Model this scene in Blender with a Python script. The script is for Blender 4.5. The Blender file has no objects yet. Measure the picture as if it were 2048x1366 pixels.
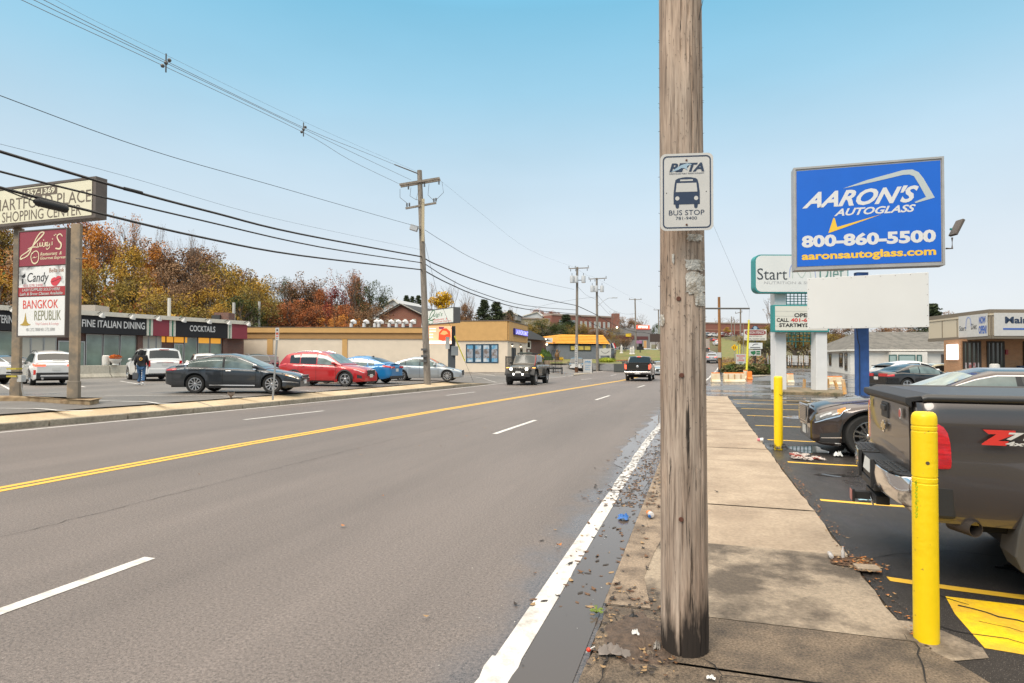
import bpy, bmesh, math, random
from mathutils import Vector, Matrix, noise as mnoise
random.seed(7)
# ------------------------------------------------------------------ camera, sky, sun, exposure
SC = bpy.context.scene
FPX, CAMH = 1225.0, 1.67
PITCH, ROLL, YAW, SH = math.radians(1.15), math.radians(.15), math.atan(376 / 1225), 11.4
cd = bpy.data.cameras.new('camera'); cam = bpy.data.objects.new('camera', cd); SC.collection.objects.link(cam)
cd.sensor_width = 36; cd.lens = FPX / 2048 * 36; cd.shift_y = SH / 2048; cd.clip_start = .05; cd.clip_end = 6000
M3 = (Matrix.Rotation(YAW, 3, 'Z') @ Matrix.Rotation(math.pi / 2 + PITCH, 3, 'X') @ Matrix.Rotation(ROLL, 3, 'Z'))
cam.matrix_world = Matrix.Translation((0, 0, CAMH)) @ M3.to_4x4()
SC.camera = cam
SUN_EL, SUN_AZ = math.radians(42), math.radians(205)
W = bpy.data.worlds.new('World'); SC.world = W; W.use_nodes = True
nt = W.node_tree; nt.nodes.clear()
sky = nt.nodes.new('ShaderNodeTexSky'); sky.sky_type = 'NISHITA'; sky.sun_disc = False
sky.sun_elevation = SUN_EL; sky.sun_rotation = SUN_AZ; sky.air_density = 1.0; sky.dust_density = 2.0
tc = nt.nodes.new('ShaderNodeTexCoord'); sep = nt.nodes.new('ShaderNodeSeparateXYZ'); ramp = nt.nodes.new('ShaderNodeValToRGB')
nt.links.new(tc.outputs['Generated'], sep.inputs[0]); nt.links.new(sep.outputs['Z'], ramp.inputs[0])
cr = ramp.color_ramp
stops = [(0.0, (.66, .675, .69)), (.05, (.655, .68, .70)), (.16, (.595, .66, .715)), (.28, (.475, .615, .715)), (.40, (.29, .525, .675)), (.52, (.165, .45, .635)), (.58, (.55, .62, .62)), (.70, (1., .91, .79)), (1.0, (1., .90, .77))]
cr.elements[0].position = 0; cr.elements[0].color = (*stops[0][1], 1)
cr.elements[1].position = 1; cr.elements[1].color = (*stops[-1][1], 1)
for p, c in stops[1:-1]:
    e = cr.elements.new(p); e.color = (*c, 1)
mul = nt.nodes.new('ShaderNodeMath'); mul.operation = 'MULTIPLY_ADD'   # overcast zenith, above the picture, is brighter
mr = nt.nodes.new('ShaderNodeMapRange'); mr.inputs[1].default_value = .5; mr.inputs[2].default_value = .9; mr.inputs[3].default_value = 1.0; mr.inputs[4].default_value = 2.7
nt.links.new(sep.outputs['Z'], mr.inputs[0])
cl = nt.nodes.new('ShaderNodeTexNoise'); cl.inputs['Scale'].default_value = 2.2; cl.inputs['Detail'].default_value = 4
mp = nt.nodes.new('ShaderNodeMapping'); mp.inputs['Scale'].default_value = (1, 1, 3); nt.links.new(tc.outputs['Generated'], mp.inputs[0]); nt.links.new(mp.outputs[0], cl.inputs[0])
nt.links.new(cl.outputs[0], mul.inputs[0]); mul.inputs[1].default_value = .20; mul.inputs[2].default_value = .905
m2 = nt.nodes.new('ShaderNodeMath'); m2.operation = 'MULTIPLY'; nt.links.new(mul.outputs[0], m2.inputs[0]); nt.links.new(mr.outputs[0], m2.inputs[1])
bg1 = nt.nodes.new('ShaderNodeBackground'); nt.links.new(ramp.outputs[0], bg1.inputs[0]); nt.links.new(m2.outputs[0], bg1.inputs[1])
bg2 = nt.nodes.new('ShaderNodeBackground'); nt.links.new(sky.outputs[0], bg2.inputs[0]); bg2.inputs[1].default_value = .10
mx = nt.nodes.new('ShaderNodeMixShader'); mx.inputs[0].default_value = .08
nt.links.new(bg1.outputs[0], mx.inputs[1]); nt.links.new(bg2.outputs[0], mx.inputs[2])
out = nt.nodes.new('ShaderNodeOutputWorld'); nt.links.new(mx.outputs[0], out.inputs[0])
sl = bpy.data.lights.new('sun', 'SUN'); sl.energy = 1.9; sl.angle = math.radians(28); sl.color = (1, .91, .79)
so = bpy.data.objects.new('sun', sl); SC.collection.objects.link(so)
sd = Vector((math.sin(SUN_AZ) * math.cos(SUN_EL), math.cos(SUN_AZ) * math.cos(SUN_EL), math.sin(SUN_EL)))
so.rotation_euler = sd.to_track_quat('Z', 'Y').to_euler()
SC.view_settings.view_transform = 'Standard'; SC.view_settings.look = 'None'; SC.view_settings.exposure = 0.36; SC.view_settings.gamma = 1

# ------------------------------------------------------------------ picture measurements to places in the world
CAM = Vector((0, 0, CAMH))
def ray(u, v): return M3 @ Vector(((u - 1024) / FPX, (683 + SH - v) / FPX, -1))
def G(u, v, z=0.):
    r = ray(u, v); return CAM + r * ((z - CAMH) / r.z)
def D(u, v, d): return CAM + ray(u, v) * d
def PX(u, v, X):
    r = ray(u, v); return CAM + r * (X / r.x)
def DG(u, d, z):
    p = D(u, 720, d); return Vector((p.x, p.y, z))
FWD = (M3 @ Vector((0, 0, -1))); FWD.z = 0; FWD.normalize(); RGT = Vector((FWD.y, -FWD.x, 0)); UP = Vector((0, 0, 1))
def interp(x, xs, ys):
    if x <= xs[0]: return ys[0]
    for i in range(1, len(xs)):
        if x <= xs[i]:
            t = (x - xs[i - 1]) / (xs[i] - xs[i - 1]); return ys[i - 1] + t * (ys[i] - ys[i - 1])
    return ys[-1]
def smooth(t): t = max(0, min(1, t)); return t * t * (3 - 2 * t)

# ------------------------------------------------------------------ materials
def sc_(c): return tuple(((x / 255) / 12.92 if x / 255 <= .04045 else ((x / 255 + .055) / 1.055) ** 2.4) for x in c)
MATS = {}
def mat(name, col, rough=.6, metal=0., var=.0, vscale=3., bump=0., bscale=40., coat=0., emit=None, es=1., col2=None, c2s=2., thr=(.45, .6), stretch=None, spec=None, dirt=0., alpha=None, coord='Object'):
    if name in MATS: return MATS[name]
    m = bpy.data.materials.new(name); m.use_nodes = True; n = m.node_tree; b = n.nodes['Principled BSDF']; L = n.links.new
    b.inputs['Base Color'].default_value = (*col, 1); b.inputs['Roughness'].default_value = rough; b.inputs['Metallic'].default_value = metal
    if spec is not None: b.inputs['Specular IOR Level'].default_value = spec
    if coat: b.inputs['Coat Weight'].default_value = coat; b.inputs['Coat Roughness'].default_value = .04
    if alpha is not None: b.inputs['Alpha'].default_value = alpha
    if emit: b.inputs['Emission Color'].default_value = (*emit, 1); b.inputs['Emission Strength'].default_value = es
    t = n.nodes.new('ShaderNodeTexCoord'); v = t.outputs[coord]
    if stretch:
        mp_ = n.nodes.new('ShaderNodeMapping'); mp_.inputs['Scale'].default_value = stretch; L(v, mp_.inputs[0]); v = mp_.outputs[0]
    cur = None
    if col2:
        nz = n.nodes.new('ShaderNodeTexNoise'); nz.inputs['Scale'].default_value = c2s; nz.inputs['Detail'].default_value = 8; nz.inputs['Roughness'].default_value = .62; L(v, nz.inputs[0])
        r = n.nodes.new('ShaderNodeMapRange'); r.inputs[1].default_value = thr[0]; r.inputs[2].default_value = thr[1]; L(nz.outputs[0], r.inputs[0])
        x = n.nodes.new('ShaderNodeMix'); x.data_type = 'RGBA'; x.inputs[6].default_value = (*col, 1); x.inputs[7].default_value = (*col2, 1); L(r.outputs[0], x.inputs[0]); cur = x.outputs[2]
    if var:
        nz = n.nodes.new('ShaderNodeTexNoise'); nz.inputs['Scale'].default_value = vscale; nz.inputs['Detail'].default_value = 6; L(v, nz.inputs[0])
        r = n.nodes.new('ShaderNodeMapRange'); r.inputs[1].default_value = .3; r.inputs[2].default_value = .7; r.inputs[3].default_value = 1 - var; r.inputs[4].default_value = 1 + var; L(nz.outputs[0], r.inputs[0])
        x = n.nodes.new('ShaderNodeMix'); x.data_type = 'RGBA'; x.blend_type = 'MULTIPLY'; x.inputs[0].default_value = 1
        if cur: L(cur, x.inputs[6])
        else: x.inputs[6].default_value = (*col, 1)
        L(r.outputs[0], x.inputs[7]); cur = x.outputs[2]
    if cur: L(cur, b.inputs['Base Color'])
    if bump:
        nz = n.nodes.new('ShaderNodeTexNoise'); nz.inputs['Scale'].default_value = bscale; nz.inputs['Detail'].default_value = 4; L(v, nz.inputs[0])
        bp = n.nodes.new('ShaderNodeBump'); bp.inputs['Strength'].default_value = bump; bp.inputs['Distance'].default_value = .02; L(nz.outputs[0], bp.inputs['Height']); L(bp.outputs[0], b.inputs['Normal'])
    MATS[name] = m; return m
def paint(name, col, metal=.35, rough=.32): return mat('paint_' + name, col, rough, metal, coat=1., var=.03, vscale=1.5)
def brick(name, c1, c2, mortar, s=1.0, bw=.22, bh=.075):
    if name in MATS: return MATS[name]
    m = bpy.data.materials.new(name); m.use_nodes = True; n = m.node_tree; b = n.nodes['Principled BSDF']; L = n.links.new
    t = n.nodes.new('ShaderNodeTexCoord'); s1 = n.nodes.new('ShaderNodeSeparateXYZ'); L(t.outputs['Object'], s1.inputs[0])
    a = n.nodes.new('ShaderNodeMath'); a.operation = 'ADD'; L(s1.outputs[0], a.inputs[0]); L(s1.outputs[1], a.inputs[1])
    c = n.nodes.new('ShaderNodeCombineXYZ'); L(a.outputs[0], c.inputs[0]); L(s1.outputs[2], c.inputs[1])
    br = n.nodes.new('ShaderNodeTexBrick'); L(c.outputs[0], br.inputs[0]); br.inputs['Scale'].default_value = s
    br.inputs['Color1'].default_value = (*c1, 1); br.inputs['Color2'].default_value = (*c2, 1); br.inputs['Mortar'].default_value = (*mortar, 1)
    br.inputs['Brick Width'].default_value = bw; br.inputs['Row Height'].default_value = bh; br.inputs['Mortar Size'].default_value = .008; br.offset = .5
    L(br.outputs[0], b.inputs['Base Color']); b.inputs['Roughness'].default_value = .85; MATS[name] = m; return m

# ------------------------------------------------------------------ mesh builder
class MB:
    def __init__(s): s.v = []; s.f = []; s.m = []; s.mats = []
    def mi(s, m):
        if m not in s.mats: s.mats.append(m)
        return s.mats.index(m)
    def add(s, vs, fs, m):
        o = len(s.v); k = s.mi(m); s.v += [Vector(p) for p in vs]
        for f in fs: s.f.append([i + o for i in f]); s.m.append(k)
    def obox(s, o, a, b, c, m):   # corner + three edge vectors
        o, a, b, c = Vector(o), Vector(a), Vector(b), Vector(c)
        if a.cross(b).dot(c) < 0: a, b = b, a
        vs = [o, o + a, o + a + b, o + b]; vs += [p + c for p in vs]
        s.add(vs, [(3, 2, 1, 0), (4, 5, 6, 7), (0, 1, 5, 4), (1, 2, 6, 5), (2, 3, 7, 6), (3, 0, 4, 7)], m)
    def box(s, c, d, m, rz=0., rx=0., ry=0.):
        R = Matrix.Rotation(rz, 3, 'Z') @ Matrix.Rotation(ry, 3, 'Y') @ Matrix.Rotation(rx, 3, 'X')
        a, b, e = R @ Vector((d[0], 0, 0)), R @ Vector((0, d[1], 0)), R @ Vector((0, 0, d[2]))
        s.obox(Vector(c) - a / 2 - b / 2 - e / 2, a, b, e, m)
    def cyl(s, p0, p1, r0, r1, m, n=12, cap=True):
        p0, p1 = Vector(p0), Vector(p1); ax = (p1 - p0).normalized()
        t = Vector((0, 0, 1)) if abs(ax.z) < .9 else Vector((1, 0, 0)); x = ax.cross(t).normalized(); y = ax.cross(x)
        vs = []
        for p, r in ((p0, r0), (p1, r1)):
            for i in range(n): a = 2 * math.pi * i / n; vs.append(p + x * r * math.cos(a) - y * r * math.sin(a))
        fs = [(i, (i + 1) % n, n + (i + 1) % n, n + i) for i in range(n)]
        if cap: fs += [tuple(range(n))[::-1], tuple(range(n, 2 * n))]
        s.add(vs, fs, m)
    def tube(s, pts, r, m, n=6):
        pts = [Vector(p) for p in pts]; rs = r if isinstance(r, (list, tuple)) else [r] * len(pts); vs = []
        for k, p in enumerate(pts):
            ax = (pts[min(k + 1, len(pts) - 1)] - pts[max(k - 1, 0)]).normalized()
            t = Vector((0, 0, 1)) if abs(ax.z) < .95 else Vector((1, 0, 0)); x = ax.cross(t).normalized(); y = ax.cross(x)
            for i in range(n): a = 2 * math.pi * i / n; vs.append(p + x * rs[k] * math.cos(a) - y * rs[k] * math.sin(a))
        fs = [(k * n + i, k * n + (i + 1) % n, (k + 1) * n + (i + 1) % n, (k + 1) * n + i) for k in range(len(pts) - 1) for i in range(n)]
        fs += [tuple(range(n))[::-1], tuple(range(len(vs) - n, len(vs)))]
        s.add(vs, fs, m)
    def lathe(s, c, prof, m, n=20, axis='Z', R=None):
        vs = []; c = Vector(c)
        for r, h in prof:
            for i in range(n):
                a = 2 * math.pi * i / n; p = Vector((r * math.cos(a), r * math.sin(a), h))
                if axis == 'Y': p = Vector((p.x, p.z, p.y))
                if axis == 'X': p = Vector((p.z, p.x, p.y))
                if R: p = R @ p
                vs.append(c + p)
        fs = [(k * n + i, k * n + (i + 1) % n, (k + 1) * n + (i + 1) % n, (k + 1) * n + i) for k in range(len(prof) - 1) for i in range(n)]
        if axis == 'Y': fs = [f[::-1] for f in fs]
        s.add(vs, fs, m)
    def quad(s, a, b, c, d, m): s.add([a, b, c, d], [(0, 1, 2, 3)], m)
    def prism(s, pts, d, m):      # polygon swept by d
        n = len(pts); d = Vector(d); pts = [Vector(p) for p in pts]
        nr = Vector((0, 0, 0))
        for i in range(n): nr += pts[i].cross(pts[(i + 1) % n])
        if nr.dot(d) > 0: pts = pts[::-1]
        s.add(pts + [p + d for p in pts], [tuple(range(n)), tuple(range(n, 2 * n))[::-1]] + [(i, n + i, n + (i + 1) % n, (i + 1) % n) for i in range(n)], m)
    def grid(s, P, m, flip=False):  # P[i][j] points
        a, b = len(P), len(P[0]); vs = [p for r in P for p in r]
        fs = [(i * b + j, (i + 1) * b + j, (i + 1) * b + j + 1, i * b + j + 1) for i in range(a - 1) for j in range(b - 1)]
        if flip: fs = [f[::-1] for f in fs]
        s.add(vs, fs, m)
    def ball(s, c, r, m, n=10, sq=(1, 1, 1)):
        c = Vector(c); P = []
        for i in range(n // 2 + 1):
            t = math.pi * i / (n // 2); P.append([c + Vector((r * sq[0] * math.sin(t) * math.cos(2 * math.pi * j / n), r * sq[1] * math.sin(t) * math.sin(2 * math.pi * j / n), r * sq[2] * math.cos(t))) for j in range(n + 1)])
        s.grid(P, m)
    def build(s, name, parent=None, smooth_=None, bevel=0., world=True):
        me = bpy.data.meshes.new(name); o0 = parent.location if (parent and world) else Vector((0, 0, 0))
        if parent and world and parent.parent: o0 = o0 + parent.parent.location
        me.from_pydata([tuple(p - o0) for p in s.v], [], s.f)
        for m in s.mats: me.materials.append(m)
        for p, k in zip(me.polygons, s.m): p.material_index = k
        if smooth_ is not None:
            me.polygons.foreach_set('use_smooth', [True] * len(me.polygons)); me.set_sharp_from_angle(angle=math.radians(smooth_))
        me.update()
        o = bpy.data.objects.new(name, me); SC.collection.objects.link(o)
        if parent: o.parent = parent
        if bevel:
            b = o.modifiers.new('bevel', 'BEVEL'); b.width = bevel; b.segments = 2; b.limit_method = 'ANGLE'; b.angle_limit = math.radians(40)
        return o
def tag(o, label=None, cat=None, group=None, kind=None):
    if label: o['label'] = label
    if cat: o['category'] = cat
    if group: o['group'] = group
    if kind: o['kind'] = kind
    return o
def thing(name, label, cat, loc=(0, 0, 0), rz=0., group=None):
    o = bpy.data.objects.new(name, None); SC.collection.objects.link(o); o.location = loc; o.rotation_euler = (0, 0, rz); o.empty_display_size = .3
    return tag(o, label, cat, group)
def copy_tree(o, parent=None, loc=None, rz=None, label=None, sc=None):
    c = o.copy(); SC.collection.objects.link(c)
    if parent: c.parent = parent
    for ch in o.children: copy_tree(ch, c)
    if loc is not None: c.location = loc
    if rz is not None: c.rotation_euler = (0, 0, rz)
    if sc: c.scale = (sc, sc, sc) if not hasattr(sc, '__len__') else sc
    if label: c['label'] = label
    return c

# ------------------------------------------------------------------ flat sign faces: a rectangle in space, writing fitted into fractions of it
class Face:
    def __init__(s, o, x, w, h, up=UP): s.o = Vector(o); s.x = Vector(x).normalized(); s.w = w; s.h = h; s.up = Vector(up); s.n = s.x.cross(s.up).normalized()
    def p(s, a, b, off=0.): return s.o + s.x * (a * s.w) + s.up * ((1 - b) * s.h) + s.n * off   # b measured from the top
    def shape(s, mb, pts, m, off=.004, th=.002):
        mb.prism([s.p(a, b, off) for a, b in pts], s.n * -th, m)
    def rect(s, mb, a0, b0, a1, b1, m, off=.004, th=.002): s.shape(mb, [(a0, b0), (a0, b1), (a1, b1), (a1, b0)], m, off, th)
    def stroke(s, mb, pts, wd, m, off=.005, closed=False):
        # smooth ribbon through points, wd = width in metres (number or list)
        P = [s.p(a, b, off) for a, b in pts]; n = len(P); Q = []; Wd = []
        ws = wd if isinstance(wd, (list, tuple)) else [wd] * n
        for i in range(n if closed else n - 1):
            p0, p1, p2, p3 = (P[(i - 1) % n] if closed or i > 0 else P[0]), P[i], P[(i + 1) % n], (P[(i + 2) % n] if closed or i + 2 < n else P[-1])
            for k in range(6):
                t = k / 6; Q.append(.5 * ((2 * p1) + (p2 - p0) * t + (2 * p0 - 5 * p1 + 4 * p2 - p3) * t * t + (3 * p1 - p0 - 3 * p2 + p3) * t ** 3)); Wd.append(ws[i] + (ws[(i + 1) % n] - ws[i]) * t)
        Q.append(P[0] if closed else P[-1]); Wd.append(ws[0] if closed else ws[-1]); L_, R_ = [], []
        for k, q in enumerate(Q):
            t = (Q[min(k + 1, len(Q) - 1)] - Q[max(k - 1, 0)]); sd_ = s.n.cross(t)
            sd_ = sd_.normalized() if sd_.length > 1e-9 else s.up
            L_.append(q + sd_ * Wd[k] / 2); R_.append(q - sd_ * Wd[k] / 2)
        mb.grid([R_, L_], m)
def face_px(uL, tL, bL, uR, tR, bR, dL):
    """rectangle whose left edge (uL, top tL, bottom bL) is dL metres deep; the right edge's depth follows from its height"""
    h = (bL - tL) * dL / FPX; dR = h * FPX / (bR - tR)
    a, b = D(uL, bL, dL), D(uR, bR, dR); z = (a.z + b.z) / 2; a.z = b.z = z
    return Face(a, b - a, (b - a).length, h)
def text_mesh(body, shear=0., bold=0., space=1., ls=1.):
    c = bpy.data.curves.new('t', 'FONT'); c.body = body; c.shear = shear; c.offset = bold; c.space_character = space; c.space_line = ls; c.resolution_u = 3; c.align_x = 'CENTER'
    o = bpy.data.objects.new('t', c); SC.collection.objects.link(o)
    dg = bpy.context.evaluated_depsgraph_get(); me = bpy.data.meshes.new_from_object(o.evaluated_get(dg))
    bpy.data.objects.remove(o); bpy.data.curves.remove(c); return me
def write(mb, F, body, a0, b0, a1, b1, m, shear=0., bold=0., space=1., off=.004, keep=False, ls=1., slope=0.):
    me = text_mesh(body, shear, bold, space, ls)
    if not len(me.vertices): return
    xs = [v.co.x for v in me.vertices]; ys = [v.co.y for v in me.vertices]; x0, x1, y0, y1 = min(xs), max(xs), min(ys), max(ys)
    aw, bh = a1 - a0, b1 - b0
    if keep:
        k = min(aw * F.w / (x1 - x0), bh * F.h / (y1 - y0)); nw, nh = k * (x1 - x0) / F.w, k * (y1 - y0) / F.h
        a0 += (aw - nw) / 2; b0 += (bh - nh) / 2; aw, bh = nw, nh
    vs = []
    for v in me.vertices:
        fx = (v.co.x - x0) / (x1 - x0); fy = (y1 - v.co.y) / (y1 - y0); vs.append(F.p(a0 + fx * aw, b0 + fy * bh + slope * fx, off))
    mb.add(vs, [tuple(p.vertices) for p in me.polygons], m); bpy.data.meshes.remove(me)
# ------------------------------------------------------------------ ground, road, pavements
def c_(Y): return interp(Y, [0, 13, 27, 40, 54, 70, 94, 125, 160, 190, 230, 300], [0, 0, .3, .9, 1.55, 2.3, 3.6, 5.0, 4.6, 2.0, -4.5, -22])
def XR(Y): return -1.03 + c_(Y)
def XD(Y): return -4.41 + c_(Y)
def XY(Y): return interp(Y, [0, 10, 19, 30, 51], [-8.53, -8.51, -8.13, -7.4, -5.93]) if Y < 51 else -7.48 + c_(Y)
def XDL(Y): return interp(Y, [0, 13.9, 17, 26.6, 30, 38, 42.6, 50, 53.4], [-12.2, -11.94, -11.6, -11.2, -10.95, -10.4, -10.2, -9.6, -9.31]) if Y < 53 else -10.75 + c_(Y)
def XL(Y): return interp(Y, [0, 9.8, 17.5, 31.6, 50], [-15.3, -15.05, -14.36, -13.35, -13.1]) if Y < 50 else -14.5 + c_(Y)
def XK(Y): return interp(Y, [0, 10, 14.4, 18.3, 33, 39.4], [-15.9, -15.5, -14.95, -14.5, -13.85, -13.5])
def XB(Y): return interp(Y, [0, 10.5, 14.9, 19.5, 27, 33, 38.5], [-16.6, -16.15, -15.55, -15.4, -14.95, -14.95, -13.8])
def zr(Y): return interp(Y, [60, 85, 105, 125, 140, 175, 190, 230, 300, 1500], [0, .3, 1.0, 1.87, 2.5, 4.3, 5.6, 8.4, 9, 9.5])
def terrain(x, y):
    xc = (XL(y) + XR(y)) / 2; zl = interp(y, [62, 75, 100, 130, 160, 200, 300, 600], [0, .4, 1.6, 4.2, 6.0, 8.5, 9.5, 9.5]); zrt = zr(y) + interp(y, [100, 200, 400], [0, 1.5, 5])
    z = zr(y)
    if x < xc - 8: z = z + (zl - z) * smooth((xc - 8 - x) / 12)
    elif x > xc + 8: z = z + (zrt - z) * smooth((x - xc - 8) / 14)
    if x < -55: z += 9 * smooth((-57 - x) / 45) * smooth((230 - y) / 80)          # wooded slope behind the shops
    if x < -20 and y > 68: z += 3 * smooth((y - 72) / 30) * smooth((-22 - x) / 30)
    return z
m_soil = mat('soil_and_grass', (.085, .085, .035), .95, col2=(.10, .07, .035), c2s=.35, var=.35, vscale=4)
gm = MB(); xs = [-900, -500, -300, -200] + [-150 + 6 * i for i in range(45)] + [130, 180, 260, 400, 900]
ys = [-300, -100, -30] + [-10 + 6 * i for i in range(60)] + [380, 430, 500, 600, 800, 1200, 2500]
def g_z(x, y):
    z = terrain(x, y)
    return z - .06
P = [[Vector((x, y, g_z(x, y))) for y in ys] for x in xs]
gm.grid(P, m_soil); tag(gm.build('ground', smooth_=60), kind='structure')

def asphalt(name, c1, c2, wet=None, rough=.62, grain=.5, wetrough=.12, dark=.55, patch=.55):
    m = bpy.data.materials.new(name); m.use_nodes = True; n = m.node_tree; b = n.nodes['Principled BSDF']; L = n.links.new
    t = n.nodes.new('ShaderNodeTexCoord'); v = t.outputs['Object']
    def noi(s, d=4, r=.6, st=None):
        q = n.nodes.new('ShaderNodeTexNoise'); q.inputs['Scale'].default_value = s; q.inputs['Detail'].default_value = d; q.inputs['Roughness'].default_value = r
        if st:
            mp_ = n.nodes.new('ShaderNodeMapping'); mp_.inputs['Scale'].default_value = st; L(v, mp_.inputs[0]); L(mp_.outputs[0], q.inputs[0])
        else: L(v, q.inputs[0])
        return q.outputs[0]
    def mrg(x, a, b_, c=0., d=1.):
        q = n.nodes.new('ShaderNodeMapRange'); q.inputs[1].default_value = a; q.inputs[2].default_value = b_; q.inputs[3].default_value = c; q.inputs[4].default_value = d; L(x, q.inputs[0]); return q.outputs[0]
    def mx_(f, a, b_, bt='MIX'):
        q = n.nodes.new('ShaderNodeMix'); q.data_type = 'RGBA'; q.blend_type = bt
        if isinstance(f, float): q.inputs[0].default_value = f
        else: L(f, q.inputs[0])
        for i, c in ((6, a), (7, b_)):
            if isinstance(c, tuple): q.inputs[i].default_value = (*c, 1)
            else: L(c, q.inputs[i])
        return q.outputs[2]
    base = mx_(mrg(noi(.35, 6, .6, (1, .25, 1)), .42, .62), c1, c2)
    g = mrg(noi(48, 5, .95), .34, .66, 1 - grain, 1 + grain); base = mx_(1., base, g, 'MULTIPLY'); g = mrg(noi(.9, 6, .72, (1, .05, 1)), .3, .7, .86, 1.12); base = mx_(1., base, g, 'MULTIPLY')
    sp = mrg(noi(150, 1), .66, .72); base = mx_(sp, base, (.34, .30, .27))
    rgh = None
    if wet:
        w = wet(n, L, v, noi, mrg); base = mx_(w, base, mx_(1., base, (dark, dark, dark * 1.03), 'MULTIPLY')); rgh = mrg(w, 0, 1, rough, wetrough); L(rgh, b.inputs['Roughness'])
    else: b.inputs['Roughness'].default_value = rough
    L(base, b.inputs['Base Color'])
    bp = n.nodes.new('ShaderNodeBump'); bp.inputs['Distance'].default_value = .004; L(noi(160, 3, .7), bp.inputs['Height'])
    if rgh is not None: L(mrg(w, 0, 1, .8, .04), bp.inputs['Strength'])
    else: bp.inputs['Strength'].default_value = .6
    L(bp.outputs[0], b.inputs['Normal']); return m
def nmath(n, L, op, a, b=None):
    q = n.nodes.new('ShaderNodeMath'); q.operation = op; q.use_clamp = False
    for i, x in enumerate((a, b)):
        if x is None: continue
        if isinstance(x, (int, float)): q.inputs[i].default_value = x
        else: L(x, q.inputs[i])
    return q.outputs[0]
def wet_gutter(n, L, v, noi, mrg):     # rain water standing along the low right-hand edge of the carriageway
    s = n.nodes.new('ShaderNodeSeparateXYZ'); L(v, s.inputs[0])
    e = nmath(n, L, 'ADD', s.outputs[0], nmath(n, L, 'MULTIPLY', nmath(n, L, 'SUBTRACT', noi(1.3, 4), .5), 1.1))
    a = mrg(e, -1.5, -1.12); far = mrg(s.outputs[1], 22, 32, 1, 0)
    return nmath(n, L, 'MULTIPLY', a, far)
def wet_patches(lo, hi):
    def f(n, L, v, noi, mrg): return mrg(noi(.22, 5, .62, (1, .5, 1)), lo, hi)
    return f
m_road = asphalt('road_asphalt', (.118, .099, .090), (.143, .120, .109), wet_gutter, grain=.85, rough=.62, wetrough=.22, dark=.8)
m_lotR = asphalt('dark_sealed_asphalt', (.026, .0225, .0205), (.042, .037, .034), wet_patches(.50, .60), grain=.5, rough=.55, wetrough=.16, dark=.75)
m_lotR.node_tree.nodes['Principled BSDF'].inputs['Specular IOR Level'].default_value = .28
m_lotL = asphalt('lot_asphalt', (.125, .112, .10), (.165, .147, .131), wet_patches(.56, .64), grain=.3, rough=.55, wetrough=.2)
m_apron = asphalt('wet_apron_asphalt', (.10, .095, .092), (.15, .14, .135), wet_patches(.42, .55), grain=.25, rough=.45, wetrough=.14, dark=.8)
def strip(name, fa, fb, y0, y1, z, m, step=2.5, nx=2, kind='structure', zf=None):
    mb = MB(); n = max(2, int((y1 - y0) / step) + 1); P = []
    for i in range(n):
        y = y0 + (y1 - y0) * i / (n - 1); a, b = fa(y), fb(y); P.append([Vector((a + (b - a) * j / (nx - 1), y, (zf(a + (b - a) * j / (nx - 1), y) if zf else zr(y)) + z)) for j in range(nx)])
    mb.grid(P, m, True); o = mb.build(name, smooth_=60); tag(o, kind=kind); return o
strip('road', lambda y: XK(y) if y < 39 else XL(y) - .5, lambda y: -.6 + c_(y), -12, 300, 0, m_road)
# markings
m_yel = mat('yellow_road_paint', (.72, .42, .05), .6, col2=(.55, .33, .07), c2s=9, thr=(.5, .75), bump=.3, bscale=200)
m_wht = mat('white_road_paint', (.60, .585, .56), .6, col2=(.36, .335, .305), c2s=7, thr=(.48, .70), var=.12, vscale=60, bump=.3, bscale=200)
def mark(mb, fx, w, y0, y1, m, z=.004, off=0., step=2.0, rag=0.):
    n = max(2, int((y1 - y0) / step) + 1); P = []
    for i in range(n):
        y = y0 + (y1 - y0) * i / (n - 1); x = fx(y) + off; r0, r1 = (random.uniform(-rag, rag), random.uniform(-rag, rag)) if rag else (0, 0); P.append([Vector((x - w / 2 + r0, y, zr(y) + z)), Vector((x + w / 2 + r1, y, zr(y) + z))])
    mb.grid(P, m, True)
mk = MB()
mark(mk, XY, .13, -6, 230, m_yel, off=-.1); mark(mk, XY, .13, -6, 230, m_yel, off=.1)
tag(mk.build('centre_line'), kind='structure')
mk = MB(); mark(mk, XL, .13, -6, 300, m_wht); mark(mk, XR, .15, 3.3, 7.6, m_wht, step=.5); mark(mk, XR, .15, 26, 300, m_wht, step=1.0); mark(mk, XR, .14, 7.6, 26, mat('worn_white_paint', (.60, .585, .56), .5, col2=(.16, .14, .125), c2s=11, thr=(.46, .57), var=.12, vscale=60), z=.0075, step=.25, rag=.012); mark(mk, XR, .17, -4, 3.3, m_wht, step=.12, rag=.02); tag(mk.build('edge_line'), kind='structure')
mk = MB()
for k in range(-1, 16):
    y = .75 + 12.3 * k; mark(mk, XD, .12, y, y + 3.3, m_wht)
for k in range(0, 15):
    y = 13.9 + 12.3 * (k - 1); mark(mk, XDL, .12, y, y + 3.2, m_wht)
tag(mk.build('lane_dashes'), kind='structure')
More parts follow.
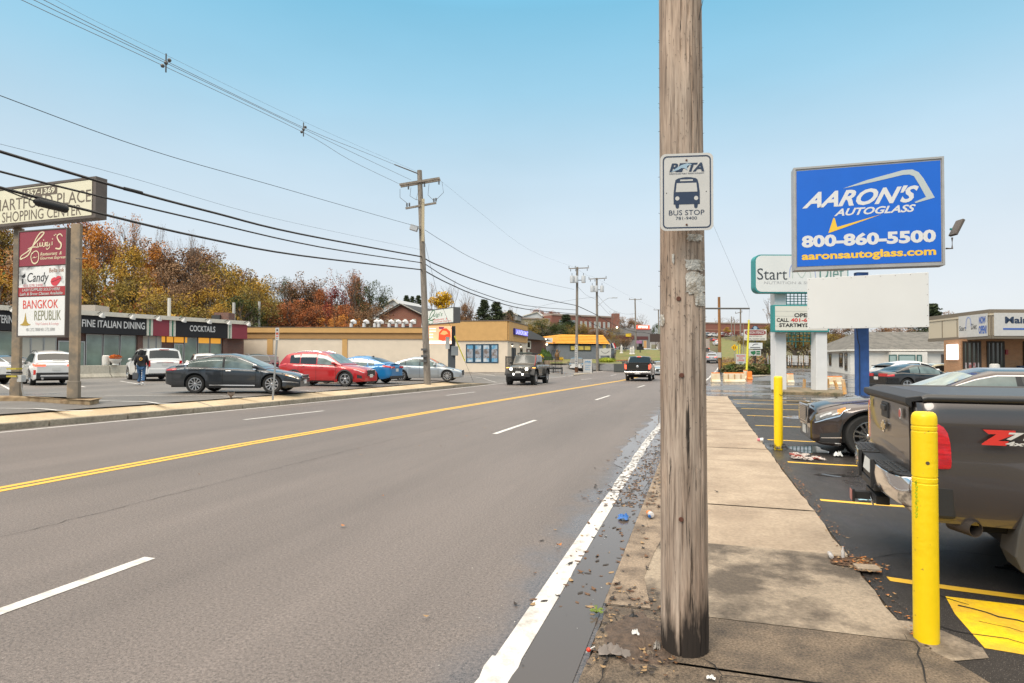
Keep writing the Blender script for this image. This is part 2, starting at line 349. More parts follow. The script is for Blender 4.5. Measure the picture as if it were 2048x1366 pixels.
# right-hand footway: worn slabs
m_conc = mat('footway_concrete', (.38, .30, .22), .85, col2=(.28, .215, .155), c2s=1.1, thr=(.42, .62), var=.16, vscale=30, bump=.4, bscale=120)
m_concd = mat('stained_concrete', (.31, .25, .185), .8, col2=(.10, .078, .058), c2s=1.6, thr=(.42, .57), var=.22, vscale=45, bump=.5, bscale=120)
m_agg = mat('exposed_aggregate', (.185, .138, .095), .75, col2=(.085, .065, .048), c2s=3.2, thr=(.42, .65), var=.55, vscale=75, bump=.8, bscale=150)
m_dirt = mat('wet_dirt', (.085, .056, .038), .7, var=.4, vscale=25, bump=.9, bscale=50)
m_joint = mat('joint_dirt', (.09, .07, .05), .9)
mb = MB(); mb.grid([[Vector((-.66 + c_(y), y, -.02)), Vector((1.26, y, -.02)), ][::1] for y in [-3 + i for i in range(34)]], m_joint, True)
tag(mb.build('footway_bed'), kind='structure')
mb = MB(); yj = [-3, .9, 2.55, 3.50, 4.18, 5.86, 7.45, 9.06, 10.78, 12.3, 13.9, 15.5, 17.1, 18.7, 20.3, 21.9, 23.5, 25.1, 26.7, 28.3, 29.8]
for i in range(len(yj) - 1):
    y0, y1 = yj[i] + .006, yj[i + 1] - .006; mm = m_agg if y1 < 4.3 else (m_concd if y1 < 6 else m_conc)
    xr = 1.19 if not (5.2 < y0 < 7) else 1.19
    xl = -.6 + c_((y0 + y1) / 2)
    P = []
    for k in range(7):
        y = y0 + (y1 - y0) * k / 6; row = []
        for j in range(7):
            x = xl + (xr - xl) * j / 6
            if j == 0: x += random.uniform(-.012, .012)
            if j == 6: x += random.uniform(-.015, .015) + (.25 * smooth((4.3 - y) / .6) if y < 4.3 else 0)
            if i == 5 and j == 6 and y < 6: x -= .0
            row.append(Vector((x, y, .012 + .004 * math.sin(i * 2.3))))
        P.append(row)
    mb.grid(P, mm, True)
    a, b = P[0], P[-1]; mb.quad(a[0] + Vector((0, 0, -.05)), a[0], b[0], b[0] + Vector((0, 0, -.05)), mm)
tag(mb.build('footway'), kind='structure')
mb = MB(); P = []       # dirty strip between the kerb and the slabs
for i in range(40):
    y = 4.2 + i * .6; w = .30 + .18 * mnoise.noise(Vector((0, y * .7, 3))) - .004 * i; x0 = -.63 + c_(y); P.append([Vector((x0, y, .016)), Vector((x0 + max(.05, w), y, .017))])
mb.grid(P, mat('gutter_silt', (.27, .205, .145), .75, col2=(.12, .088, .062), c2s=4, thr=(.42, .66), var=.3, vscale=60, bump=.6, bscale=90), True)
tag(mb.build('kerb_strip'), kind='structure')
def blob(cx, cy, rx, ry, z, n=26, amp=.3, seed=1, rot=0.):
    pts = []
    for i in range(n):
        a = 2 * math.pi * i / n; r = 1 + amp * (mnoise.noise(Vector((math.cos(a) * 1.7, math.sin(a) * 1.7, seed * 3.1))) * 2); x, y = rx * r * math.cos(a), ry * r * math.sin(a)
        pts.append(Vector((cx + x * math.cos(rot) - y * math.sin(rot), cy + x * math.sin(rot) + y * math.cos(rot), z)))
    return pts
def sheet(name, polys, m, kind='structure'):
    mb = MB()
    for p in polys: mb.add(p, [tuple(range(len(p)))], m)
    return tag(mb.build(name), kind=kind)
# lump of dirt at the foot of the pole
mb = MB(); P = []
for i in range(22):
    row = []
    for j in range(16):
        u, v = i / 21 * 2 - 1, j / 15 * 2 - 1; r = math.hypot(u, v); x, y = -.33 + .30 * u, 3.78 + .42 * v
        row.append(Vector((x, y, -.03 + .075 * max(0, 1 - r * r) ** .6 * (1 + .5 * mnoise.noise(Vector((x * 9, y * 9, 0))))))
                   )
    P.append(row)
mb.grid(P, m_dirt); tag(mb.build('soil_heap', smooth_=70), kind='stuff')
sheet('dirt_patch', [blob(1.22, 5.62, .17, .20, .021, seed=4)], mat('rusty_dirt', (.10, .055, .03), .9, var=.5, vscale=40, bump=1, bscale=60))
mb = MB(); mb.box((1.26, 5.50, .028), (.17, .12, .02), m_conc, rz=.1); tag(mb.build('concrete_pad'), kind='structure')
# lots
strip('parking_lot', lambda y: 1.21 + (.3 * smooth((4.3 - y) / .6) if y < 4.3 else 0), lambda y: 60, -6, 29.9, .002, m_lotR, step=1, nx=8, zf=lambda x, y: -.002)
strip('forecourt', lambda y: -.6 + c_(y), lambda y: 60, 29.9, 92, .0, m_apron, nx=8, zf=lambda x, y: terrain(x, y) - .003)
def lotz(x, y):
    e = XB(y) if y < 38.5 else interp(y, [38.5, 41, 62, 66], [-13.6, -13.6, -13.0, -13.6]); t = smooth((e - x) / (.3 if y < 36 else 2.2))
    z0 = .32 if y < 34 else interp(y, [34, 40, 62, 66, 90], [.32, .0, .0, .1, .3])
    return z0 + (interp(y, [45, 62, 90], [.36, .26, 1.2]) - z0) * t
mb = MB(); P = []
for i in range(56):
    y = -12 + 2 * i; e = XB(y) + .01 if y < 38.5 else XL(y) - .45; P.append([Vector((e - t, y, lotz(e - t, y))) for t in (0, .7, 1.4, 2.2, 4, 8, 14, 20, 30, 45)])
mb.grid(P, m_lotL); tag(mb.build('parking_lot'), kind='structure')
# far footway and its kerb stones
m_tan = mat('warm_concrete', (.52, .41, .27), .85, col2=(.42, .32, .20), c2s=.6, thr=(.45, .62), var=.10, vscale=20)
m_kerb = mat('granite_kerb', (.30, .26, .20), .85, col2=(.18, .15, .11), c2s=1.6, thr=(.5, .7), var=.2, vscale=15, bump=.5, bscale=30)
mb = MB(); P = []
for i in range(51): y = -11 + i; P.append([Vector((XK(y) - .17, y, .15 if y < 36 else .15 - .04 * (y - 36))), Vector((XB(y), y, .285 if y < 34 else .285 - .05 * (y - 34)))]) if y < 39.5 else None
mb.grid(P, m_tan, True); mb.grid([[Vector((XK(y) - .17, y, .154)), Vector((XB(y) + .02, y, .287))] for y in (15.9, 16.0)], m_kerb, True)
tag(mb.build('footway'), kind='structure')
mb = MB(); y = -11
while y < 39:
    l = random.uniform(1.6, 2.6); y1 = min(y + l, 39.4); h0, h1 = [.15 if q < 36 else max(.02, .15 - .04 * (q - 36)) for q in (y, y1)]
    a, b = Vector((XK(y), y + .015, -.02)), Vector((XK(y1), y1 - .015, -.02)); w = Vector((-.17, 0, 0)); zz = [Vector((0, 0, h + .024)) for h in (h0, h1)]
    mb.add([a, b, b + w, a + w, a + zz[0], b + zz[1], b + w + zz[1], a + w + zz[0]], [(0, 3, 2, 1), (4, 5, 6, 7), (0, 1, 5, 4), (1, 2, 6, 5), (2, 3, 7, 6), (3, 0, 4, 7)], m_kerb); y = y1
tag(mb.build('kerb', bevel=.02), kind='structure')
mb = MB(); P0 = [G(1147, 752, 0), G(1190, 748, 0), G(1230, 743.5, 0), G(1233, 740, 0), G(1180, 742, 0), G(1150, 747, 0)]
mb.prism([Vector((p.x, p.y, -.02)) for p in P0], (0, 0, .15), m_kerb); tag(mb.build('kerb_island', bevel=.02), kind='structure')
# parking bay lines
m_bay = mat('bay_yellow_paint', (.80, .47, .04), .5, col2=(.6, .36, .06), c2s=14, thr=(.55, .75))
mb = MB()
for k, y in enumerate([5.36, 8.12, 10.98, 13.92, 16.85, 19.8, 22.6, 25.2, 27.6]):
    n = 14; P = []
    for i in range(n + 1):
        x = 1.25 + (.12 if k in (0, 1, 2) else .1) + 5.4 * i / n; yy = y - .13 * smooth((x - 1.3) / .8) * (1 if k == 0 else .5) + (.12 * (1 - smooth((x - 1.2) / .6)) if 0 else 0)
        P.append([Vector((x, yy - .05, .002)), Vector((x, yy + .05, .002))])
    mb.grid(P, m_bay)
tag(mb.build('bay_lines'), kind='structure')
sheet('concrete_apron', [[G(u, v, .0045) for u, v in ((1772, 1238), (1830, 1243), (1888, 1262), (1965, 1296), (1978, 1316), (1905, 1322), (1845, 1302), (1810, 1290))]], m_concd)
sheet('yellow_hatch', [[Vector((x, y, .0025)) for x, y in ((1.655, 5.08), (1.60, 4.75), (1.575, 4.24), (2.1, 4.16), (6, 3.9), (6, 4.8))]], mat('hatch_yellow_paint', (.86, .56, .012), .45, col2=(.7, .42, .03), c2s=3, var=.1, vscale=30, bump=.5, bscale=100))
m_crk = mat('crack', (.012, .010, .009), .9)
def crack(mb, pts, w, z=.0045, m=None):
    Q = []
    for i in range(len(pts) - 1):
        a, b = Vector((*pts[i], 0)), Vector((*pts[i + 1], 0)); k = max(2, int((b - a).length / .07))
        for j in range(k): p = a.lerp(b, j / k); n_ = mnoise.noise(p * 6) * .05 + mnoise.noise(p * 19) * .02; Q.append(p + Vector((n_, n_ * .7, 0)))
    Q.append(Vector((*pts[-1], 0))); R = []
    for i, q in enumerate(Q):
        t = (Q[min(i + 1, len(Q) - 1)] - Q[max(i - 1, 0)]).normalized(); s_ = Vector((-t.y, t.x, 0)); ww = w * (.3 + .9 * random.random()) / 2; R.append([Vector((*(q - s_ * ww).xy, z)), Vector((*(q + s_ * ww).xy, z))])
    mb.grid(R, m or m_crk, True)
mb = MB()
crack(mb, [(1.68, 4.92), (2.0, 4.7), (2.9, 4.58), (4.2, 4.45)], .022); crack(mb, [(1.7, 4.66), (2.1, 4.48), (2.3, 4.2)], .014)
crack(mb, [(1.25, 5.75), (1.6, 6.05), (2.1, 6.3), (2.8, 6.2)], .01); crack(mb, [(1.5, 5.3), (1.75, 4.95)], .012); crack(mb, [(1.22, 4.55), (1.5, 4.46), (2.0, 4.3)], .012)
crack(mb, [(3.0, 7.4), (3.4, 6.6), (4.4, 6.7)], .012); crack(mb, [(2.0, 9.4), (2.6, 9.9), (2.4, 10.6)], .01)
crack(mb, [(-.05, 3.62), (.06, 3.52), (.1, 3.42), (.09, 3.3)], .008, z=.02); crack(mb, [(.1, 3.42), (.3, 3.43), (.6, 3.5)], .007, z=.02)
crack(mb, [(1.2, 4.28), (1.17, 4.0), (1.1, 3.6), (1.06, 3.0)], .008, z=.02)
crack(mb, [(-.52, 4.0), (-.5, 3.2), (-.52, 2.7)], .012, z=.02)
tag(mb.build('pavement_cracks'), kind='structure')
m_seam = mat('road_seam', (.085, .078, .072), .9)
mb = MB(); crack(mb, [(-6.3, -1), (-6.2, 6), (-6.1, 14), (-5.7, 24), (-4.9, 38), (-3.9, 52)], .011, m=m_seam)
crack(mb, [(-8.5, 33), (-5, 34.4), (-1.5, 35)], .025, m=m_seam); crack(mb, [(-12, 37), (-8, 36)], .02, m=m_seam)
tag(mb.build('road_seam'), kind='structure')
# left lot bay lines
mb = MB(); m_w2 = mat('faded_white_paint', (.62, .60, .57), .6, col2=(.35, .33, .31), c2s=4, thr=(.5, .7))
def lline(a, b, w=.11, z=.37):
    a, b = G(*a, z), G(*b, z); t = (b - a).normalized(); s_ = Vector((-t.y, t.x, 0)) * w / 2
    n = 8; P = [[a.lerp(b, i / n) - s_, a.lerp(b, i / n) + s_] for i in range(n + 1)]
    for r in P:
        for p in r: p.z = lotz(p.x, p.y) + .008
    mb.grid(P, m_w2, True)
for a, b in (((0, 816), (185, 818)), ((195, 801), (360, 805)), ((210, 790.5), (520, 792)), ((150, 765), (240, 762)), ((240, 762), (290, 770)), ((127, 766), (170, 774)), ((0, 768), (25, 781)), ((0, 771), (40, 768)), ((600, 781), (700, 781)), ((900, 752), (1010, 756)), ((990, 746), (1052, 741)), ((945, 743), (990, 751))):
    lline(a, b)
tag(mb.build('bay_lines'), kind='structure')
# joint lines and puddles
m_water = mat('standing_water', (.035, .034, .034), .03, spec=.6)
sheet('puddle', [blob(3.4, 12.0, 1.0, .5, .0035, seed=2), blob(1.9, 12.6, .35, .5, .0035, seed=12), blob(7.0, 26.5, 3.2, 1.3, .0035, seed=3), blob(3.6, 19.6, 1.6, .5, .0035, seed=7), blob(2.6, 5.9, .28, .12, .0035, seed=8), blob(1.9, 9.9, .3, .12, .0035, seed=9)], m_water)
mb = MB(); P = []      # rain water lying along the low edge
for i in range(150):
    y = 1.8 + i * .165; n_ = mnoise.noise(Vector((0, y * .8, 5))) * .22 + mnoise.noise(Vector((0, y * 3.1, 9))) * .10; n2 = mnoise.noise(Vector((4, y * 1.3, 5))) * .10 + mnoise.noise(Vector((4, y * 5, 5))) * .04
    a = XR(y) + .08 + n2 * .3 - .42 * smooth((y - 7.2) / 3.5) + n_ * smooth((y - 6) / 3); b = -.605 + c_(y) - .03 - .10 * smooth((y - 7) / 3) + n2 * .7 * smooth((y - 5.5) / 2); b = min(b, -.6 + c_(y)); fd = smooth((26.4 - y) / 5); m_ = (a + b) / 2; P.append([Vector((m_ + (a - m_) * fd, y, .0055)), Vector((m_ + (b - m_) * fd, y, .0055))])
mb.grid(P, mat('gutter_water', (.105, .085, .073), .05, spec=.45), True); tag(mb.build('puddle'), kind='structure')
def f6():
    y = random.uniform(3, 22); return XR(y) + random.gauss(.1, .35), y, .008
sheet('puddle', [blob(2.6, 31.0, 3.2, .8, .004, seed=21), blob(5.8, 29.2, 3.5, .5, .004, seed=22), blob(1.5, 34.5, 2.0, .9, .004, seed=23, amp=.5), blob(9, 37, 5, 2, .004, seed=24), blob(10, 47, 6, 4, .004, seed=25)], mat('thin_wet_film', (.09, .088, .088), .12, spec=.6))
# loose leaves, silt and grit, more than anyone could count
def leafy(name, n, fn, cols, size=(.02, .05), curl=.5, lab=None):
    mb = MB()
    for _ in range(n):
        x, y, z = fn(); s_ = random.uniform(*size); a = random.random() * 6.28; c, d = math.cos(a), math.sin(a); h = s_ * random.uniform(0, curl)
        pts = [(-1, 0, h), (-.4, .5, 0), (.3, .45, h * .6), (1, 0, h), (.3, -.5, 0), (-.4, -.4, h * .4)]
        mb.add([Vector((x + (p[0] * c - p[1] * d) * s_, y + (p[0] * d + p[1] * c) * s_, z + .003 + p[2])) for p in pts], [(0, 1, 2, 3, 4, 5)], random.choice(cols))
    return tag(mb.build(name), kind='stuff')
LV = [mat('leaf_brown', (.12, .055, .02), .6), mat('leaf_orange', (.42, .15, .03), .6), mat('leaf_tan', (.30, .19, .09), .7), mat('leaf_dark', (.03, .02, .014), .6)]
def f1():
    y = 4 + abs(random.gauss(0, 1)) * 8 + (3 if random.random() < .8 else 0); x = -.72 + random.gauss(0, .2) + c_(y)
    if random.random() < .3: x += random.gauss(0, .25)
    return x, y, .004 if x < -.6 + c_(y) else .02
leafy('fallen_leaves', 2400, f1, [LV[0], LV[0], LV[3], LV[3], LV[3], LV[0], LV[2]], (.005, .036))
def f2():
    y = random.uniform(3, 11); return random.uniform(1.16, 1.32), y, .005
leafy('leaf_litter', 420, f2, [LV[0], LV[3], LV[2], LV[1]], (.006, .018))
def f3():
    return random.uniform(-.6, -.12), random.uniform(3.3, 4.6), .02
leafy('leaf_litter', 260, f3, [LV[0], LV[3], LV[3], LV[2]], (.006, .022))
def f4():
    y = random.uniform(3.2, 26); return random.choice([random.uniform(-7, -1.2), random.uniform(-.5, 4.5), random.uniform(1.2, 5)]), y, .02
leafy('fallen_leaves', 90, f4, [LV[1], LV[2], LV[0]], (.012, .035), .8)
def f5():
    a = random.uniform(0, 6.28); r = random.uniform(.0, .35); return 1.22 + r * math.cos(a) * .6, 5.6 + r * math.sin(a) * .6, .025
leafy('leaf_litter', 90, f5, [LV[1], LV[0], LV[2]], (.01, .03))
leafy('grit', 320, f6, [mat('grit_pale', (.5, .47, .43), .7), LV[3]], (.003, .009))
# ------------------------------------------------------------------ vehicles
m_blk = mat('black_plastic', (.018, .018, .019), .55); m_rub = mat('tyre_rubber', (.022, .021, .02), .8, var=.2, vscale=20); m_und = mat('underbody', (.008, .008, .008), .9)
m_gls = mat('tinted_glass', (.016, .018, .019), .04, spec=.9); m_glg = mat('clear_car_glass', (.16, .20, .19), .05, spec=.9, var=.35, vscale=2.5)
m_chr = mat('chrome', (.75, .75, .76), .12, 1.0); m_alu = mat('alloy', (.52, .52, .53), .3, .8); m_dalu = mat('dark_alloy', (.16, .16, .165), .3, .8)
m_red = mat('tail_lamp_red', (.50, .012, .015), .12, coat=1.); m_redl = mat('lit_tail_lamp', (.6, .05, .03), .2, emit=(1, .12, .06), es=1.6)
m_hl = mat('head_lamp_glass', (.42, .43, .44), .1, spec=.9, var=.4, vscale=9); m_hll = mat('lit_head_lamp', (1, 1, 1), .2, emit=(1, .95, .8), es=9); m_drl = mat('lit_running_lamp', (1, .9, .7), .2, emit=(1, .82, .5), es=2.2); m_amb = mat('amber_lens', (.75, .22, .03), .15); m_ambl = mat('lit_amber_lens', (.9, .4, .05), .2, emit=(1, .42, .08), es=2.5)
m_pla = mat('plate_white', (.62, .62, .60), .5); m_seamc = mat('shut_line', (.01, .01, .01), .8)
def wheel_mesh(key, r, w, m_rim, ns, style, cache={}):
    k = (key, r, w, ns)
    if k in cache: return cache[k]
    t = MB(); rr = r * (.70 if style != 'off' else .55)
    t.lathe((0, 0, 0), [(rr, -w * .42), (r * .93, -w * .5), (r * .985, -w * .4), (r, -w * .2), (r, w * .2), (r * .985, w * .4), (r * .93, w * .5), (rr, w * .42), (rr, -w * .42)], m_rub, 28, 'Y')
    if style == 'off':
        for i in range(22):
            a = 6.283 * i / 22
            for s in (-1, 1): t.box((r * math.cos(a), s * w * .27, r * math.sin(a)), (.05, w * .42, .045), m_rub, ry=-a + .5 * s)
    to = t.build('tyre', smooth_=40, world=False)
    q = MB(); q.lathe((0, 0, 0), [(rr * .98, w * .40), (rr * 1.0, w * .46), (rr * .93, w * .47), (rr * .88, w * .30), (rr * .88, -.05)], m_rim, 28, 'Y')
    q.lathe((0, 0, 0), [(rr * .9, w * .05), (.0, w * .05)], m_und, 20, 'Y'); q.lathe((0, 0, 0), [(r * .42, w * .12), (.0, w * .12)], mat('brake_disc', (.2, .2, .2), .4, .7), 16, 'Y')
    q.lathe((0, 0, 0), [(r * .16, w * .2), (r * .15, w * .38), (r * .1, w * .43), (0, w * .44)], m_rim, 14, 'Y')
    for i in range(ns):
        a = 2 * math.pi * (i + .25) / ns
        def pt(rad, da, y): return Vector((rad * math.cos(a + da), y, rad * math.sin(a + da)))
        if style == 'split':
            for s in (-1, 1): q.add([pt(r * .12, 0, w * .40), pt(r * .14, s * .5, w * .38), pt(rr * .93, s * .25, w * .45), pt(rr * .93, s * .11, w * .45), pt(r * .12, 0, w * .2), pt(r * .14, s * .5, w * .2), pt(rr * .93, s * .25, w * .25), pt(rr * .93, s * .11, w * .25)], [(0, 1, 2, 3), (0, 3, 7, 4), (1, 5, 6, 2)] if s < 0 else [(3, 2, 1, 0), (4, 7, 3, 0), (2, 6, 5, 1)], m_rim)
        else:
            hw = .30 if ns <= 6 else .16
            q.add([pt(r * .12, -hw * 1.6, w * .40), pt(r * .12, hw * 1.6, w * .40), pt(rr * .93, hw * .62, w * .45), pt(rr * .93, -hw * .62, w * .45), pt(r * .12, -hw, w * .2), pt(r * .12, hw, w * .2), pt(rr * .93, hw * .6, w * .25), pt(rr * .93, -hw * .6, w * .25)], [(3, 2, 1, 0), (0, 4, 7, 3), (2, 6, 5, 1)], m_rim)
    qo = q.build('rim', smooth_=30, world=False); cache[k] = (to.data, qo.data)
    bpy.data.objects.remove(to); bpy.data.objects.remove(qo); return cache[k]
def obj(name, me, parent, loc=(0, 0, 0), rz=0.):
    o = bpy.data.objects.new(name, me); SC.collection.objects.link(o); o.parent = parent; o.location = loc; o.rotation_euler = (0, 0, rz); return o
class Car:
    """local frame: +x forward, nose at x=+L/2; s is the distance back from the nose"""
    def __init__(c, name, label, cat, loc, a, P, pm, group=None, **k):
        c.P = P = dict(P, **k); c.pm = pm; c.L, c.W = P['L'], P['W']
        c.root = thing(name, label, cat, loc, YAW + math.radians(a), group)
        r = P['r']; c.fx = P['fo']; c.rx = P['fo'] + P['wb']; c.ra = P.get('ra', r * 1.13); c.build()
    def X(c, s): return c.L / 2 - s
    def top(c, s): return interp(s, *c.P['top'])
    def belt(c, s): return interp(s, *c.P['belt'])
    def roof(c, s): return interp(s, *c.P['roof'])
    def hw(c, s):
        xs, ys = c.P.get('plan', ([0, .1, .35, .9, c.L - .9, c.L - .3, c.L - .08, c.L], [.70, .82, .92, 1, 1, .93, .85, .76])); return interp(s, xs, ys) * c.W / 2
    def zb(c, s):
        sill = interp(s, *c.P.get('sill', ([0, .5, c.fx, c.rx, c.L - .4, c.L], [.24, .2, .2, .2, .26, .36])))
        for cx in (c.fx, c.rx):
            d = abs(s - cx)
            if d < c.ra: sill = max(sill, c.P['r'] + math.sqrt(c.ra ** 2 - d * d))
        return sill
    def sec(c, s, sd):
        w, b, t, z0 = c.hw(s), c.belt(s), c.top(s), c.zb(s); b = min(b, t); x = c.X(s); fl = c.P.get('flare', .035)
        arch = max(math.exp(-((s - c.fx) / .42) ** 4), math.exp(-((s - c.rx) / .42) ** 4)) * fl
        zz = lambda k: z0 + (b - z0) * k
        q = [(w * .955 - (.02 if z0 < .35 else 0), z0), (w * .99 + arch * .9, zz(.12)), (w * .985 + arch, zz(.38)), (w * .985 + arch * .7, zz(.62)), (w * .99, zz(.80)), (w * .972, zz(.93)), (w * .935, b), (w * .80, b + (t - b) * .55), (w * .5, b + (t - b) * .88), (0, t)]
        return [Vector((x, sd * y, z)) for y, z in q]
    def bp(c, s, q, sd, off=.006):      # point on the body side, q in 0..9
        S = c.sec(s, sd); i = min(int(q), 8); p = S[i].lerp(S[i + 1], q - i); n_ = (S[i + 1] - S[i]); nn = Vector((0, sd * n_.z, -sd * n_.y * sd)) if n_.length > 1e-6 else Vector((0, sd, 0))
        return p + nn.normalized() * off
    def csec(c, s, sd, off=0.):
        P = c.P; b, R = c.belt(s), max(c.roof(s), c.belt(s) + .001); h = min(1, (R - b) / (P['rmax'] - b)); w0 = c.hw(s) * .93; w1 = w0 + (c.W / 2 * P.get('rw', .76) - w0) * h; x = c.X(s); cr = .05 * h + .015; o = off
        return [Vector((x, sd * (w0 + o), b - .01)), Vector((x, sd * (w0 + (w1 - w0) * .5 + .015 + o), b + (R - b) * .5)), Vector((x, sd * (w1 + o), R - .035 * h + o * .5)), Vector((x, sd * w1 * .93, R + o)), Vector((x, sd * w1 * .5, R + cr * .75 + o)), Vector((x, 0, R + cr + o))]
    def cp(c, s, q, sd, off=.005):
        S = c.csec(s, sd, off); i = min(int(q), 4); return S[i].lerp(S[i + 1], q - i)
    def patch(c, name, f, s0, s1, q0, q1, m, sd=1, n=8, k=3, off=.006, parent=None, mb=None):
        q0f = q0 if callable(q0) else (lambda t: q0); q1f = q1 if callable(q1) else (lambda t: q1); g = mb or MB(); P = []
        for i in range(n + 1):
            t = i / n; s = s0 + (s1 - s0) * t; P.append([f(s, q0f(t) + (q1f(t) - q0f(t)) * j / k, sd, off) for j in range(k + 1)])
        g.grid(P, m, sd < 0)
        if mb: return
        o = g.build(name, parent or c.root, 50, world=False); return o
    def build(c):
        P, L = c.P, c.L; b = MB(); n = 74; st = [0, .02, .06, .12, .2] + [.2 + (L - .4) * i / n for i in range(1, n)] + [L - .2, L - .12, L - .06, L - .02, L]
        for cx in (c.fx, c.rx): st += [cx - c.ra, cx + c.ra, cx - c.ra * .985, cx + c.ra * .985, cx - c.ra * .93, cx + c.ra * .93]
        st = sorted(st)
        for sd in (-1, 1): b.grid([c.sec(s, sd) for s in st], c.pm, sd < 0)
        for s, fl in ((0, 1), (L, -1)):
            a, d = c.sec(s, 1), c.sec(s, -1)
            for i in range(9):
                q = [a[i], a[i + 1], d[i + 1], d[i]]; b.quad(*(q if fl > 0 else q[::-1]), c.pm)
        for sx in P.get('seams', []):
            for sd in (-1, 1):
                Q = [[c.bp(sx, q, sd, .003) + Vector((e, 0, 0)) for e in (-.006, .006)] for q in (.3, 1, 2, 3, 4, 5, 6)]; b.grid(Q, m_seamc, sd > 0)
        body = b.build('body', c.root, 42, world=False)
        u = MB(); zc = P.get('gc', .2)
        u.box((0, 0, zc + .22), (L * .9, c.W * .84, .38), m_und)
        for cx in (c.fx, c.rx): u.box((c.X(cx), 0, c.P['r'] + .16), (c.ra * 2.02, c.W * .885, c.ra * 1.3), m_und)
        u.build('underbody', c.root, world=False)
        if P.get('roof'):
            s0, s1 = P['roof'][0][0], P['roof'][0][-1]; g = MB(); ns = 60; ss = sorted(set([s0 + (s1 - s0) * i / ns for i in range(ns + 1)] + P['roof'][0]))
            for sd in (-1, 1): g.grid([c.csec(s, sd) for s in ss], P.get('roofm', c.pm), sd < 0)
            for s, fl in ((s0, 1), (s1, -1)):
                a, d = c.csec(s, 1), c.csec(s, -1)
                for i in range(5): q = [a[i], a[i + 1], d[i + 1], d[i]]; g.quad(*(q if fl > 0 else q[::-1]), P.get('roofm', c.pm))
            g.build('roof', c.root, 42, world=False)
            gl = P.get('glass', m_gls)
            for nm, a0, a1 in (('windscreen', *P['ws']), ('rear_window', *P['rw_'])) if P.get('rw_') else (('windscreen', *P['ws']),):
                g = MB(); qq = P.get('wq', 3.12)
                for sd in (-1, 1): g.grid([[c.cp(a0 + (a1 - a0) * i / 10, qq + (5 - qq) * j / 5, sd, .006) for j in range(6)] for i in range(11)], P.get('rglass', gl) if nm[0] == 'r' else P.get('wglass', gl), sd < 0)
                g.build(nm, c.root, 60, world=False)
            for sd in (-1, 1):
                if P.get('dlo'):
                    d0, d1, dm = P['dlo']; g = MB(); c.patch('', c.cp, d0, d1, lambda t: .05, lambda t: 1.92, dm, sd, 40, 4, .003, mb=g); c.patch('', c.cp, P['win'][0][0], P['win'][-1][1], .13, 1.82, m_blk, sd, 40, 4, .005, mb=g); g.build('window_trim', c.root, 50, world=False)
                for w in P['win']:
                    c.patch('side_window', c.cp, w[0], w[1], .14, (w[2] if len(w) > 2 else 1.8), w[3] if len(w) > 3 else P.get('sglass', gl), sd, 14, 4, .007)
        for sd in (-1, 1):
            if P.get('hl'):
                s0, s1, q0, q1 = P['hl']; h = c.patch('headlight', c.bp, s0, s1, q0, q1, P.get('hlm', m_hl), sd, 8, 4, .012)
                if P.get('amb'): c.patch('indicator', c.bp, s1 - .12, s1 + .01, lambda t: (q0(.9) if callable(q0) else q0) + .1, lambda t: (q1(.9) if callable(q1) else q1) - .1, m_amb, sd, 3, 2, .016, parent=h)
            if P.get('tl'):
                s0, s1, q0, q1 = P['tl']; g = MB(); c.patch('', c.bp, s0, s1, q0, q1, P.get('tlm', m_red), sd, 8, 4, .012, mb=g)
                if P.get('tlc'): y0, y1, z0, z1 = P['tlc']; g.box((-L / 2 - .004, sd * (y0 + y1) / 2, (z0 + z1) / 2), (.02, y1 - y0, z1 - z0), P.get('tlm', m_red))
                g.build('tail_light', c.root, 50, world=False)
            if P.get('mir'):
                x, z = P['mir']; g = MB(); y = c.W / 2 * .93; g.ball((c.X(x), sd * (y + .13), z + .06), .11, P.get('mirm', c.pm), 10, (.75, 1.05, .68)); g.obox((c.X(x) - .03, sd * (y - .04), z - .02), (.07, 0, 0), (0, sd * .14, .02), (0, 0, .04), m_blk); g.build('wing_mirror', c.root, 50, world=False)
            for hs, hz in P.get('hnd', []):
                g = MB(); q = 5.0; p = c.bp(hs, 4.7, sd, .02); g.box(p, (.2, .025, .03), P.get('hndm', c.pm)); g.build('door_handle', c.root, world=False, bevel=.006)
            if P.get('trim'):
                s0, s1, q, m_ = P['trim']; c.patch('side_trim', c.bp, s0, s1, q, q + .22, m_, sd, 10, 1, .012)
            if P.get('clad'):
                g = MB(); c.patch('', c.bp, c.fx + c.ra * .98, c.rx - c.ra * .98, 0, .75, m_blk, sd, 10, 2, .012, mb=g)
                for cx in (c.fx, c.rx):
                    pr = []
                    for i in range(17):
                        a = math.pi * i / 16; rr0, rr1 = c.ra * .985, c.ra + .055; s = lambda r_: cx - r_ * math.cos(a); z = lambda r_: P['r'] + r_ * math.sin(a); y = sd * (c.hw(cx) + .042)
                        pr.append([Vector((c.X(s(rr0)), y, z(rr0))), Vector((c.X(s(rr1)), y - sd * .012, z(rr1)))])
                    g.grid(pr, m_blk, sd > 0)
                g.build('wheel_arch_trim', c.root, 50, world=False)
        td, rd = wheel_mesh(P.get('rimk', 'a'), P['r'], P.get('tw', .22), P.get('rim', m_alu), P.get('ns', 5), P.get('rs', 'split'))
        for cx in (c.fx, c.rx):
            for sd in (-1, 1):
                w = bpy.data.objects.new('wheel', None); SC.collection.objects.link(w); w.parent = c.root; w.empty_display_size = .1
                w.location = (c.X(cx), sd * (c.W / 2 - P.get('tw', .22) / 2 - .015 + P.get('wo', 0)), P['r']); obj('tyre', td, w); rq = obj('rim', rd, w)
                if sd < 0: w.rotation_euler = (0, 0, math.pi)
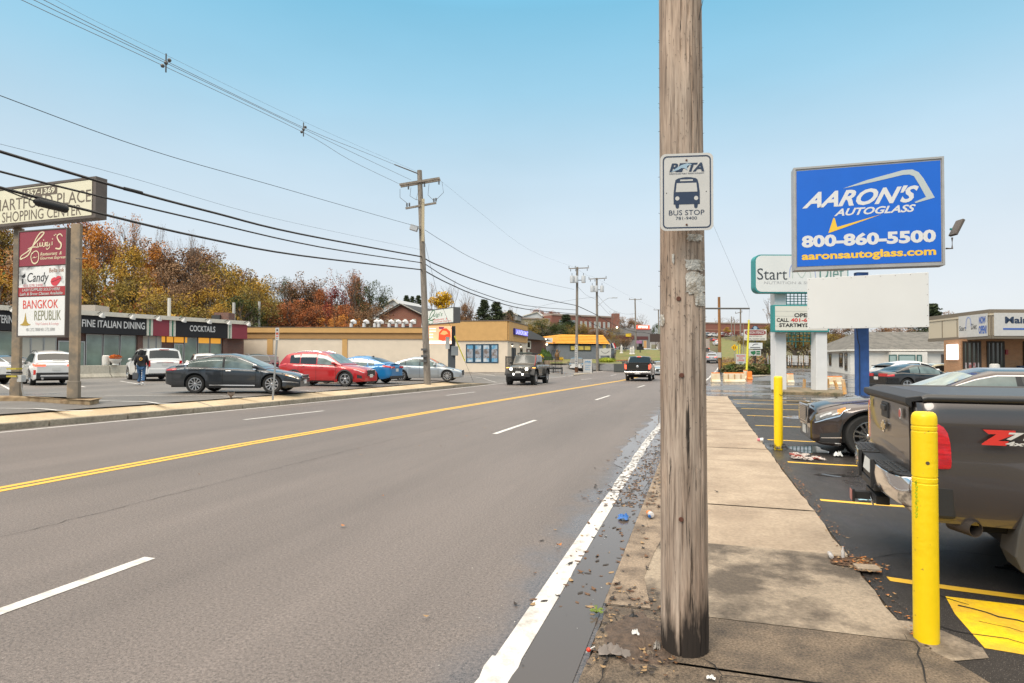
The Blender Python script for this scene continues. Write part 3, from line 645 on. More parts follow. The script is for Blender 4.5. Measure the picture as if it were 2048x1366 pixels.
        for e, nm in ((1, 'fplate'), (-1, 'rplate')):
            if P.get(nm): z = P[nm]; g = MB(); g.box((e * (L / 2 + .012), 0, z), (.015, .31, .155), m_pla); o = g.build('licence_plate', c.root, world=False, bevel=.004)
    def part(c, name, fn, sm=None, bevel=0., parent=None):
        g = MB(); fn(g); return g.build(name, parent or c.root, sm, bevel, world=False)
def carloc(u, d, z): return tuple(DG(u, d, z))
SED = dict(L=4.9, W=1.86, wb=2.83, fo=.98, r=.34, top=([0, .05, .35, 1.2, 1.5, 3.9, 4.3, 4.78, 4.9], [.56, .66, .76, .92, .96, 1.06, 1.06, 1.02, .9]), belt=([0, .3, 1.2, 3.0, 4.2, 4.9], [.56, .68, .86, .93, .98, .9]),
    roof=([1.2, 1.5, 2.15, 2.5, 3.1, 3.7, 4.35], [.92, 1.08, 1.37, 1.44, 1.44, 1.34, 1.04]), rmax=1.44, ws=(1.32, 2.12), rw_=(3.55, 4.2), win=[(1.62, 2.62), (2.68, 3.62), (3.66, 3.95)], hl=(.03, .5, 5.1, 6.3), tl=(4.45, 4.88, 4.4, 6.0), mir=(1.62, .95), seams=[1.5, 2.65, 3.6], hnd=[(2.4, .8), (3.35, .8)], fplate=.5, rplate=.72, ns=5)
SUV = dict(L=4.6, W=1.85, wb=2.70, fo=.92, r=.355, top=([0, .06, .4, 1.15, 1.4, 4.2, 4.5, 4.6], [.66, .80, .93, 1.04, 1.06, 1.12, 1.12, .98]), belt=([0, .3, 1.1, 3.0, 4.2, 4.6], [.66, .80, .98, 1.04, 1.10, 1.0]),
    roof=([1.15, 1.35, 1.95, 2.4, 3.3, 3.95, 4.15, 4.5], [1.04, 1.14, 1.52, 1.63, 1.64, 1.58, 1.52, 1.11]), rmax=1.64, ws=(1.25, 1.98), rw_=(4.19, 4.44), win=[(1.5, 2.42), (2.48, 3.32), (3.37, 3.9, 1.7)], hl=(.03, .5, 5.2, 6.3), tl=(4.1, 4.56, 4.6, 6.0), tlc=(.45, .72, .88, .99), mir=(1.5, 1.05), seams=[1.4, 2.45, 3.4], hnd=[(2.2, .9), (3.15, .9)], rplate=.8, fplate=.5, ns=5, clad=1,
    plan=([0, .1, .35, .9, 3.7, 4.3, 4.52, 4.6], [.72, .84, .93, 1, 1, .95, .88, .82]))
BIG = dict(L=5.18, W=2.04, wb=2.95, fo=1.0, r=.40, tw=.27, top=([0, .05, .3, 1.4, 1.6, 5.0, 5.14, 5.18], [.9, 1.0, 1.12, 1.2, 1.2, 1.22, 1.2, 1.05]), belt=([0, .3, 1.4, 5.0, 5.18], [.9, 1.02, 1.15, 1.18, 1.05]),
    roof=([1.4, 1.6, 2.2, 2.5, 4.6, 4.88, 5.1], [1.2, 1.3, 1.76, 1.86, 1.86, 1.80, 1.2]), rmax=1.86, rw=.80, ws=(1.5, 2.2), rw_=(4.9, 5.06), win=[(1.75, 2.75), (2.82, 3.65), (3.75, 4.7)], hl=(.02, .35, 5.0, 6.2), tl=(4.95, 5.17, 3.2, 6.0), tlc=(.76, .90, .84, 1.2), mir=(1.9, 1.2), seams=[1.75, 2.8, 3.7], hnd=[(2.55, 1), (3.45, 1)], rplate=.98, ns=5,
    plan=([0, .08, .3, .8, 4.9, 5.12, 5.18], [.78, .88, .95, 1, 1, .97, .93]), sill=([0, .5, 4.6, 5.18], [.32, .3, .34, .42]), clad=0)
def rear_bits(c, z0=.3, z1=.5, m=None):
    L, W = c.L, c.W
    c.part('rear_bumper', lambda g: g.box((-L / 2 - .0, 0, (z0 + z1) / 2), (.10, W * .84, z1 - z0), m or m_blk), 40, .02)
def grille(c, w, z0, z1, m=m_blk, frame=None, x=.0):
    def f(g):
        g.box((c.L / 2 + .0 + x, 0, (z0 + z1) / 2), (.03, w, z1 - z0), m)
        if frame: g.box((c.L / 2 + .005 + x, 0, z1), (.04, w + .03, .03), frame); g.box((c.L / 2 + .005 + x, 0, z0), (.04, w * .7, .025), frame)
    c.part('grille', f, 40, .008)
def roof_rails(c, s0, s1, m=m_blk):
    for sd in (-1, 1):
        pts = [c.cp(s0 + (s1 - s0) * i / 8, 3.0, sd, .0) + Vector((0, 0, .01 + .05 * min(1, 4 * min(i / 8, 1 - i / 8)))) for i in range(9)]
        c.part('roof_rail', lambda g: g.tube(pts, .016, m), 40)
# --- left shopping centre car park
zL = .36
buick = Car('parked_car', 'dark slate-grey sedan with chrome window surround and lit headlight, side on', 'car', carloc(481, 24.1, zL), 3, SED, paint('slate', (.028, .034, .042), .5, .28), glass=m_glg, sglass=m_glg, L=5.02, wb=2.84, fo=1.0,
    top=([0, .05, .35, 1.2, 1.5, 3.9, 4.4, 4.9, 5.02], [.55, .66, .77, .93, .97, 1.08, 1.09, 1.05, .92]), belt=([0, .3, 1.2, 3.0, 4.2, 5.02], [.55, .68, .87, .95, 1.0, .92]),
    roof=([1.25, 1.6, 2.3, 2.7, 3.2, 3.8, 4.6], [.93, 1.10, 1.39, 1.455, 1.45, 1.34, 1.07]), rmax=1.455, ws=(1.4, 2.28), rw_=(3.7, 4.45), win=[(1.72, 2.78), (2.86, 4.12, 1.7)], dlo=(1.6, 4.25, m_chr), seams=[1.6, 2.82, 3.7], hnd=[(2.6, .8), (3.6, .8)], hndm=m_chr, hlm=m_drl, amb=1, trim=(1.62, 3.3, 1.0, m_chr), ns=10, rs='five', rimk='b', r=.35, tl=(4.55, 4.98, 4.6, 6.0), mirm=paint('slate', (.028, .034, .042)), fplate=.42)
grille(buick, .9, .45, .68, m_blk, m_chr); buick.part('grille_wings', lambda g: (g.box((2.53, .2, .57), (.02, .5, .03), m_chr, rx=.15), g.box((2.53, -.2, .57), (.02, .5, .03), m_chr, rx=-.15)))
buick.patch('fog_trim', buick.bp, .05, .6, 2.2, 2.5, m_chr, -1, 6, 1, .012)
cx5 = Car('parked_car', 'bright red compact SUV with black wheel arches parked nose to the footway', 'SUV', carloc(658, 30.4, zL), -13, SUV, paint('red', (.42, .007, .010), .1, .3), glass=m_gls, wglass=m_glg, L=4.55, rim=m_alu, ns=5, rs='split', rimk='c',
    win=[(1.5, 2.42, 1.8, m_glg), (2.48, 3.32), (3.37, 3.9, 1.7)], amb=0)
grille(cx5, .8, .5, .78, m_blk, m_chr); roof_rails(cx5, 2.3, 3.7, m_chr); rear_bits(cx5)
cx5.patch('fog_light', cx5.bp, .1, .32, 1.8, 2.9, m_blk, -1, 3, 2, .012)
kia = Car('parked_car', 'bright blue compact sedan with its tail towards the street, behind the red SUV', 'car', carloc(716, 33.6, zL), 166, SED, paint('blue', (.008, .17, .42), .1, .28), L=4.64, wb=2.7, fo=.9, glass=m_glg, rglass=m_gls,
    roof=([1.15, 1.4, 2.05, 2.4, 2.9, 3.5, 4.3], [.92, 1.08, 1.35, 1.43, 1.43, 1.33, 1.06]), rmax=1.43, ws=(1.25, 2.0), rw_=(3.35, 4.1), win=[(1.5, 2.42), (2.48, 3.3), (3.36, 3.72)], seams=[1.4, 2.45, 3.3], hnd=[(2.2, .8), (3.1, .8)], tl=(4.2, 4.62, 4.6, 6.0), top=([0, .05, .35, 1.15, 1.5, 3.6, 4.1, 4.55, 4.64], [.56, .66, .76, .92, .96, 1.04, 1.05, 1.05, .9]), tlc=(.3, .8, .83, .93), rim=m_dalu, rimk='d', ns=5, tw=.21)
rear_bits(kia, .28, .42); kia.part('spoiler', lambda g: g.box((-2.24, 0, 1.07), (.12, 1.2, .025), paint('blue', (0, 0, 0))), 40, .01); kia.part('shark_fin', lambda g: g.prism([(-.75, .01, 1.43), (-1.0, .01, 1.40), (-.95, .01, 1.50)], (0, -.03, 0), m_blk))
audi = Car('parked_car', 'silver sedan parked beyond the leaning utility pole', 'car', carloc(851, 38.0, .33), -3, SED, paint('silver', (.42, .45, .47), .6, .3), L=4.7, wb=2.81, fo=.85, glass=m_glg, ns=10, rs='five', rimk='e', dlo=(1.5, 3.95, m_chr), fplate=0,
    roof=([1.15, 1.4, 2.05, 2.4, 3.0, 3.6, 4.2], [.92, 1.08, 1.36, 1.43, 1.43, 1.30, 1.06]), rmax=1.43, top=([0, .05, .35, 1.15, 1.5, 3.7, 4.1, 4.6, 4.7], [.56, .66, .76, .92, .96, 1.04, 1.05, 1.03, .9]), win=[(1.55, 2.5), (2.56, 3.4), (3.45, 3.8)], rw_=(3.4, 4.05), ws=(1.25, 2.0), seams=[1.4, 2.53, 3.35], tl=(4.3, 4.68, 4.6, 6.0), hnd=[(2.25, .8), (3.15, .8)])
grille(audi, .7, .35, .68, m_blk, m_chr)
esc = Car('parked_car', 'white crossover with glowing red tail lights seen from behind between the sign posts', 'SUV', carloc(97, 31.3, zL), 135, SUV, paint('white', (.70, .70, .69), 0, .3), tlm=m_redl, tl=(4.2, 4.57, 4.3, 5.4), tlc=(.42, .84, .93, 1.02), rw_=(4.17, 4.42), wq=3.0)
rear_bits(esc, .32, .62); esc.part('bumper_trim', lambda g: g.box((-2.345, 0, .46), (.03, 1.25, .09), m_alu), 40, .02); esc.part('exhaust_pipe', lambda g: (g.cyl((-2.3, .55, .34), (-2.37, .55, .34), .05, .05, m_chr)))
esc.part('rear_wiper', lambda g: g.box((-2.24, -.1, 1.2), (.03, .5, .02), m_blk)); roof_rails(esc, 1.9, 3.9); esc.patch('rear_reflector', esc.bp, 4.35, 4.55, 1.6, 2.9, m_red, 1, 3, 2, .012)
tah = Car('parked_car', 'large white full-size SUV beside the walking person', 'SUV', carloc(306, 37.6, zL), 134, BIG, paint('white', (.70, .70, .69), 0, .3), rimk='f', ns=6, rs='five', rim=m_chr)
rear_bits(tah, .45, .72, paint('white', (0, 0, 0))); tah.part('lower_valance', lambda g: g.box((-2.55, 0, .40), (.08, 1.7, .12), m_blk)); tah.part('brake_light', lambda g: g.box((-2.36, 0, 1.84), (.03, .5, .04), m_red)); roof_rails(tah, 2.4, 4.6, m_chr); tah.part('tailgate_trim', lambda g: g.box((-2.6, 0, .9 + .19), (.02, .9, .035), m_chr))
wsu = Car('parked_car', 'small white crossover whose roof shows above the dark grey sedan', 'SUV', carloc(408, 43.5, zL), 122, SUV, paint('white', (.70, .70, .69), 0, .3), r=.34); rear_bits(wsu); roof_rails(wsu, 2.2, 3.8)
sub = Car('parked_car', 'charcoal station wagon with silver roof rails above the grey sedan bonnet', 'SUV', carloc(508, 49, zL), 124, SUV, paint('charcoal', (.045, .05, .055), .5, .3)); rear_bits(sub, .32, .55, m_blk); roof_rails(sub, 2.0, 4.0, m_alu)
pur = Car('parked_car', 'dark maroon SUV farthest back beside the cream wall', 'SUV', carloc(530, 56, zL), 122, SUV, paint('maroon', (.06, .012, .03), .4, .3)); rear_bits(pur); roof_rails(pur, 2.0, 4.0)
blk1 = Car('parked_car', 'black sedan half hidden behind the left sign post', 'car', carloc(5, 38, zL), 150, SED, paint('black', (.010, .010, .011), .3, .2), glass=m_gls); rear_bits(blk1)
wh1 = Car('parked_car', 'white car cut by the left edge of the picture', 'car', carloc(-55, 31.5, zL), 152, SED, paint('white', (.70, .70, .69), 0, .3)); rear_bits(wh1)
# --- traffic
m_jp = paint('khaki', (.060, .053, .040), .3, .5)
jeep = Car('off_road_truck', 'muddy khaki off-road pickup with lit headlights and black roof rack coming towards the camera', 'pickup', carloc(1058, 42.4, 0), -105.5, BIG, m_jp, L=5.5, W=1.78, wb=3.45, fo=.82, r=.46, ra=.56, tw=.30, wo=.1, rs='off', rimk='j', rim=m_alu, ns=8, hl=None, tl=None, tlc=None, amb=0, rplate=0, clad=0, flare=0,
    top=([0, .05, .3, 1.3, 1.5, 3.3, 3.35, 5.5], [1.10, 1.22, 1.28, 1.34, 1.34, 1.36, 1.30, 1.30]), belt=([0, .3, 1.4, 3.3, 5.5], [1.10, 1.22, 1.28, 1.32, 1.28]), roof=([1.4, 1.45, 1.75, 1.85, 3.4, 3.48, 3.52], [1.34, 1.40, 1.90, 1.95, 1.96, 1.92, 1.34]), rmax=1.95, rw=.80, ws=(1.46, 1.74), rw_=(3.485, 3.515), win=[(1.8, 2.5), (2.6, 3.25)], wglass=mat('jeep_glass', (.05, .06, .06), .08, spec=.5), seams=[1.5, 2.55, 3.4],
    plan=([0, .1, .3, 1.3, 1.5, 5.4, 5.5], [.72, .76, .80, .86, .98, .98, .95]), sill=([0, .3, 1.4, 5.5], [.62, .60, .52, .6]), gc=.5, mir=(1.6, 1.4), mirm=m_blk, hnd=[(2.35, 1), (3.1, 1)], hndm=m_blk)
def jf(g):
    for i in range(7): g.box((2.76, (i - 3) * .115, 1.02), (.03, .055, .26), m_blk)
jeep.part('grille', jf)
for sd in (-1, 1):
    jeep.part('headlight', lambda g: g.lathe((2.75, sd * .52, 1.05), [(.085, 0), (.085, .03), (.06, .05), (0, .055)], m_hll, 16, 'X'), 40)
    jeep.part('fog_light', lambda g: g.lathe((2.93, sd * .30, .72), [(.06, 0), (.06, .04), (.04, .06), (0, .065)], m_hll, 14, 'X'), 40)
    def ff(g, sd=sd):
        for cx in (.82, 4.27):
            pts = [(cx - .66, .72), (cx - .5, 1.04), (cx - .36, 1.14), (cx + .36, 1.14), (cx + .55, .98), (cx + .68, .7)]
            for i in range(5): (a, z), (b_, w_) = pts[i], pts[i + 1]; g.add([(2.75 - a, sd * .66, z), (2.75 - b_, sd * .66, w_), (2.75 - b_, sd * 1.0, w_ - .03), (2.75 - a, sd * 1.0, z - .03), (2.75 - a, sd * .66, z - .06), (2.75 - b_, sd * .66, w_ - .06), (2.75 - b_, sd * 1.0, w_ - .09), (2.75 - a, sd * 1.0, z - .09)], [(0, 1, 2, 3), (7, 6, 5, 4), (3, 2, 6, 7), (0, 3, 7, 4), (1, 5, 6, 2), (0, 4, 5, 1)], m_blk)
    jeep.part('fender', ff); jeep.part('indicator', lambda g: g.box((2.22, sd * .88, 1.12), (.16, .2, .06), m_ambl), None, .01)
    jeep.part('side_step', lambda g: g.tube([(.95, sd * .98, .5), (-.7, sd * .98, .5)], .04, m_blk), 40)
jeep.part('front_bumper', lambda g: (g.box((2.84, 0, .66), (.2, 1.5, .22), m_blk), g.tube([(2.94, -.35, .76), (2.96, -.3, .98), (2.96, .3, .98), (2.94, .35, .76)], .028, m_blk), g.box((2.8, 0, .5), (.1, .9, .12), m_blk), g.cyl((2.9, -.2, .82), (2.9, .2, .82), .06, .06, m_alu)), None, .01)
jeep.part('licence_plate', lambda g: g.box((2.96, 0, .86), (.012, .31, .12), m_pla))
jeep.part('roof_rack', lambda g: ([g.box((.1, (i - 4) * .13, 2.06), (1.5, .03, .03), m_blk) for i in range(9)], g.tube([(.9, -.6, 2.1), (.9, .6, 2.1), (-.75, .6, 2.1), (-.75, -.6, 2.1), (.9, -.6, 2.1)], .022, m_blk), g.box((.93, 0, 2.12), (.05, .9, .07), mat('light_bar', (.12, .14, .12), .4)), [g.box((x, y, 2.0), (.04, .04, .12), m_blk) for x in (.7, -.6) for y in (-.6, .6)]))
jeep.part('sport_bar', lambda g: [g.tube([(-.9, y, 1.3), (-1.0, y, 1.78), (-2.2, y, 1.72), (-2.3, y, 1.3)], .03, m_blk) for y in (-.6, .6)] + [g.tube([(x, -.6, z), (x, .6, z)], .03, m_blk) for x, z in ((-1.0, 1.78), (-1.6, 1.75), (-2.2, 1.72))] + [g.box((-1.3 - .3 * i, (-1) ** i * .2, 1.5), (.22, .3, .3), m_blk, rz=i) for i in range(4)])
jeep.part('tail_light', lambda g: [g.box((-2.76, s * .72, 1.0), (.04, .12, .26), m_red) for s in (-1, 1)]); jeep.part('snorkel', lambda g: g.tube([(1.7, .8, 1.25), (1.55, .84, 1.6), (1.3, .80, 1.95)], .035, mat('red_strap', (.25, .02, .02), .5)))
ram = Car('pickup_truck', 'black full-size pickup with chrome rear bumper driving away in the inner lane', 'pickup', carloc(1281, 50.6, 0), 73.5, BIG, paint('black', (.010, .010, .011), .3, .2), L=5.8, W=2.05, wb=3.57, fo=.95, r=.41, tlm=m_redl, clad=0,
    top=([0, .05, .3, 1.4, 1.6, 5.72, 5.8], [.98, 1.08, 1.2, 1.28, 1.28, 1.42, 1.40]), belt=([0, .3, 1.4, 3.9, 5.8], [.98, 1.1, 1.22, 1.3, 1.38]), roof=([1.5, 1.7, 2.35, 2.6, 3.95, 4.1, 4.25], [1.28, 1.38, 1.84, 1.93, 1.93, 1.88, 1.32]), rmax=1.93, rw=.80, ws=(1.6, 2.35), rw_=(4.11, 4.22), win=[(1.95, 2.85), (2.95, 3.85)], seams=[1.9, 2.9, 3.95, 4.28], tl=(5.5, 5.79, 3.0, 5.9), tlc=(.84, .97, .94, 1.28), mir=(1.95, 1.35), mirm=m_blk, rplate=0, plan=([0, .08, .3, .8, 5.7, 5.8], [.8, .9, .96, 1, 1, .97]), sill=([0, .5, 5.8], [.36, .38, .52]), gc=.36)
ram.part('rear_bumper', lambda g: (g.box((-2.98, 0, .69), (.14, 2.02, .14), m_chr), g.box((-2.96, 0, .62), (.12, .5, .16), m_chr)), None, .03)
ram.part('licence_plate', lambda g: g.box((-3.04, 0, .66), (.012, .31, .155), m_pla)); ram.part('bed_cover', lambda g: g.box((-2.1, 0, 1.44), (1.55, 1.75, .03), m_blk)); ram.part('emblem', lambda g: g.ball((-2.905, 0, 1.15), .1, m_chr, 12, (.1, 1, 1)))
ram.part('tailgate_handle', lambda g: g.box((-2.905, 0, 1.34), (.02, 1.3, .04), m_blk)); ram.part('brake_light', lambda g: (g.box((-1.3, 0, 1.925), (.04, .5, .05), m_pla), g.box((-1.325, 0, 1.925), (.02, .24, .055), m_redl)))
ram.part('exhaust_pipe', lambda g: [g.cyl((-2.8, y, .45), (-2.97, y, .45), .045, .045, m_chr) for y in (.75, -.75)])
onc = Car('oncoming_car', 'silver car with amber lit lamp passing just beyond the black pickup', 'car', carloc(1322, 66, .05), -105, SED, paint('silver', (.42, .45, .47), .6, .3), hlm=m_ambl); grille(onc, .9, .4, .68)
def far_car(u, d, lab, col, a, P=SUV, z=None, name='moving_car', cat='car', **k):
    p = DG(u, d, 0); p.z = (zr(p.y) if z is None else (terrain(p.x, p.y) if z == 't' else z)); return Car(name, lab, cat, tuple(p), a, P, paint('c%d%d%d' % tuple(int(x * 99) for x in col), col, .2, .3), **k)
xo = far_car(1426, 104, 'silver-grey hatchback with brake lights on, right of the big wooden pole', (.30, .32, .36), 66, tlm=m_redl); rear_bits(xo)
rs_ = far_car(1425, 205, 'dark red SUV far up the hill road', (.25, .01, .015), 100, tlm=m_redl); wh2 = far_car(1434, 185, 'small white car on the far bend of the road', (.7, .7, .7), 84)
wh3 = far_car(1412, 225, 'white car beyond the box truck near the crest', (.7, .7, .7), -90, hlm=m_drl)
# box truck
p = DG(1407, 160, 0); bt = thing('box_truck', 'brown-grey box truck driving uphill behind the big wooden pole', 'truck', (p.x, p.y, zr(p.y)), YAW + math.radians(80))
g = MB(); g.box((-.6, 0, 1.95), (4.6, 2.3, 2.3), mat('truck_box', (.36, .30, .26), .5)); g.build('cargo_box', bt, bevel=.04, world=False)
g = MB(); g.box((2.6, 0, 1.4), (1.6, 2.1, 1.6), mat('truck_cab', (.5, .5, .5), .4)); g.build('cab', bt, bevel=.15, world=False)
g = MB(); g.box((.2, 0, .62), (6.2, 1.0, .25), m_blk); g.box((-2.95, 0, .55), (.1, 2.2, .15), m_blk); g.build('chassis', bt, world=False)
for s in (-1, 1):
    g = MB(); g.box((-2.93, s * 1.0, .75), (.06, .2, .12), m_redl); g.build('tail_light', bt, world=False)
    for x in (-1.6, 2.5): g = MB(); g.lathe((x, s * .95, .45), [(0, -.15), (.45, -.15), (.45, .15), (0, .15)], m_rub, 18, 'Y'); g.build('wheel', bt, 40, world=False)
# black SUV waiting by the laundry wall
dk = Car('parked_car', 'black boxy SUV with white bumper on the side drive behind the pole with vertical lettering', 'SUV', carloc(1153, 77.5, .25), -98, SUV, paint('black', (.010, .010, .011), .3, .2), clad=0); grille(dk, 1.1, .62, .86, m_pla)
dk.part('front_bumper', lambda g: g.box((2.32, 0, .5), (.1, 1.5, .22), mat('pale_bumper', (.6, .6, .6), .4)), None, .03)
# --- right-hand car park
chal = Car('parked_car', 'black two-door coupe parked beyond the maroon-brown sedan', 'car', carloc(1836, 33.5, .0), 7, SED, paint('black', (.010, .010, .011), .3, .2), wb=2.95, fo=.95, L=5.0, r=.36, glass=m_glg, rglass=m_gls, ns=5, rs='five', rimk='g',
    roof=([1.5, 1.8, 2.45, 2.8, 3.3, 3.9, 4.4], [.95, 1.08, 1.36, 1.43, 1.42, 1.28, 1.08]), rmax=1.43, ws=(1.6, 2.4), rw_=(3.75, 4.25), win=[(1.95, 3.1), (3.16, 3.7)], seams=[1.85, 3.2], hnd=[(3.0, .8)], tl=(4.6, 4.98, 4.2, 5.9), tlc=(.2, .85, .82, .98), top=([0, .05, .35, 1.5, 3.9, 4.4, 4.9, 5.0], [.6, .74, .84, .97, 1.08, 1.10, 1.09, .9]), belt=([0, .3, 1.4, 3.0, 4.2, 5.0], [.6, .74, .9, .96, 1.03, .9])); rear_bits(chal, .25, .4)
lex = Car('parked_car', 'white crossover parked left of the black coupe', 'SUV', carloc(1822, 37.5, .0), 8, SUV, paint('white', (.70, .70, .69), 0, .3), tl=(4.0, 4.57, 4.9, 5.7), L=4.85, wb=2.8, roof=([1.15, 1.35, 1.95, 2.4, 3.1, 3.9, 4.3, 4.65], [1.04, 1.14, 1.5, 1.60, 1.6, 1.5, 1.38, 1.11]), rmax=1.6, rw_=(4.0, 4.5)); rear_bits(lex)
lex.part('roof_spoiler', lambda g: g.box((-2.0, 0, 1.36), (.4, 1.2, .04), m_blk), None, .01)
cr1 = Car('parked_car', 'cream hatchback nose showing past the black coupe roof', 'car', carloc(1882, 41, .0), 8, SED, paint('cream', (.6, .55, .4), 0, .3))
# Chrysler-like sedan, near
m_chp = paint('umber', (.045, .031, .028), .5, .25)
ch = Car('parked_car', 'dark umber-brown sedan with slatted chrome grille facing the footway', 'car', (2.57 - .87 + 2.7, 12.64, 0), 162.94, SED, m_chp, L=5.04, W=1.9, wb=3.05, fo=.87, r=.372, ra=.43, tw=.24, glass=m_glg, wglass=mat('chg', (.30, .36, .33), .06, spec=.9, var=.4, vscale=3), rplate=0, fplate=.40,
    top=([0, .04, .1, .3, .9, 1.6, 1.9, 4.3, 5.04], [.66, .78, .86, .93, 1.01, 1.06, 1.07, 1.1, 1.0]), belt=([0, .2, .5, .95, 1.6, 3.2, 5.04], [.60, .72, .84, .93, .99, 1.02, .98]), roof=([1.55, 1.9, 2.45, 2.75, 3.4, 4.0, 4.7], [1.05, 1.19, 1.41, 1.485, 1.485, 1.36, 1.08]), rmax=1.485, rw=.77, ws=(1.68, 2.45), rw_=(3.8, 4.5), win=[(2.05, 3.0), (3.08, 3.95, 1.8, m_gls)], dlo=(1.95, 4.1, m_chr),
    plan=([0, .04, .12, .3, .6, 1.0, 4.0, 4.8, 5.04], [.62, .74, .82, .90, .96, 1, 1, .95, .8]), hl=None, rim=mat('chrome_alloy', (.50, .49, .48), .16, .95), rimk='h', ns=7, rs='split', seams=[1.75, 3.04], hnd=[(2.85, .8)], hndm=m_chr, mir=(1.98, 1.02), amb=0, flare=.05, sill=([0, .15, .5, 5.04], [.26, .19, .18, .25]))
def chg(g):
    g.box((2.53, 0, .69), (.05, .80, .30), m_blk)
    for i in range(9): g.box((2.556, 0, .565 + i * .032), (.02, .78, .012), m_chr)
    g.tube([(2.55, -.42, .54), (2.54, -.44, .84), (2.53, .44, .84), (2.55, .42, .54), (2.55, -.42, .54)], .022, m_chr, 8)
ch.part('grille', chg)
for sd in (-1, 1):
    h = ch.patch('headlight', ch.bp, .07, .50, lambda t: 4.7 - .2 * t, lambda t: 6.5 - .5 * t, mat('dark_lamp', (.14, .135, .13), .08, spec=.9, var=.5, vscale=14), sd, 10, 6, .012)
    ch.patch('lamp_reflector', ch.bp, .13, .30, lambda t: 5.2, lambda t: 6.0, m_hl, sd, 6, 4, .02, parent=h)
    ch.patch('indicator', ch.bp, .39, .51, lambda t: 4.75, lambda t: 6.0, m_amb, sd, 3, 4, .022, parent=h)
    ch.patch('bumper_trim', ch.bp, .05, .58, 4.2, 4.5, m_chr, sd, 10, 1, .02)
    f_ = ch.patch('fog_grille', ch.bp, .12, .46, .9, 2.1, m_blk, sd, 6, 3, .008); ch.patch('fog_trim', ch.bp, .10, .48, .75, .95, m_chr, sd, 8, 1, .014, parent=f_); ch.patch('fog_trim', ch.bp, .14, .44, 1.45, 1.55, m_chr, sd, 8, 1, .014, parent=f_)
ch.part('emblem', lambda g: g.box((2.47, 0, .905), (.05, .34, .02), m_chr), None, .005)
ch.part('wiper', lambda g: (g.tube([(.78, .55, 1.10), (.55, .1, 1.22)], .008, m_blk), g.tube([(.78, -.1, 1.12), (.55, -.5, 1.22)], .008, m_blk)))
for sd in (-1, 1): ch.patch('bonnet_edge', ch.bp, .13, 1.6, 7.0, 7.07, m_seamc, sd, 16, 1, .003)
# ------------------------------------------------------------------ near street furniture
def dep(p): return -(M3.transposed() @ (Vector(p) - CAM)).z
def PY(u, v, Y):
    r = ray(u, v); return CAM + r * (Y / r.y)
def wood(name, c1, c2, dark, sc=1.0, basez=None):
    m = bpy.data.materials.new(name); m.use_nodes = True; n = m.node_tree; b = n.nodes['Principled BSDF']; L = n.links.new; t = n.nodes.new('ShaderNodeTexCoord'); v = t.outputs['Object']
    def noi(s, st, d=6, r=.65, off=None):
        q = n.nodes.new('ShaderNodeTexNoise'); q.inputs['Scale'].default_value = s; q.inputs['Detail'].default_value = d; q.inputs['Roughness'].default_value = r; mp_ = n.nodes.new('ShaderNodeMapping'); mp_.inputs['Scale'].default_value = st; L(v, mp_.inputs[0]); L(mp_.outputs[0], q.inputs[0]); return q.outputs[0]
    def mrg(x, a, b_, c=0., d=1.):
        q = n.nodes.new('ShaderNodeMapRange'); q.inputs[1].default_value = a; q.inputs[2].default_value = b_; q.inputs[3].default_value = c; q.inputs[4].default_value = d; L(x, q.inputs[0]); return q.outputs[0]
    def mx_(f, a, b_, bt='MIX'):
        q = n.nodes.new('ShaderNodeMix'); q.data_type = 'RGBA'; q.blend_type = bt
        if isinstance(f, float): q.inputs[0].default_value = f
        else: L(f, q.inputs[0])
        for i, c in ((6, a), (7, b_)):
            if isinstance(c, tuple): q.inputs[i].default_value = (*c, 1)
            else: L(c, q.inputs[i])
        return q.outputs[2]
    base = mx_(mrg(noi(7 * sc, (1, 1, .12)), .38, .62), c1, c2)
    base = mx_(mrg(noi(60 * sc, (1, 1, .035), 4), .5, .68), base, tuple(x * .52 for x in c2)); base = mx_(mrg(noi(22 * sc, (1, 1, .03), 5), .655, .685), base, dark); base = mx_(mrg(noi(46 * sc, (1, 1, .05), 5), .64, .67), base, dark); base = mx_(mrg(noi(3.2 * sc, (1, 1, .3), 5), .45, .7), base, mx_(1., base, (1.35, 1.3, 1.25), 'MULTIPLY')) if sc >= 1 else base
    base = mx_(1., base, mrg(noi(150 * sc, (1, 1, .05), 2), .2, .8, .8, 1.2), 'MULTIPLY')
    if basez:    # creosote and damp rising from the foot, a stain with a ragged top
        s = n.nodes.new('ShaderNodeSeparateXYZ'); L(v, s.inputs[0]); e = nmath(n, L, 'SUBTRACT', s.outputs[2], nmath(n, L, 'MULTIPLY', noi(9, (1, 1, .15), 5), basez * 2.0))
        base = mx_(mrg(e, -basez * .75, -basez * .40, 1, 0), base, dark)
    L(base, b.inputs['Base Color']); b.inputs['Roughness'].default_value = .85
    bp = n.nodes.new('ShaderNodeBump'); bp.inputs['Strength'].default_value = .7; bp.inputs['Distance'].default_value = .01; L(noi(60 * sc, (1, 1, .035), 4), bp.inputs['Height']); L(bp.outputs[0], b.inputs['Normal']); return m
m_pole = wood('weathered_pole_wood', (.42, .335, .27), (.25, .182, .137), (.022, .015, .011), 1, .52)
m_wood2 = wood('grey_pole_wood', (.30, .265, .225), (.21, .18, .15), (.05, .04, .03), .8)
base = Vector((-.09, 3.70, .01)); pole = thing('utility_pole', 'thick weathered wooden pole in the foreground carrying the bus stop sign', 'utility pole', base)
mb = MB(); NR, NS, Ht = 420, 110, 4.6; P = []
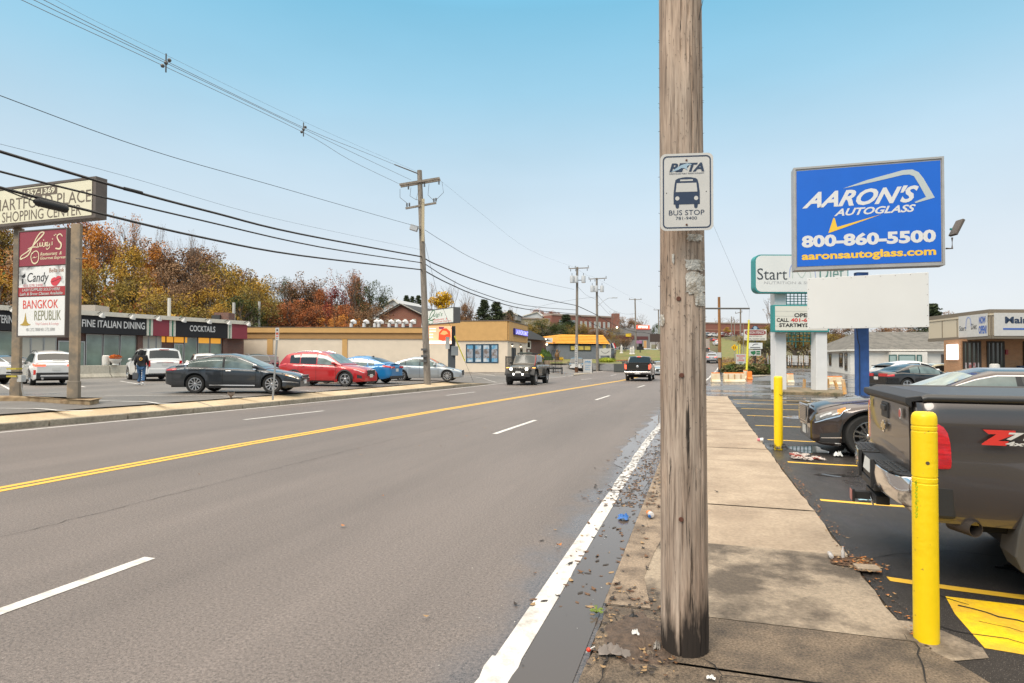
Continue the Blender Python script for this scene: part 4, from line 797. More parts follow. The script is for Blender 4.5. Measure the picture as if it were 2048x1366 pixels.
for i in range(NR + 1):
    z = -.06 + Ht * (i / NR) ** 1.0; row = []
    for j in range(NS):
        a = 2 * math.pi * j / NS; cx, cy = math.cos(a), math.sin(a); r = .1335 - .0035 * z
        q = Vector((cx * 5.5, cy * 5.5, z * .55)); n1 = mnoise.noise(q); n2 = mnoise.noise(Vector((cx * 15, cy * 15, z * .9 + 7))); n3 = mnoise.noise(Vector((cx * 34, cy * 34, z * 2.2)))
        g1 = max(0, 1 - abs(mnoise.noise(Vector((cx * 7 + 3, cy * 7, z * .35)))) * 14); g2 = max(0, 1 - abs(mnoise.noise(Vector((cx * 13 + 9, cy * 13, z * .8)))) * 10)
        r += .0035 * n1 + .002 * n2 + .0013 * n3 - .015 * g1 * (.5 + mnoise.noise(Vector((cx * 3, cy * 3, z * 1.3 + 4)))) - .005 * g2 * max(0, mnoise.noise(Vector((cx * 4, cy * 4, z * 2 + 9))) + .2)
        # shallow scar where a plank of sapwood has split away, right of centre
        sc1 = smooth((.55 - abs(((a - 5.05 + math.pi) % (2 * math.pi)) - math.pi)) / .06) * smooth((1.02 + .05 * n2 * 3 - z) / .03 + .9) * smooth((z - .05) / .6)
        r -= .005 * sc1 + .006 * smooth((.12 - z) / .1) * (n2 + .3)
        row.append(Vector((base.x + r * cx, base.y + r * cy, base.z + z)) + Vector((-.004, 0, 0)) * z)
    P.append(row + [row[0]])
mb.grid(P, m_pole, True); mb.build('shaft', pole, 50)
pc = (Vector((0, 0, 0)) - base); pc.z = 0; pc.normalize(); pr = Vector((-pc.y, pc.x, 0))    # towards the camera, and to its right seen from the camera
def on_pole(u, v, off=.0):
    a_ = (u - 1368) / 45.5; a_ = max(-.96, min(.96, a_)); z = D(u, v, 3.5).z; ang = math.asin(a_); r = .1335 - .0035 * z + off
    s_ = RGT; c = Vector((base.x - .004 * z, base.y, 0)); toc = -(Vector((base.x, base.y, 0))).normalized(); rt = Vector((-toc.y, toc.x, 0))
    if rt.dot(RGT) < 0: rt = -rt
    p = c + rt * r * math.sin(ang) + toc * r * math.cos(ang); p.z = z; return p
m_pap = mat('torn_paper', (.50, .48, .44), .9, col2=(.30, .26, .21), c2s=22, thr=(.48, .6), bump=.6, bscale=60)
def remnant(u0, v0, u1, v1, seed):
    mb = MB(); n = 30; P = []; ring = []
    for i in range(n):
        a = 2 * math.pi * i / n; s_ = .86 + .30 * mnoise.noise(Vector((math.cos(a) * 2.6, math.sin(a) * 2.6, seed))) + .16 * mnoise.noise(Vector((math.cos(a) * 9, math.sin(a) * 9, seed))); e = .42
        x = math.copysign(abs(math.cos(a)) ** e, math.cos(a)) * s_; y = math.copysign(abs(math.sin(a)) ** e, math.sin(a)) * s_; ring.append((x, y))
    for k in (0, .4, .75, 1): P.append([on_pole((u0 + u1) / 2 + (u1 - u0) / 2 * x * k, (v0 + v1) / 2 + (v1 - v0) / 2 * y * k, .0055 + .0025 * (1 - k) + .003 * mnoise.noise(Vector((x * 3 * k, y * 3 * k, seed)))) for x, y in ring + ring[:1]])
    mb.grid(P, m_pap); mb.build('paper_remnant', pole, 60)
remnant(1377, 470, 1410, 486, 1); remnant(1372, 520, 1414, 545, 2); remnant(1371, 543, 1415, 593, 3); remnant(1391, 583, 1414, 615, 4); remnant(1325, 625, 1334, 652, 6); remnant(1349, 508, 1354, 530, 5)
m_rust = mat('rust', (.10, .035, .02), .8); m_stp = mat('staple_steel', (.10, .09, .085), .5, .5)
mb = MB()
for _ in range(330):
    u = 1368 + random.gauss(0, 1) * 26 if random.random() < .55 else random.uniform(1376, 1412); v = random.choice([random.gauss(560, 60), random.gauss(650, 80), random.uniform(470, 900), random.uniform(30, 290)])
    if not 1325 < u < 1411: continue
    p = on_pole(u, v, .003); q = on_pole(u + random.uniform(-2, 3), v + random.uniform(-3.5, 3.5), .0045 + random.random() * .002); mb.tube([p, q], .0011, m_stp, 4)
for _ in range(44):
    v = random.uniform(40, 900); s_ = random.choice((-1, 1)); p = on_pole(1368 + s_ * 44, v, .0); q = on_pole(1368 + s_ * 44, v + random.uniform(-2, 2), .008 + .006 * random.random()); mb.tube([p, q], .0011, m_stp, 4)
o = mb.build('staples', pole); o['kind'] = 'stuff'
for u, v in ((1361, 599), (1366, 750), (1363, 1032)):
    mb = MB(); p = on_pole(u, v, -.002); toc = (CAM - p); toc.z = 0; toc.normalize(); mb.cyl(p, p + toc * .008, .0135, .012, m_rust, 12); mb.build('nail', pole, 40)
mb = MB(); mb.tube([on_pole(1407, 36, .0), on_pole(1409, 12, .008), D(1411, -20, 3.48)], .0025, m_blk); mb.build('wire_end', pole)
# bus stop sign
F = face_px(1321, 306.5, 461, 1427, 305, 461, 3.33)
bs = thing('bus_stop_sign', 'white rectangular bus stop sign with dark blue bus symbol bolted to the foreground pole', 'sign', tuple(F.p(.5, 1)))
m_sgw = mat('sign_white', (.52, .51, .49), .45, var=.05, vscale=6); m_nav = mat('sign_navy', (.018, .035, .075), .5); m_lb = mat('sign_light_blue', (.30, .42, .52), .5)
def rrect(F, a0, b0, a1, b1, r, n=6):
    rx, ry = r / F.w, r / F.h; pts = []
    for cx, cy, s in ((a1 - rx, b0 + ry, -90), (a1 - rx, b1 - ry, 0), (a0 + rx, b1 - ry, 90), (a0 + rx, b0 + ry, 180)):
        for i in range(n + 1): t = math.radians(s + 90 * i / n); pts.append((cx + rx * math.cos(t), cy + ry * math.sin(t)))
    return pts
mb = MB(); F.shape(mb, rrect(F, 0, 0, 1, 1, .030), m_sgw, 0, .003); mb.build('sign_plate', bs)
mb = MB(); O, I = rrect(F, .045, .03, .955, .97, .024), rrect(F, .068, .046, .932, .954, .019)
mb.grid([[F.p(a, b, .0012) for a, b in I + I[:1]], [F.p(a, b, .0012) for a, b in O + O[:1]]], m_nav, True); mb.build('border', bs)
mb = MB(); S = lambda pts, m=m_nav, off=.0014: F.shape(mb, pts, m, off, .0004)
S([(.25, .66), (.25, .52), (.27, .40), (.285, .345), (.33, .325), (.42, .312), (.5, .308), (.58, .312), (.67, .325), (.705, .345), (.725, .40), (.745, .52), (.745, .66)])
S([(.28, .655), (.355, .655), (.35, .70), (.335, .712), (.31, .712), (.29, .70)]); S([(.635, .655), (.71, .655), (.70, .70), (.685, .712), (.655, .712), (.64, .70)])
S([(.29, .50), (.31, .385), (.68, .385), (.70, .50)], m_sgw, .0022); S([(.375, .34), (.615, .34), (.615, .36), (.375, .36)], m_sgw, .0022)
for cx in (.32, .675): S([(cx + .04 * math.cos(t * .524), .583 + .028 * math.sin(t * .524)) for t in range(12)], m_sgw, .0022)
mb.build('bus_symbol', bs)
mb = MB(); write(mb, F, 'BUS STOP', .16, .735, .83, .80, m_nav, off=.0014); write(mb, F, '781-9400', .29, .82, .69, .86, m_nav, off=.0014); write(mb, F, 'RHODE ISLAND PUBLIC TRANSIT AUTHORITY', .17, .253, .83, .270, m_nav, off=.0014, bold=.01)
write(mb, F, 'RIPTA', .17, .125, .83, .24, m_nav, shear=.25, bold=.035, off=.0014, space=.85); mb.build('lettering', bs)
mb = MB(); S([(.20, .238), (.30, .19), (.40, .15), (.50, .132), (.58, .138), (.60, .155), (.55, .152), (.51, .165), (.50, .19), (.52, .22), (.45, .19), (.40, .19), (.33, .215)], m_lb, .0021); S([(.585, .15), (.63, .165), (.60, .19), (.585, .175)], m_nav, .0026); mb.build('wave_emblem', bs)
for b_ in (.09, .925):
    mb = MB(); mb.cyl(F.p(.495, b_, 0), F.p(.495, b_, .005), .0055, .005, m_rust, 10); mb.build('bolt', bs)
for a_, b_ in ((.115, .51), (.868, .5)): mb = MB(); mb.cyl(F.p(a_, b_, -.001), F.p(a_, b_, .0015), .0028, .0028, m_stp, 8); mb.build('bolt_hole', bs)
# bollards
m_byl = mat('bollard_yellow', (.88, .60, .004), .4, var=.05, vscale=2.5, col2=(.45, .28, .03), c2s=22, thr=(.66, .70), bump=.15, bscale=25)
def bollard(u, v, z1, r, label, rings):
    p = G(u, v, .01); p = p + Vector((0, r * .9, 0)); t = thing('bollard', label, 'bollard', p); mb = MB()
    pr_ = [(r, -.02), (r, z1 - .05)]; zs = sorted(rings); pr_ = [(r, -.02)]
    for z in zs: pr_ += [(r, z - .006), (r - .0028, z - .003), (r - .0028, z + .003), (r, z + .006)]
    pr_ += [(r, z1 - .045), (r * .97, z1 - .024), (r * .88, z1 - .009), (r * .7, z1), (0, z1 + .003)]
    mb.lathe(p, pr_, m_byl, 40); mb.build('sleeve', t, 35); return t, p
b1, p1 = bollard(1860, 1287, 1.352, .067, 'tall yellow bollard in the foreground with green scribble', [.93, .965, 1.24, 1.27])
def on_b(p, r, u, v, o=.001):
    d = dep(p); toc = CAM - p; toc.z = 0; toc.normalize(); rt = Vector((-toc.y, toc.x, 0)); rt = rt if rt.dot(RGT) > 0 else -rt
    cu = 1024 + FPX * (M3.transposed() @ (p - CAM)).x / d; s_ = max(-.98, min(.98, (u - cu) * d / FPX / r)); q = p + rt * (r + o) * s_ + toc * (r + o) * math.sqrt(1 - s_ * s_); q.z = D(u, v, d - r).z; return q
mb = MB(); q = on_b(p1, .067, 1858, 928, -.01); mb.cyl(q, on_b(p1, .067, 1858, 928, .0015), .0105, .0105, mat('bollard_hole', (.10, .07, .04), .9), 14); mb.build('fixing_hole', b1)
mb = MB(); m_gr = mat('green_marker', (.12, .45, .02), .5)
for k in range(11):
    v0 = 965 + k * 6.8; u0 = 1835.5 + (k % 3) * .6; mb.tube([on_b(p1, .067, u0 + 4, v0, .001), on_b(p1, .067, u0 + 1, v0 + 6, .001), on_b(p1, .067, u0 + 2 + 3 * (k % 2), v0 + 8, .001), on_b(p1, .067, u0 + 4.5, v0 + 4, .001)], .0016, m_gr, 4)
mb.build('scribble', b1)
b2, p2 = bollard(1558, 899, 1.36, .077, 'yellow bollard with a chain round its base, farther along the footway', [])
mb = MB(); mb.tube([on_b(p2, .083, 1559, 788), on_b(p2, .083, 1562, 791), on_b(p2, .083, 1566, 791), on_b(p2, .083, 1565, 787)], .004, m_blk, 4); mb.build('scribble', b2)
m_chn = mat('chain_steel', (.12, .125, .14), .45, .7); cht = tag(MB().build('chain'), 'grey steel chain coiled at the foot of the farther yellow bollard', 'chain'); bpy.data.objects.remove(cht)
mb = MB()
for k in range(64):
    a = k * .42; r = .12 + .035 * math.sin(k * 1.7); z = .03 + .05 * (k % 5) / 4 + .02 * math.sin(k); c = p2 + Vector((r * math.cos(a), r * math.sin(a), z)); t = Vector((-math.sin(a), math.cos(a), .3 * math.sin(k * 2))); w = Vector((math.cos(a), math.sin(a), 0)) if k % 2 else UP
    mb.tube([c + t * .022 * math.cos(x * 1.047) + w * .012 * math.sin(x * 1.047) for x in range(7)], .0045, m_chn, 5)
tag(mb.build('chain', smooth_=50), 'grey steel chain coiled at the foot of the farther yellow bollard', 'chain')
mb = MB(); m_rg1, m_rg2 = mat('rope_white', (.55, .48, .44), .9), mat('rope_red', (.30, .08, .06), .9)
for k in range(26):
    x0 = 1.55 + random.uniform(-.05, .42); y0 = 11.35 + random.gauss(0, .10); pts = [Vector((x0 + .05 * math.sin(i * 1.3 + k), y0 + .05 * math.cos(i * 1.7 + k * 2), .02 + .06 * random.random() * (1 - (x0 - 1.5) * 1.4))) for i in range(10)]
    mb.tube(pts, .010, m_rg1 if k % 3 else m_rg2, 5)
tag(mb.build('rope', smooth_=50), 'tangle of red and white rope lying beside the chained bollard', 'rope')
# litter
def litter(name, label, cat, fn, at, z=.02):
    t = MB(); p = G(*at, z); fn(t, p); return tag(t.build(name, smooth_=50), label, cat)
m_pl = mat('clear_plastic', (.55, .52, .50), .2, spec=.8); m_or = mat('orange_plastic', (.85, .22, .02), .3); m_bl = mat('blue_plastic', (.02, .12, .38), .4); m_pw = mat('white_plastic', (.65, .65, .63), .4); m_cu = mat('pink_cup', (.6, .18, .22), .5)
litter('bottle', 'orange and clear drink bottle lying in the gutter', 'bottle', lambda g, p: (g.lathe(p + Vector((0, .06, .03)), [(0, -.09), (.02, -.09), (.024, -.06), (.03, -.03), (.03, .01)], m_or, 14, R=Matrix.Rotation(1.5, 3, 'X') @ Matrix.Rotation(.3, 3, 'Y')), g.lathe(p + Vector((0, .06, .03)), [(.0302, .012), (.031, .05), (.026, .08), (0, .085)], m_pl, 14, R=Matrix.Rotation(1.5, 3, 'X') @ Matrix.Rotation(.3, 3, 'Y')), g.cyl(p + Vector((.0, -.03, .03)), p + Vector((.006, -.05, .028)), .014, .014, m_bl)), (1299, 1036))
def crumple(g, p, m, rx, ry, h, seed, n=12):
    P = []
    for i in range(n):
        row = []
        for j in range(n):
            u, v = i / (n - 1) * 2 - 1, j / (n - 1) * 2 - 1; z = h * max(0, 1 - .6 * (u * u + v * v)) * (.5 + mnoise.noise(Vector((u * 3, v * 3, seed))) * 1.3); row.append(p + Vector((u * rx * (1 + .4 * mnoise.noise(Vector((v * 2, seed, u)))), v * ry * (1 + .4 * mnoise.noise(Vector((seed, u * 2, v)))), max(0, z) + .002)))
        P.append(row)
    g.grid(P, m)
litter('food_wrapper', 'crumpled dark blue wrapper in the wet gutter', 'wrapper', lambda g, p: crumple(g, p, m_bl, .05, .07, .05, 1), (1247, 1036))
litter('cloth_rag', 'dirty grey rag lying at the edge of the kerb near the pole foot', 'rag', lambda g, p: crumple(g, p, mat('rag', (.22, .19, .17), .95), .085, .035, .06, 5, 16), (1228, 1308))
litter('cloth_rag', 'small pale scrap of cloth against the soil at the pole foot', 'rag', lambda g, p: crumple(g, p, mat('rag2', (.30, .27, .24), .95), .02, .03, .05, 8, 10), (1314, 1296))
litter('lollipop', 'red lollipop with white stick on the kerb edge', 'lollipop', lambda g, p: (g.ball(p + Vector((0, 0, .012)), .013, mat('candy_red', (.7, .05, .02), .2), 10), g.cyl(p + Vector((0, 0, .012)), p + Vector((.03, .035, .02)), .003, .003, m_pw, 6)), (1177, 1304))
litter('paper_scrap', 'white scrap of tissue on the soil left of the pole foot', 'paper', lambda g, p: crumple(g, p, m_pw, .022, .015, .03, 11, 8), (1271, 1268), .05)
litter('paper_scrap', 'flat white paper scrap on the footway at the bottom of the picture', 'paper', lambda g, p: crumple(g, p, m_pw, .022, .012, .02, 13, 8), (1422, 1357))
litter('plastic_lid', 'black plastic scrap on the silt above the soil heap', 'litter', lambda g, p: crumple(g, p, m_blk, .03, .015, .03, 15, 8), (1268, 1236))
litter('paper_cup', 'crushed pink and white paper cup at the footway edge', 'cup', lambda g, p: (g.lathe(p + Vector((0, 0, .045)), [(0, -.06), (.03, -.06), (.035, -.01)], m_cu, 14, 'X'), g.lathe(p + Vector((0, 0, .045)), [(.0352, -.01), (.042, .05), (.036, .05), (0, .03)], m_pw, 14, 'X', Matrix.Identity(3))), (1521, 884))
litter('bottle', 'small clear plastic bottle in the dirt patch by the footway', 'bottle', lambda g, p: g.lathe(p + Vector((0, .03, .02)), [(0, -.06), (.018, -.055), (.02, .03), (.01, .05), (.01, .065), (0, .065)], m_pl, 12, 'Y'), (1662, 1116))
litter('bottle', 'tiny glass bottle standing in the dirt patch', 'bottle', lambda g, p: g.lathe(p, [(.014, 0), (.015, .05), (.006, .07), (.006, .09), (0, .09)], m_pl, 10), (1686, 1115))
litter('paper_scrap', 'white scrap under the bumper of the umber-brown sedan', 'paper', lambda g, p: crumple(g, p, m_pw, .07, .05, .09, 17, 8), (1676, 912))
litter('paper_scrap', 'pale scrap beside the front tyre of the umber-brown sedan', 'paper', lambda g, p: crumple(g, p, m_pw, .06, .04, .07, 19, 8), (1690, 905))
litter('face_mask', 'pale blue paper mask on the yellow bay line', 'mask', lambda g, p: crumple(g, p, mat('mask_blue', (.3, .5, .6), .8), .08, .03, .03, 21, 8), (1733, 1000))
litter('drink_can', 'red and white can on the kerb of the twin-post sign', 'can', lambda g, p: (g.cyl(p, p + Vector((0, 0, .10)), .05, .05, m_cu), g.cyl(p + Vector((0, 0, .1)), p + Vector((0, 0, .16)), .05, .045, m_pw)), (1630, 779), .15)
litter('weed', 'small green weed growing at the kerb left of the soil heap', 'weed', lambda g, p: [g.tube([p, p + Vector((.02 * math.cos(k), .03 * math.sin(k), .02)), p + Vector((.045 * math.cos(k), .05 * math.sin(k), .012 + .01 * (k % 3)))], .0035, mat('weed_green', (.14, .20, .03), .7), 4) for k in range(14)], (1193, 1226))
# ------------------------------------------------------------------ dark pickup with bed, near right
class Truck(Car):
    def sec(c, s, sd):
        w, b, z0 = c.hw(s), c.belt(s), c.zb(s); zz = lambda k: z0 + (b - z0) * k; x = c.X(s); ar = max(math.exp(-((s - q) / .5) ** 4) for q in (c.fx, c.rx)) * .03
        return [Vector((x, sd * y, z)) for y, z in [(w * .965, z0), (w * .99 + ar, zz(.12)), (w * .995 + ar, zz(.32)), (w * .985, zz(.52)), (w * .975, zz(.68)), (w * .99, zz(.80)), (w * .985, zz(.93)), (w * .955, b), (w * .5, b + .005), (0, b + .01)]]
m_slv = paint('graphite', (.058, .048, .045), .3, .28)
RX, RY, RZ = 1.50, 5.07, 1.395
sv = Truck('pickup_truck', 'dark graphite pickup parked tail-first to the footway behind the yellow bollard', 'pickup', (RX + 2.9 * math.cos(-.075) + .995 * math.sin(.075), RY + 2.9 * math.sin(-.075) + .995 * math.cos(.075), 0), -math.degrees(YAW) - math.degrees(.075), BIG, m_slv, L=5.8, W=2.03, wb=3.65, fo=.95, r=.41, ra=.50, tw=.28, rw=.8, glass=m_gls,
    top=([0, 1.4, 5.8], [1.15, 1.25, RZ - .02]), belt=([0, .3, 1.4, 3.7, 5.8], [1.0, 1.15, 1.25, RZ - .03, RZ - .03]), roof=([1.5, 1.7, 2.3, 2.6, 3.75, 3.9, 4.0], [1.25, 1.36, 1.8, 1.9, 1.9, 1.86, 1.34]), rmax=1.9, ws=(1.6, 2.35), rw_=(3.88, 3.98), win=[(1.95, 2.85), (2.95, 3.7)], seams=[1.9, 2.9, 4.0], tl=None, tlc=None, hl=(.02, .35, 5.0, 6.2), mir=None, rplate=0, clad=0, plan=([0, .08, .3, .8, 5.7, 5.77, 5.8], [.8, .9, .96, 1, 1, .985, .955]), sill=([0, .5, 3.5, 5.8], [.45, .45, .51, .52]), gc=.42, hnd=[])
XL_ = -2.9       # local x of the tail
def sp_(name, fn, sm=None, bv=0., parent=None): return sv.part(name, fn, sm, bv, parent)
tg = []
for i in range(9):
    y = -.80 + 1.6 * i / 8; tg.append([Vector((XL_ - .022 - .012 * (1 - (y / .8) ** 2) + (.018 * math.exp(-((z - 1.0) / .06) ** 2)), y, z)) for z in (.83, .86, .93, .97, 1.0, 1.03, 1.10, 1.2, 1.30, 1.345)])
t_ = MB(); m_tgp = mat('tailgate_paint', (.058, .048, .045), .3, .25, coat=.35); t_.grid(tg, m_tgp, False); t_.box((XL_ - .005, 0, 1.09), (.03, 1.6, .52), m_tgp); tgo = t_.build('tailgate', sv.root, 50, world=False)
sp_('tailgate_gap', lambda g: (g.box((XL_ + .005, 0, 1.08), (.03, 1.66, .58), m_seamc)))
sp_('bed_spoiler', lambda g: g.prism([(XL_ - .055, -.90, RZ - .05), (XL_ - .065, -.90, RZ - .035), (XL_ - .06, -.90, RZ + .005), (XL_ + .12, -.90, RZ + .03), (XL_ + .12, -.90, RZ - .01), (XL_ - .02, -.90, RZ - .03), (XL_ - .02, -.90, RZ - .075)], (0, 1.80, 0), m_blk), None, .006)
sp_('tonneau_cover', lambda g: g.box((XL_ + .95, 0, RZ + .012), (1.75, 1.80, .022), mat('tonneau_vinyl', (.022, .022, .023), .38, var=.15, vscale=3, bump=.4, bscale=14)), None, .01)
for sd in (-1, 1): sp_('bed_rail', lambda g: g.tube([(XL_ + .03, sd * .955, RZ - .005), (XL_ + .06, sd * .955, RZ + .004), (XL_ + 1.85, sd * .955, RZ + .006)], [.024, .029, .029], mat('rail_vinyl', (.03, .03, .031), .42), 14), 50)
sp_('tailgate_handle', lambda g: (g.box((XL_ - .035, -.02, 1.245), (.02, .27, .135), m_blk), g.box((XL_ - .05, -.02, 1.265), (.02, .18, .05), m_blk)), None, .012, tgo)
def bow(g, x=XL_ - .043, y0=-.02, z0=1.105):
    q = [(-.10, -.022), (-.085, .022), (-.035, .022), (-.035, .05), (.035, .05), (.035, .022), (.10, .022), (.085, -.022), (.035, -.022), (.035, -.05), (-.035, -.05), (-.035, -.022)]; g.prism([(x, y0 - a, z0 + b_) for a, b_ in q], (-.012, 0, 0), m_chr); g.prism([(x - .0125, y0 - a * .82, z0 + b_ * .74) for a, b_ in q], (-.003, 0, 0), mat('gold_emblem', (.62, .46, .22), .3, .6))
sp_('emblem', bow, None, .0, tgo)
def TL(x, y, z): r = sv.root; return Vector(r.location) + Matrix.Rotation(r.rotation_euler.z, 3, 'Z') @ Vector((x, y, z))
def TD(x, y): return Matrix.Rotation(sv.root.rotation_euler.z, 3, 'Z') @ Vector((x, y, 0))
def tbuild(mb, nm):
    R = Matrix.Rotation(-sv.root.rotation_euler.z, 3, 'Z'); L0 = Vector(sv.root.location); mb.v = [R @ (p - L0) for p in mb.v]; return mb.build(nm, sv.root, world=False)
FT = Face(TL(XL_ - .040, .80, .84), TD(0, -1), 1.6, .505)
for txt, a in (('SILVERADO', (.03, .90, .22, .965)), ('LT', (.90, .86, .95, .94))):
    mb = MB(); write(mb, FT, txt, *a, m_chr, bold=.02, off=.004); tbuild(mb, 'lettering')
mb = MB()
for cy, m__ in ((.06, 0), (.885, 0)):
    FT.shape(mb, [(cy + .027 * math.cos(t * .39), .17 + .085 * math.sin(t * .39)) for t in range(16)], m_pla, .004, .002); FT.shape(mb, [(cy + .020 * math.cos(t * .39), .17 + .062 * math.sin(t * .39)) for t in range(16)], mat('sticker_red', (.5, .10, .08), .5), .0065, .002)
tbuild(mb, 'sticker')
m_tlr = mat('pickup_lamp_red', (.50, .006, .010), .08, coat=1., var=.35, vscale=6, stretch=(1, 1, 9), bump=.25, bscale=30)
for sd in (-1, 1):
    g = MB(); P = []
    zs = [.905, .915, .95, 1.02, 1.09, 1.16, 1.20, 1.225, 1.24]; ext = [.175, .188, .192, .190, .185, .17, .145, .105, .05]
    for z, e in zip(zs, ext):
        row = [Vector((XL_ - .012, sd * .835, z)), Vector((XL_ - .02, sd * .93, z)), Vector((XL_ - .012, sd * .985, z)), Vector((XL_ + .01, sd * 1.010, z)), Vector((XL_ + .05, sd * 1.017, z)), Vector((XL_ + e * .75, sd * 1.019, z)), Vector((XL_ + e, sd * 1.008, z))]; P.append(row)
    g.grid(P, m_tlr, sd > 0); g.build('tail_light', sv.root, 60, world=False)
def bump_(g, sd):
    if 1:      # bumper: chrome ends sweeping forward, black stepped top
        pl = [(.24, -.18), (.55, -.175), (.80, -.155), (.93, -.12), (1.0, -.05), (1.005, .04)]; P = []
        for y, x in pl: P.append([Vector((XL_ + x + .03, sd * y * .985, .615)), Vector((XL_ + x, sd * y, .66)), Vector((XL_ + x - .004, sd * y, .75)), Vector((XL_ + x, sd * y, .82)), Vector((XL_ + x + .02, sd * y * .985, .83))])
        g.grid(P, m_chr, sd < 0)
for sd in (-1, 1): sp_('rear_bumper', lambda g: bump_(g, sd), 60)
def stp(g):
    for sd in (-1, 1):
        g.prism([(XL_ + x, sd * y, .828) for y, x in ((.26, -.172), (.55, -.17), (.80, -.15), (.93, -.11), (.985, -.04), (.985, .02), (.26, .02))], (0, 0, .014), m_blk)
        for i in range(6):
            for j in range(3): g.box((XL_ - .145 + j * .045, sd * (.36 + i * .09), .845), (.03, .065, .012), m_blk)
    g.box((XL_ - .07, 0, .77), (.2, .52, .12), m_blk); g.box((XL_ - .15, 0, .74), (.04, .60, .17), m_blk); g.box((XL_ - .185, -.30, .73), (.03, .035, .24), m_blk); g.box((XL_ - .185, .30, .73), (.03, .035, .24), m_blk); g.box((XL_ - .08, 0, .62), (.2, .7, .06), m_blk)
sp_('bumper_step', stp, None, .008)
sp_('licence_plate', lambda g: g.box((XL_ - .172, 0.0, .765), (.012, .30, .11), m_pla, ry=.15), None, .004)
sp_('tow_hitch', lambda g: (g.box((XL_ - .16, 0, .49), (.26, .065, .065), m_blk), g.box((XL_ - .10, 0, .50), (.1, .5, .07), m_blk), g.box((XL_ - .29, 0, .49), (.02, .13, .11), m_blk), g.box((XL_ - .303, 0, .49), (.006, .11, .09), mat('hitch_label', (.42, .16, .14), .5)), g.tube([(XL_ - .16, -.05, .49), (XL_ - .16, -.11, .47), (XL_ - .15, -.11, .43)], .009, m_chr)), None, .006)
for sd in (-1, 1): sp_('bumper_end_cap', lambda g: g.box((XL_ + .12, sd * .985, .67), (.20, .05, .24), m_blk), None, .03)
sp_('exhaust_pipe', lambda g: (g.lathe((XL_ + .24, -.86, .50), [(.035, .02), (.052, .02), (.054, -.18), (.05, -.18), (.048, -.02), (0, -.02)], mat('exhaust_steel', (.09, .075, .065), .5, .7), 20, 'Y', Matrix.Rotation(.5, 3, 'Z')), g.cyl((XL_ + .33, -.75, .49), (XL_ + .9, -.6, .52), .035, .035, m_rust)), 40)
sp_('mud_flap', lambda g: g.prism([(XL_ + .62, -1.03, .72), (XL_ + .56, -1.03, .50), (XL_ + .54, -1.03, .34), (XL_ + .58, -1.03, .24), (XL_ + .68, -1.03, .18), (XL_ + .71, -1.03, .22), (XL_ + .70, -1.03, .76)], (0, .28, 0), mat('mud_flap', (.05, .048, .045), .7)), None, .01)
FS = Face(TL(XL_ + .36, -1.035, 1.09), TD(1, 0), .38, .105)
m_z = mat('decal_red', (.55, .03, .02), .4); mb = MB()
FS.shape(mb, [(0.02, .0), (.50, .0), (.50, .22), (.24, .70), (.40, .70), (.36, 1.0), (.0, 1.0), (.0, .92), (.22, .27), (.10, .27)], m_z, .004, .003); write(mb, FS, '71', .36, .12, .74, .62, m_sgw, shear=.2, bold=.05, off=.008); write(mb, FS, '4x4', .34, .70, .74, .98, m_sgw, shear=.2, bold=.04, off=.008); tbuild(mb, 'decal')
# ------------------------------------------------------------------ roadside signs
m_brn = mat('bronze_sign_metal', (.125, .10, .085), .5, .2, var=.1); m_brn2 = mat('worn_bronze_post', (.20, .165, .125), .65, var=.2, vscale=4, col2=(.27, .20, .13), c2s=2); m_crm = mat('cream_panel', (.70, .66, .50), .5, var=.03)
m_bur = mat('burgundy_panel', (.26, .035, .055), .5); m_lcr = mat('cream_letter', (.72, .62, .42), .5); m_dgt = mat('grey_brown_letter', (.14, .11, .085), .6)
def lightbox(name, root, F, depth, m_case, m_face, fr=.05, rr=0):
    """case with a frame lip and a face panel; F is the front face"""
    g = MB(); a = F.p(0, 1, 0); g.obox(a - F.n * depth, F.x * F.w, F.up * F.h, F.n * (depth - .012), m_case); g.build(name, root)
    fa, fb = fr / F.w, fr / F.h; g = MB()
    for r_ in ((0, 0, 1, fb), (0, 1 - fb, 1, 1), (0, fb, fa, 1 - fb), (1 - fa, fb, 1, 1 - fb)): F.rect(g, *r_, m_case, .02, .034)
    g.build(name + '_frame' if not name.endswith('case') else 'frame', root)
def panel(name, root, F, r_, m, parent_name=None, off=.004):
    g = MB(); F.rect(g, *r_, m, off, .012); return g.build(name, root)
zl = .40
pR, pL = G(145, 803, zl), G(29, 795, zl); t = thing('shopping_centre_sign', 'tall brown twin-post sign of the shopping centre with cream header and three tenant panels', 'sign', (pR + pL) / 2)
dR, dL_ = dep(pR), dep(pL)
for (p, uB, wB, uT, vT, wT) in ((pR, 145, 19, 151, 430, 16), (pL, 30, 17, 38, 440, 15)):
    d = dep(p); top_ = D(uT, vT, d); g = MB(); h = .15 * wB / 19; ax = FWD * .12; rx = RGT * (wB * d / FPX); b0 = Vector((p.x, p.y, zl - .15)); sh = Vector((0, 0, top_.z - b0.z)); off = (Vector((top_.x, top_.y, 0)) - Vector((p.x, p.y, 0)))
    g.obox(b0 - rx / 2, rx, ax, sh * .96, m_brn2); g.obox(b0 - rx * .62 - ax * .1, rx * 1.2, ax * 1.2, Vector((0, 0, .75)), m_brn2); o = g.build('post', t, bevel=.015)
dh = dR * 1.02; a_, b_ = D(192, 435, dh), D(192, 352, dh); c_l = D(-78, 500, dh / .905); F = Face(Vector((c_l.x, c_l.y, a_.z)), Vector((a_.x, a_.y, 0)) - Vector((c_l.x, c_l.y, 0)), (Vector((a_.x, a_.y)) - Vector((c_l.x, c_l.y))).length, b_.z - a_.z); H_ = F
lightbox('header_case', t, F, .34, m_brn, m_crm, .07); panel('header_face', t, F, (.03, .07, .97, .93), m_crm, off=.006)
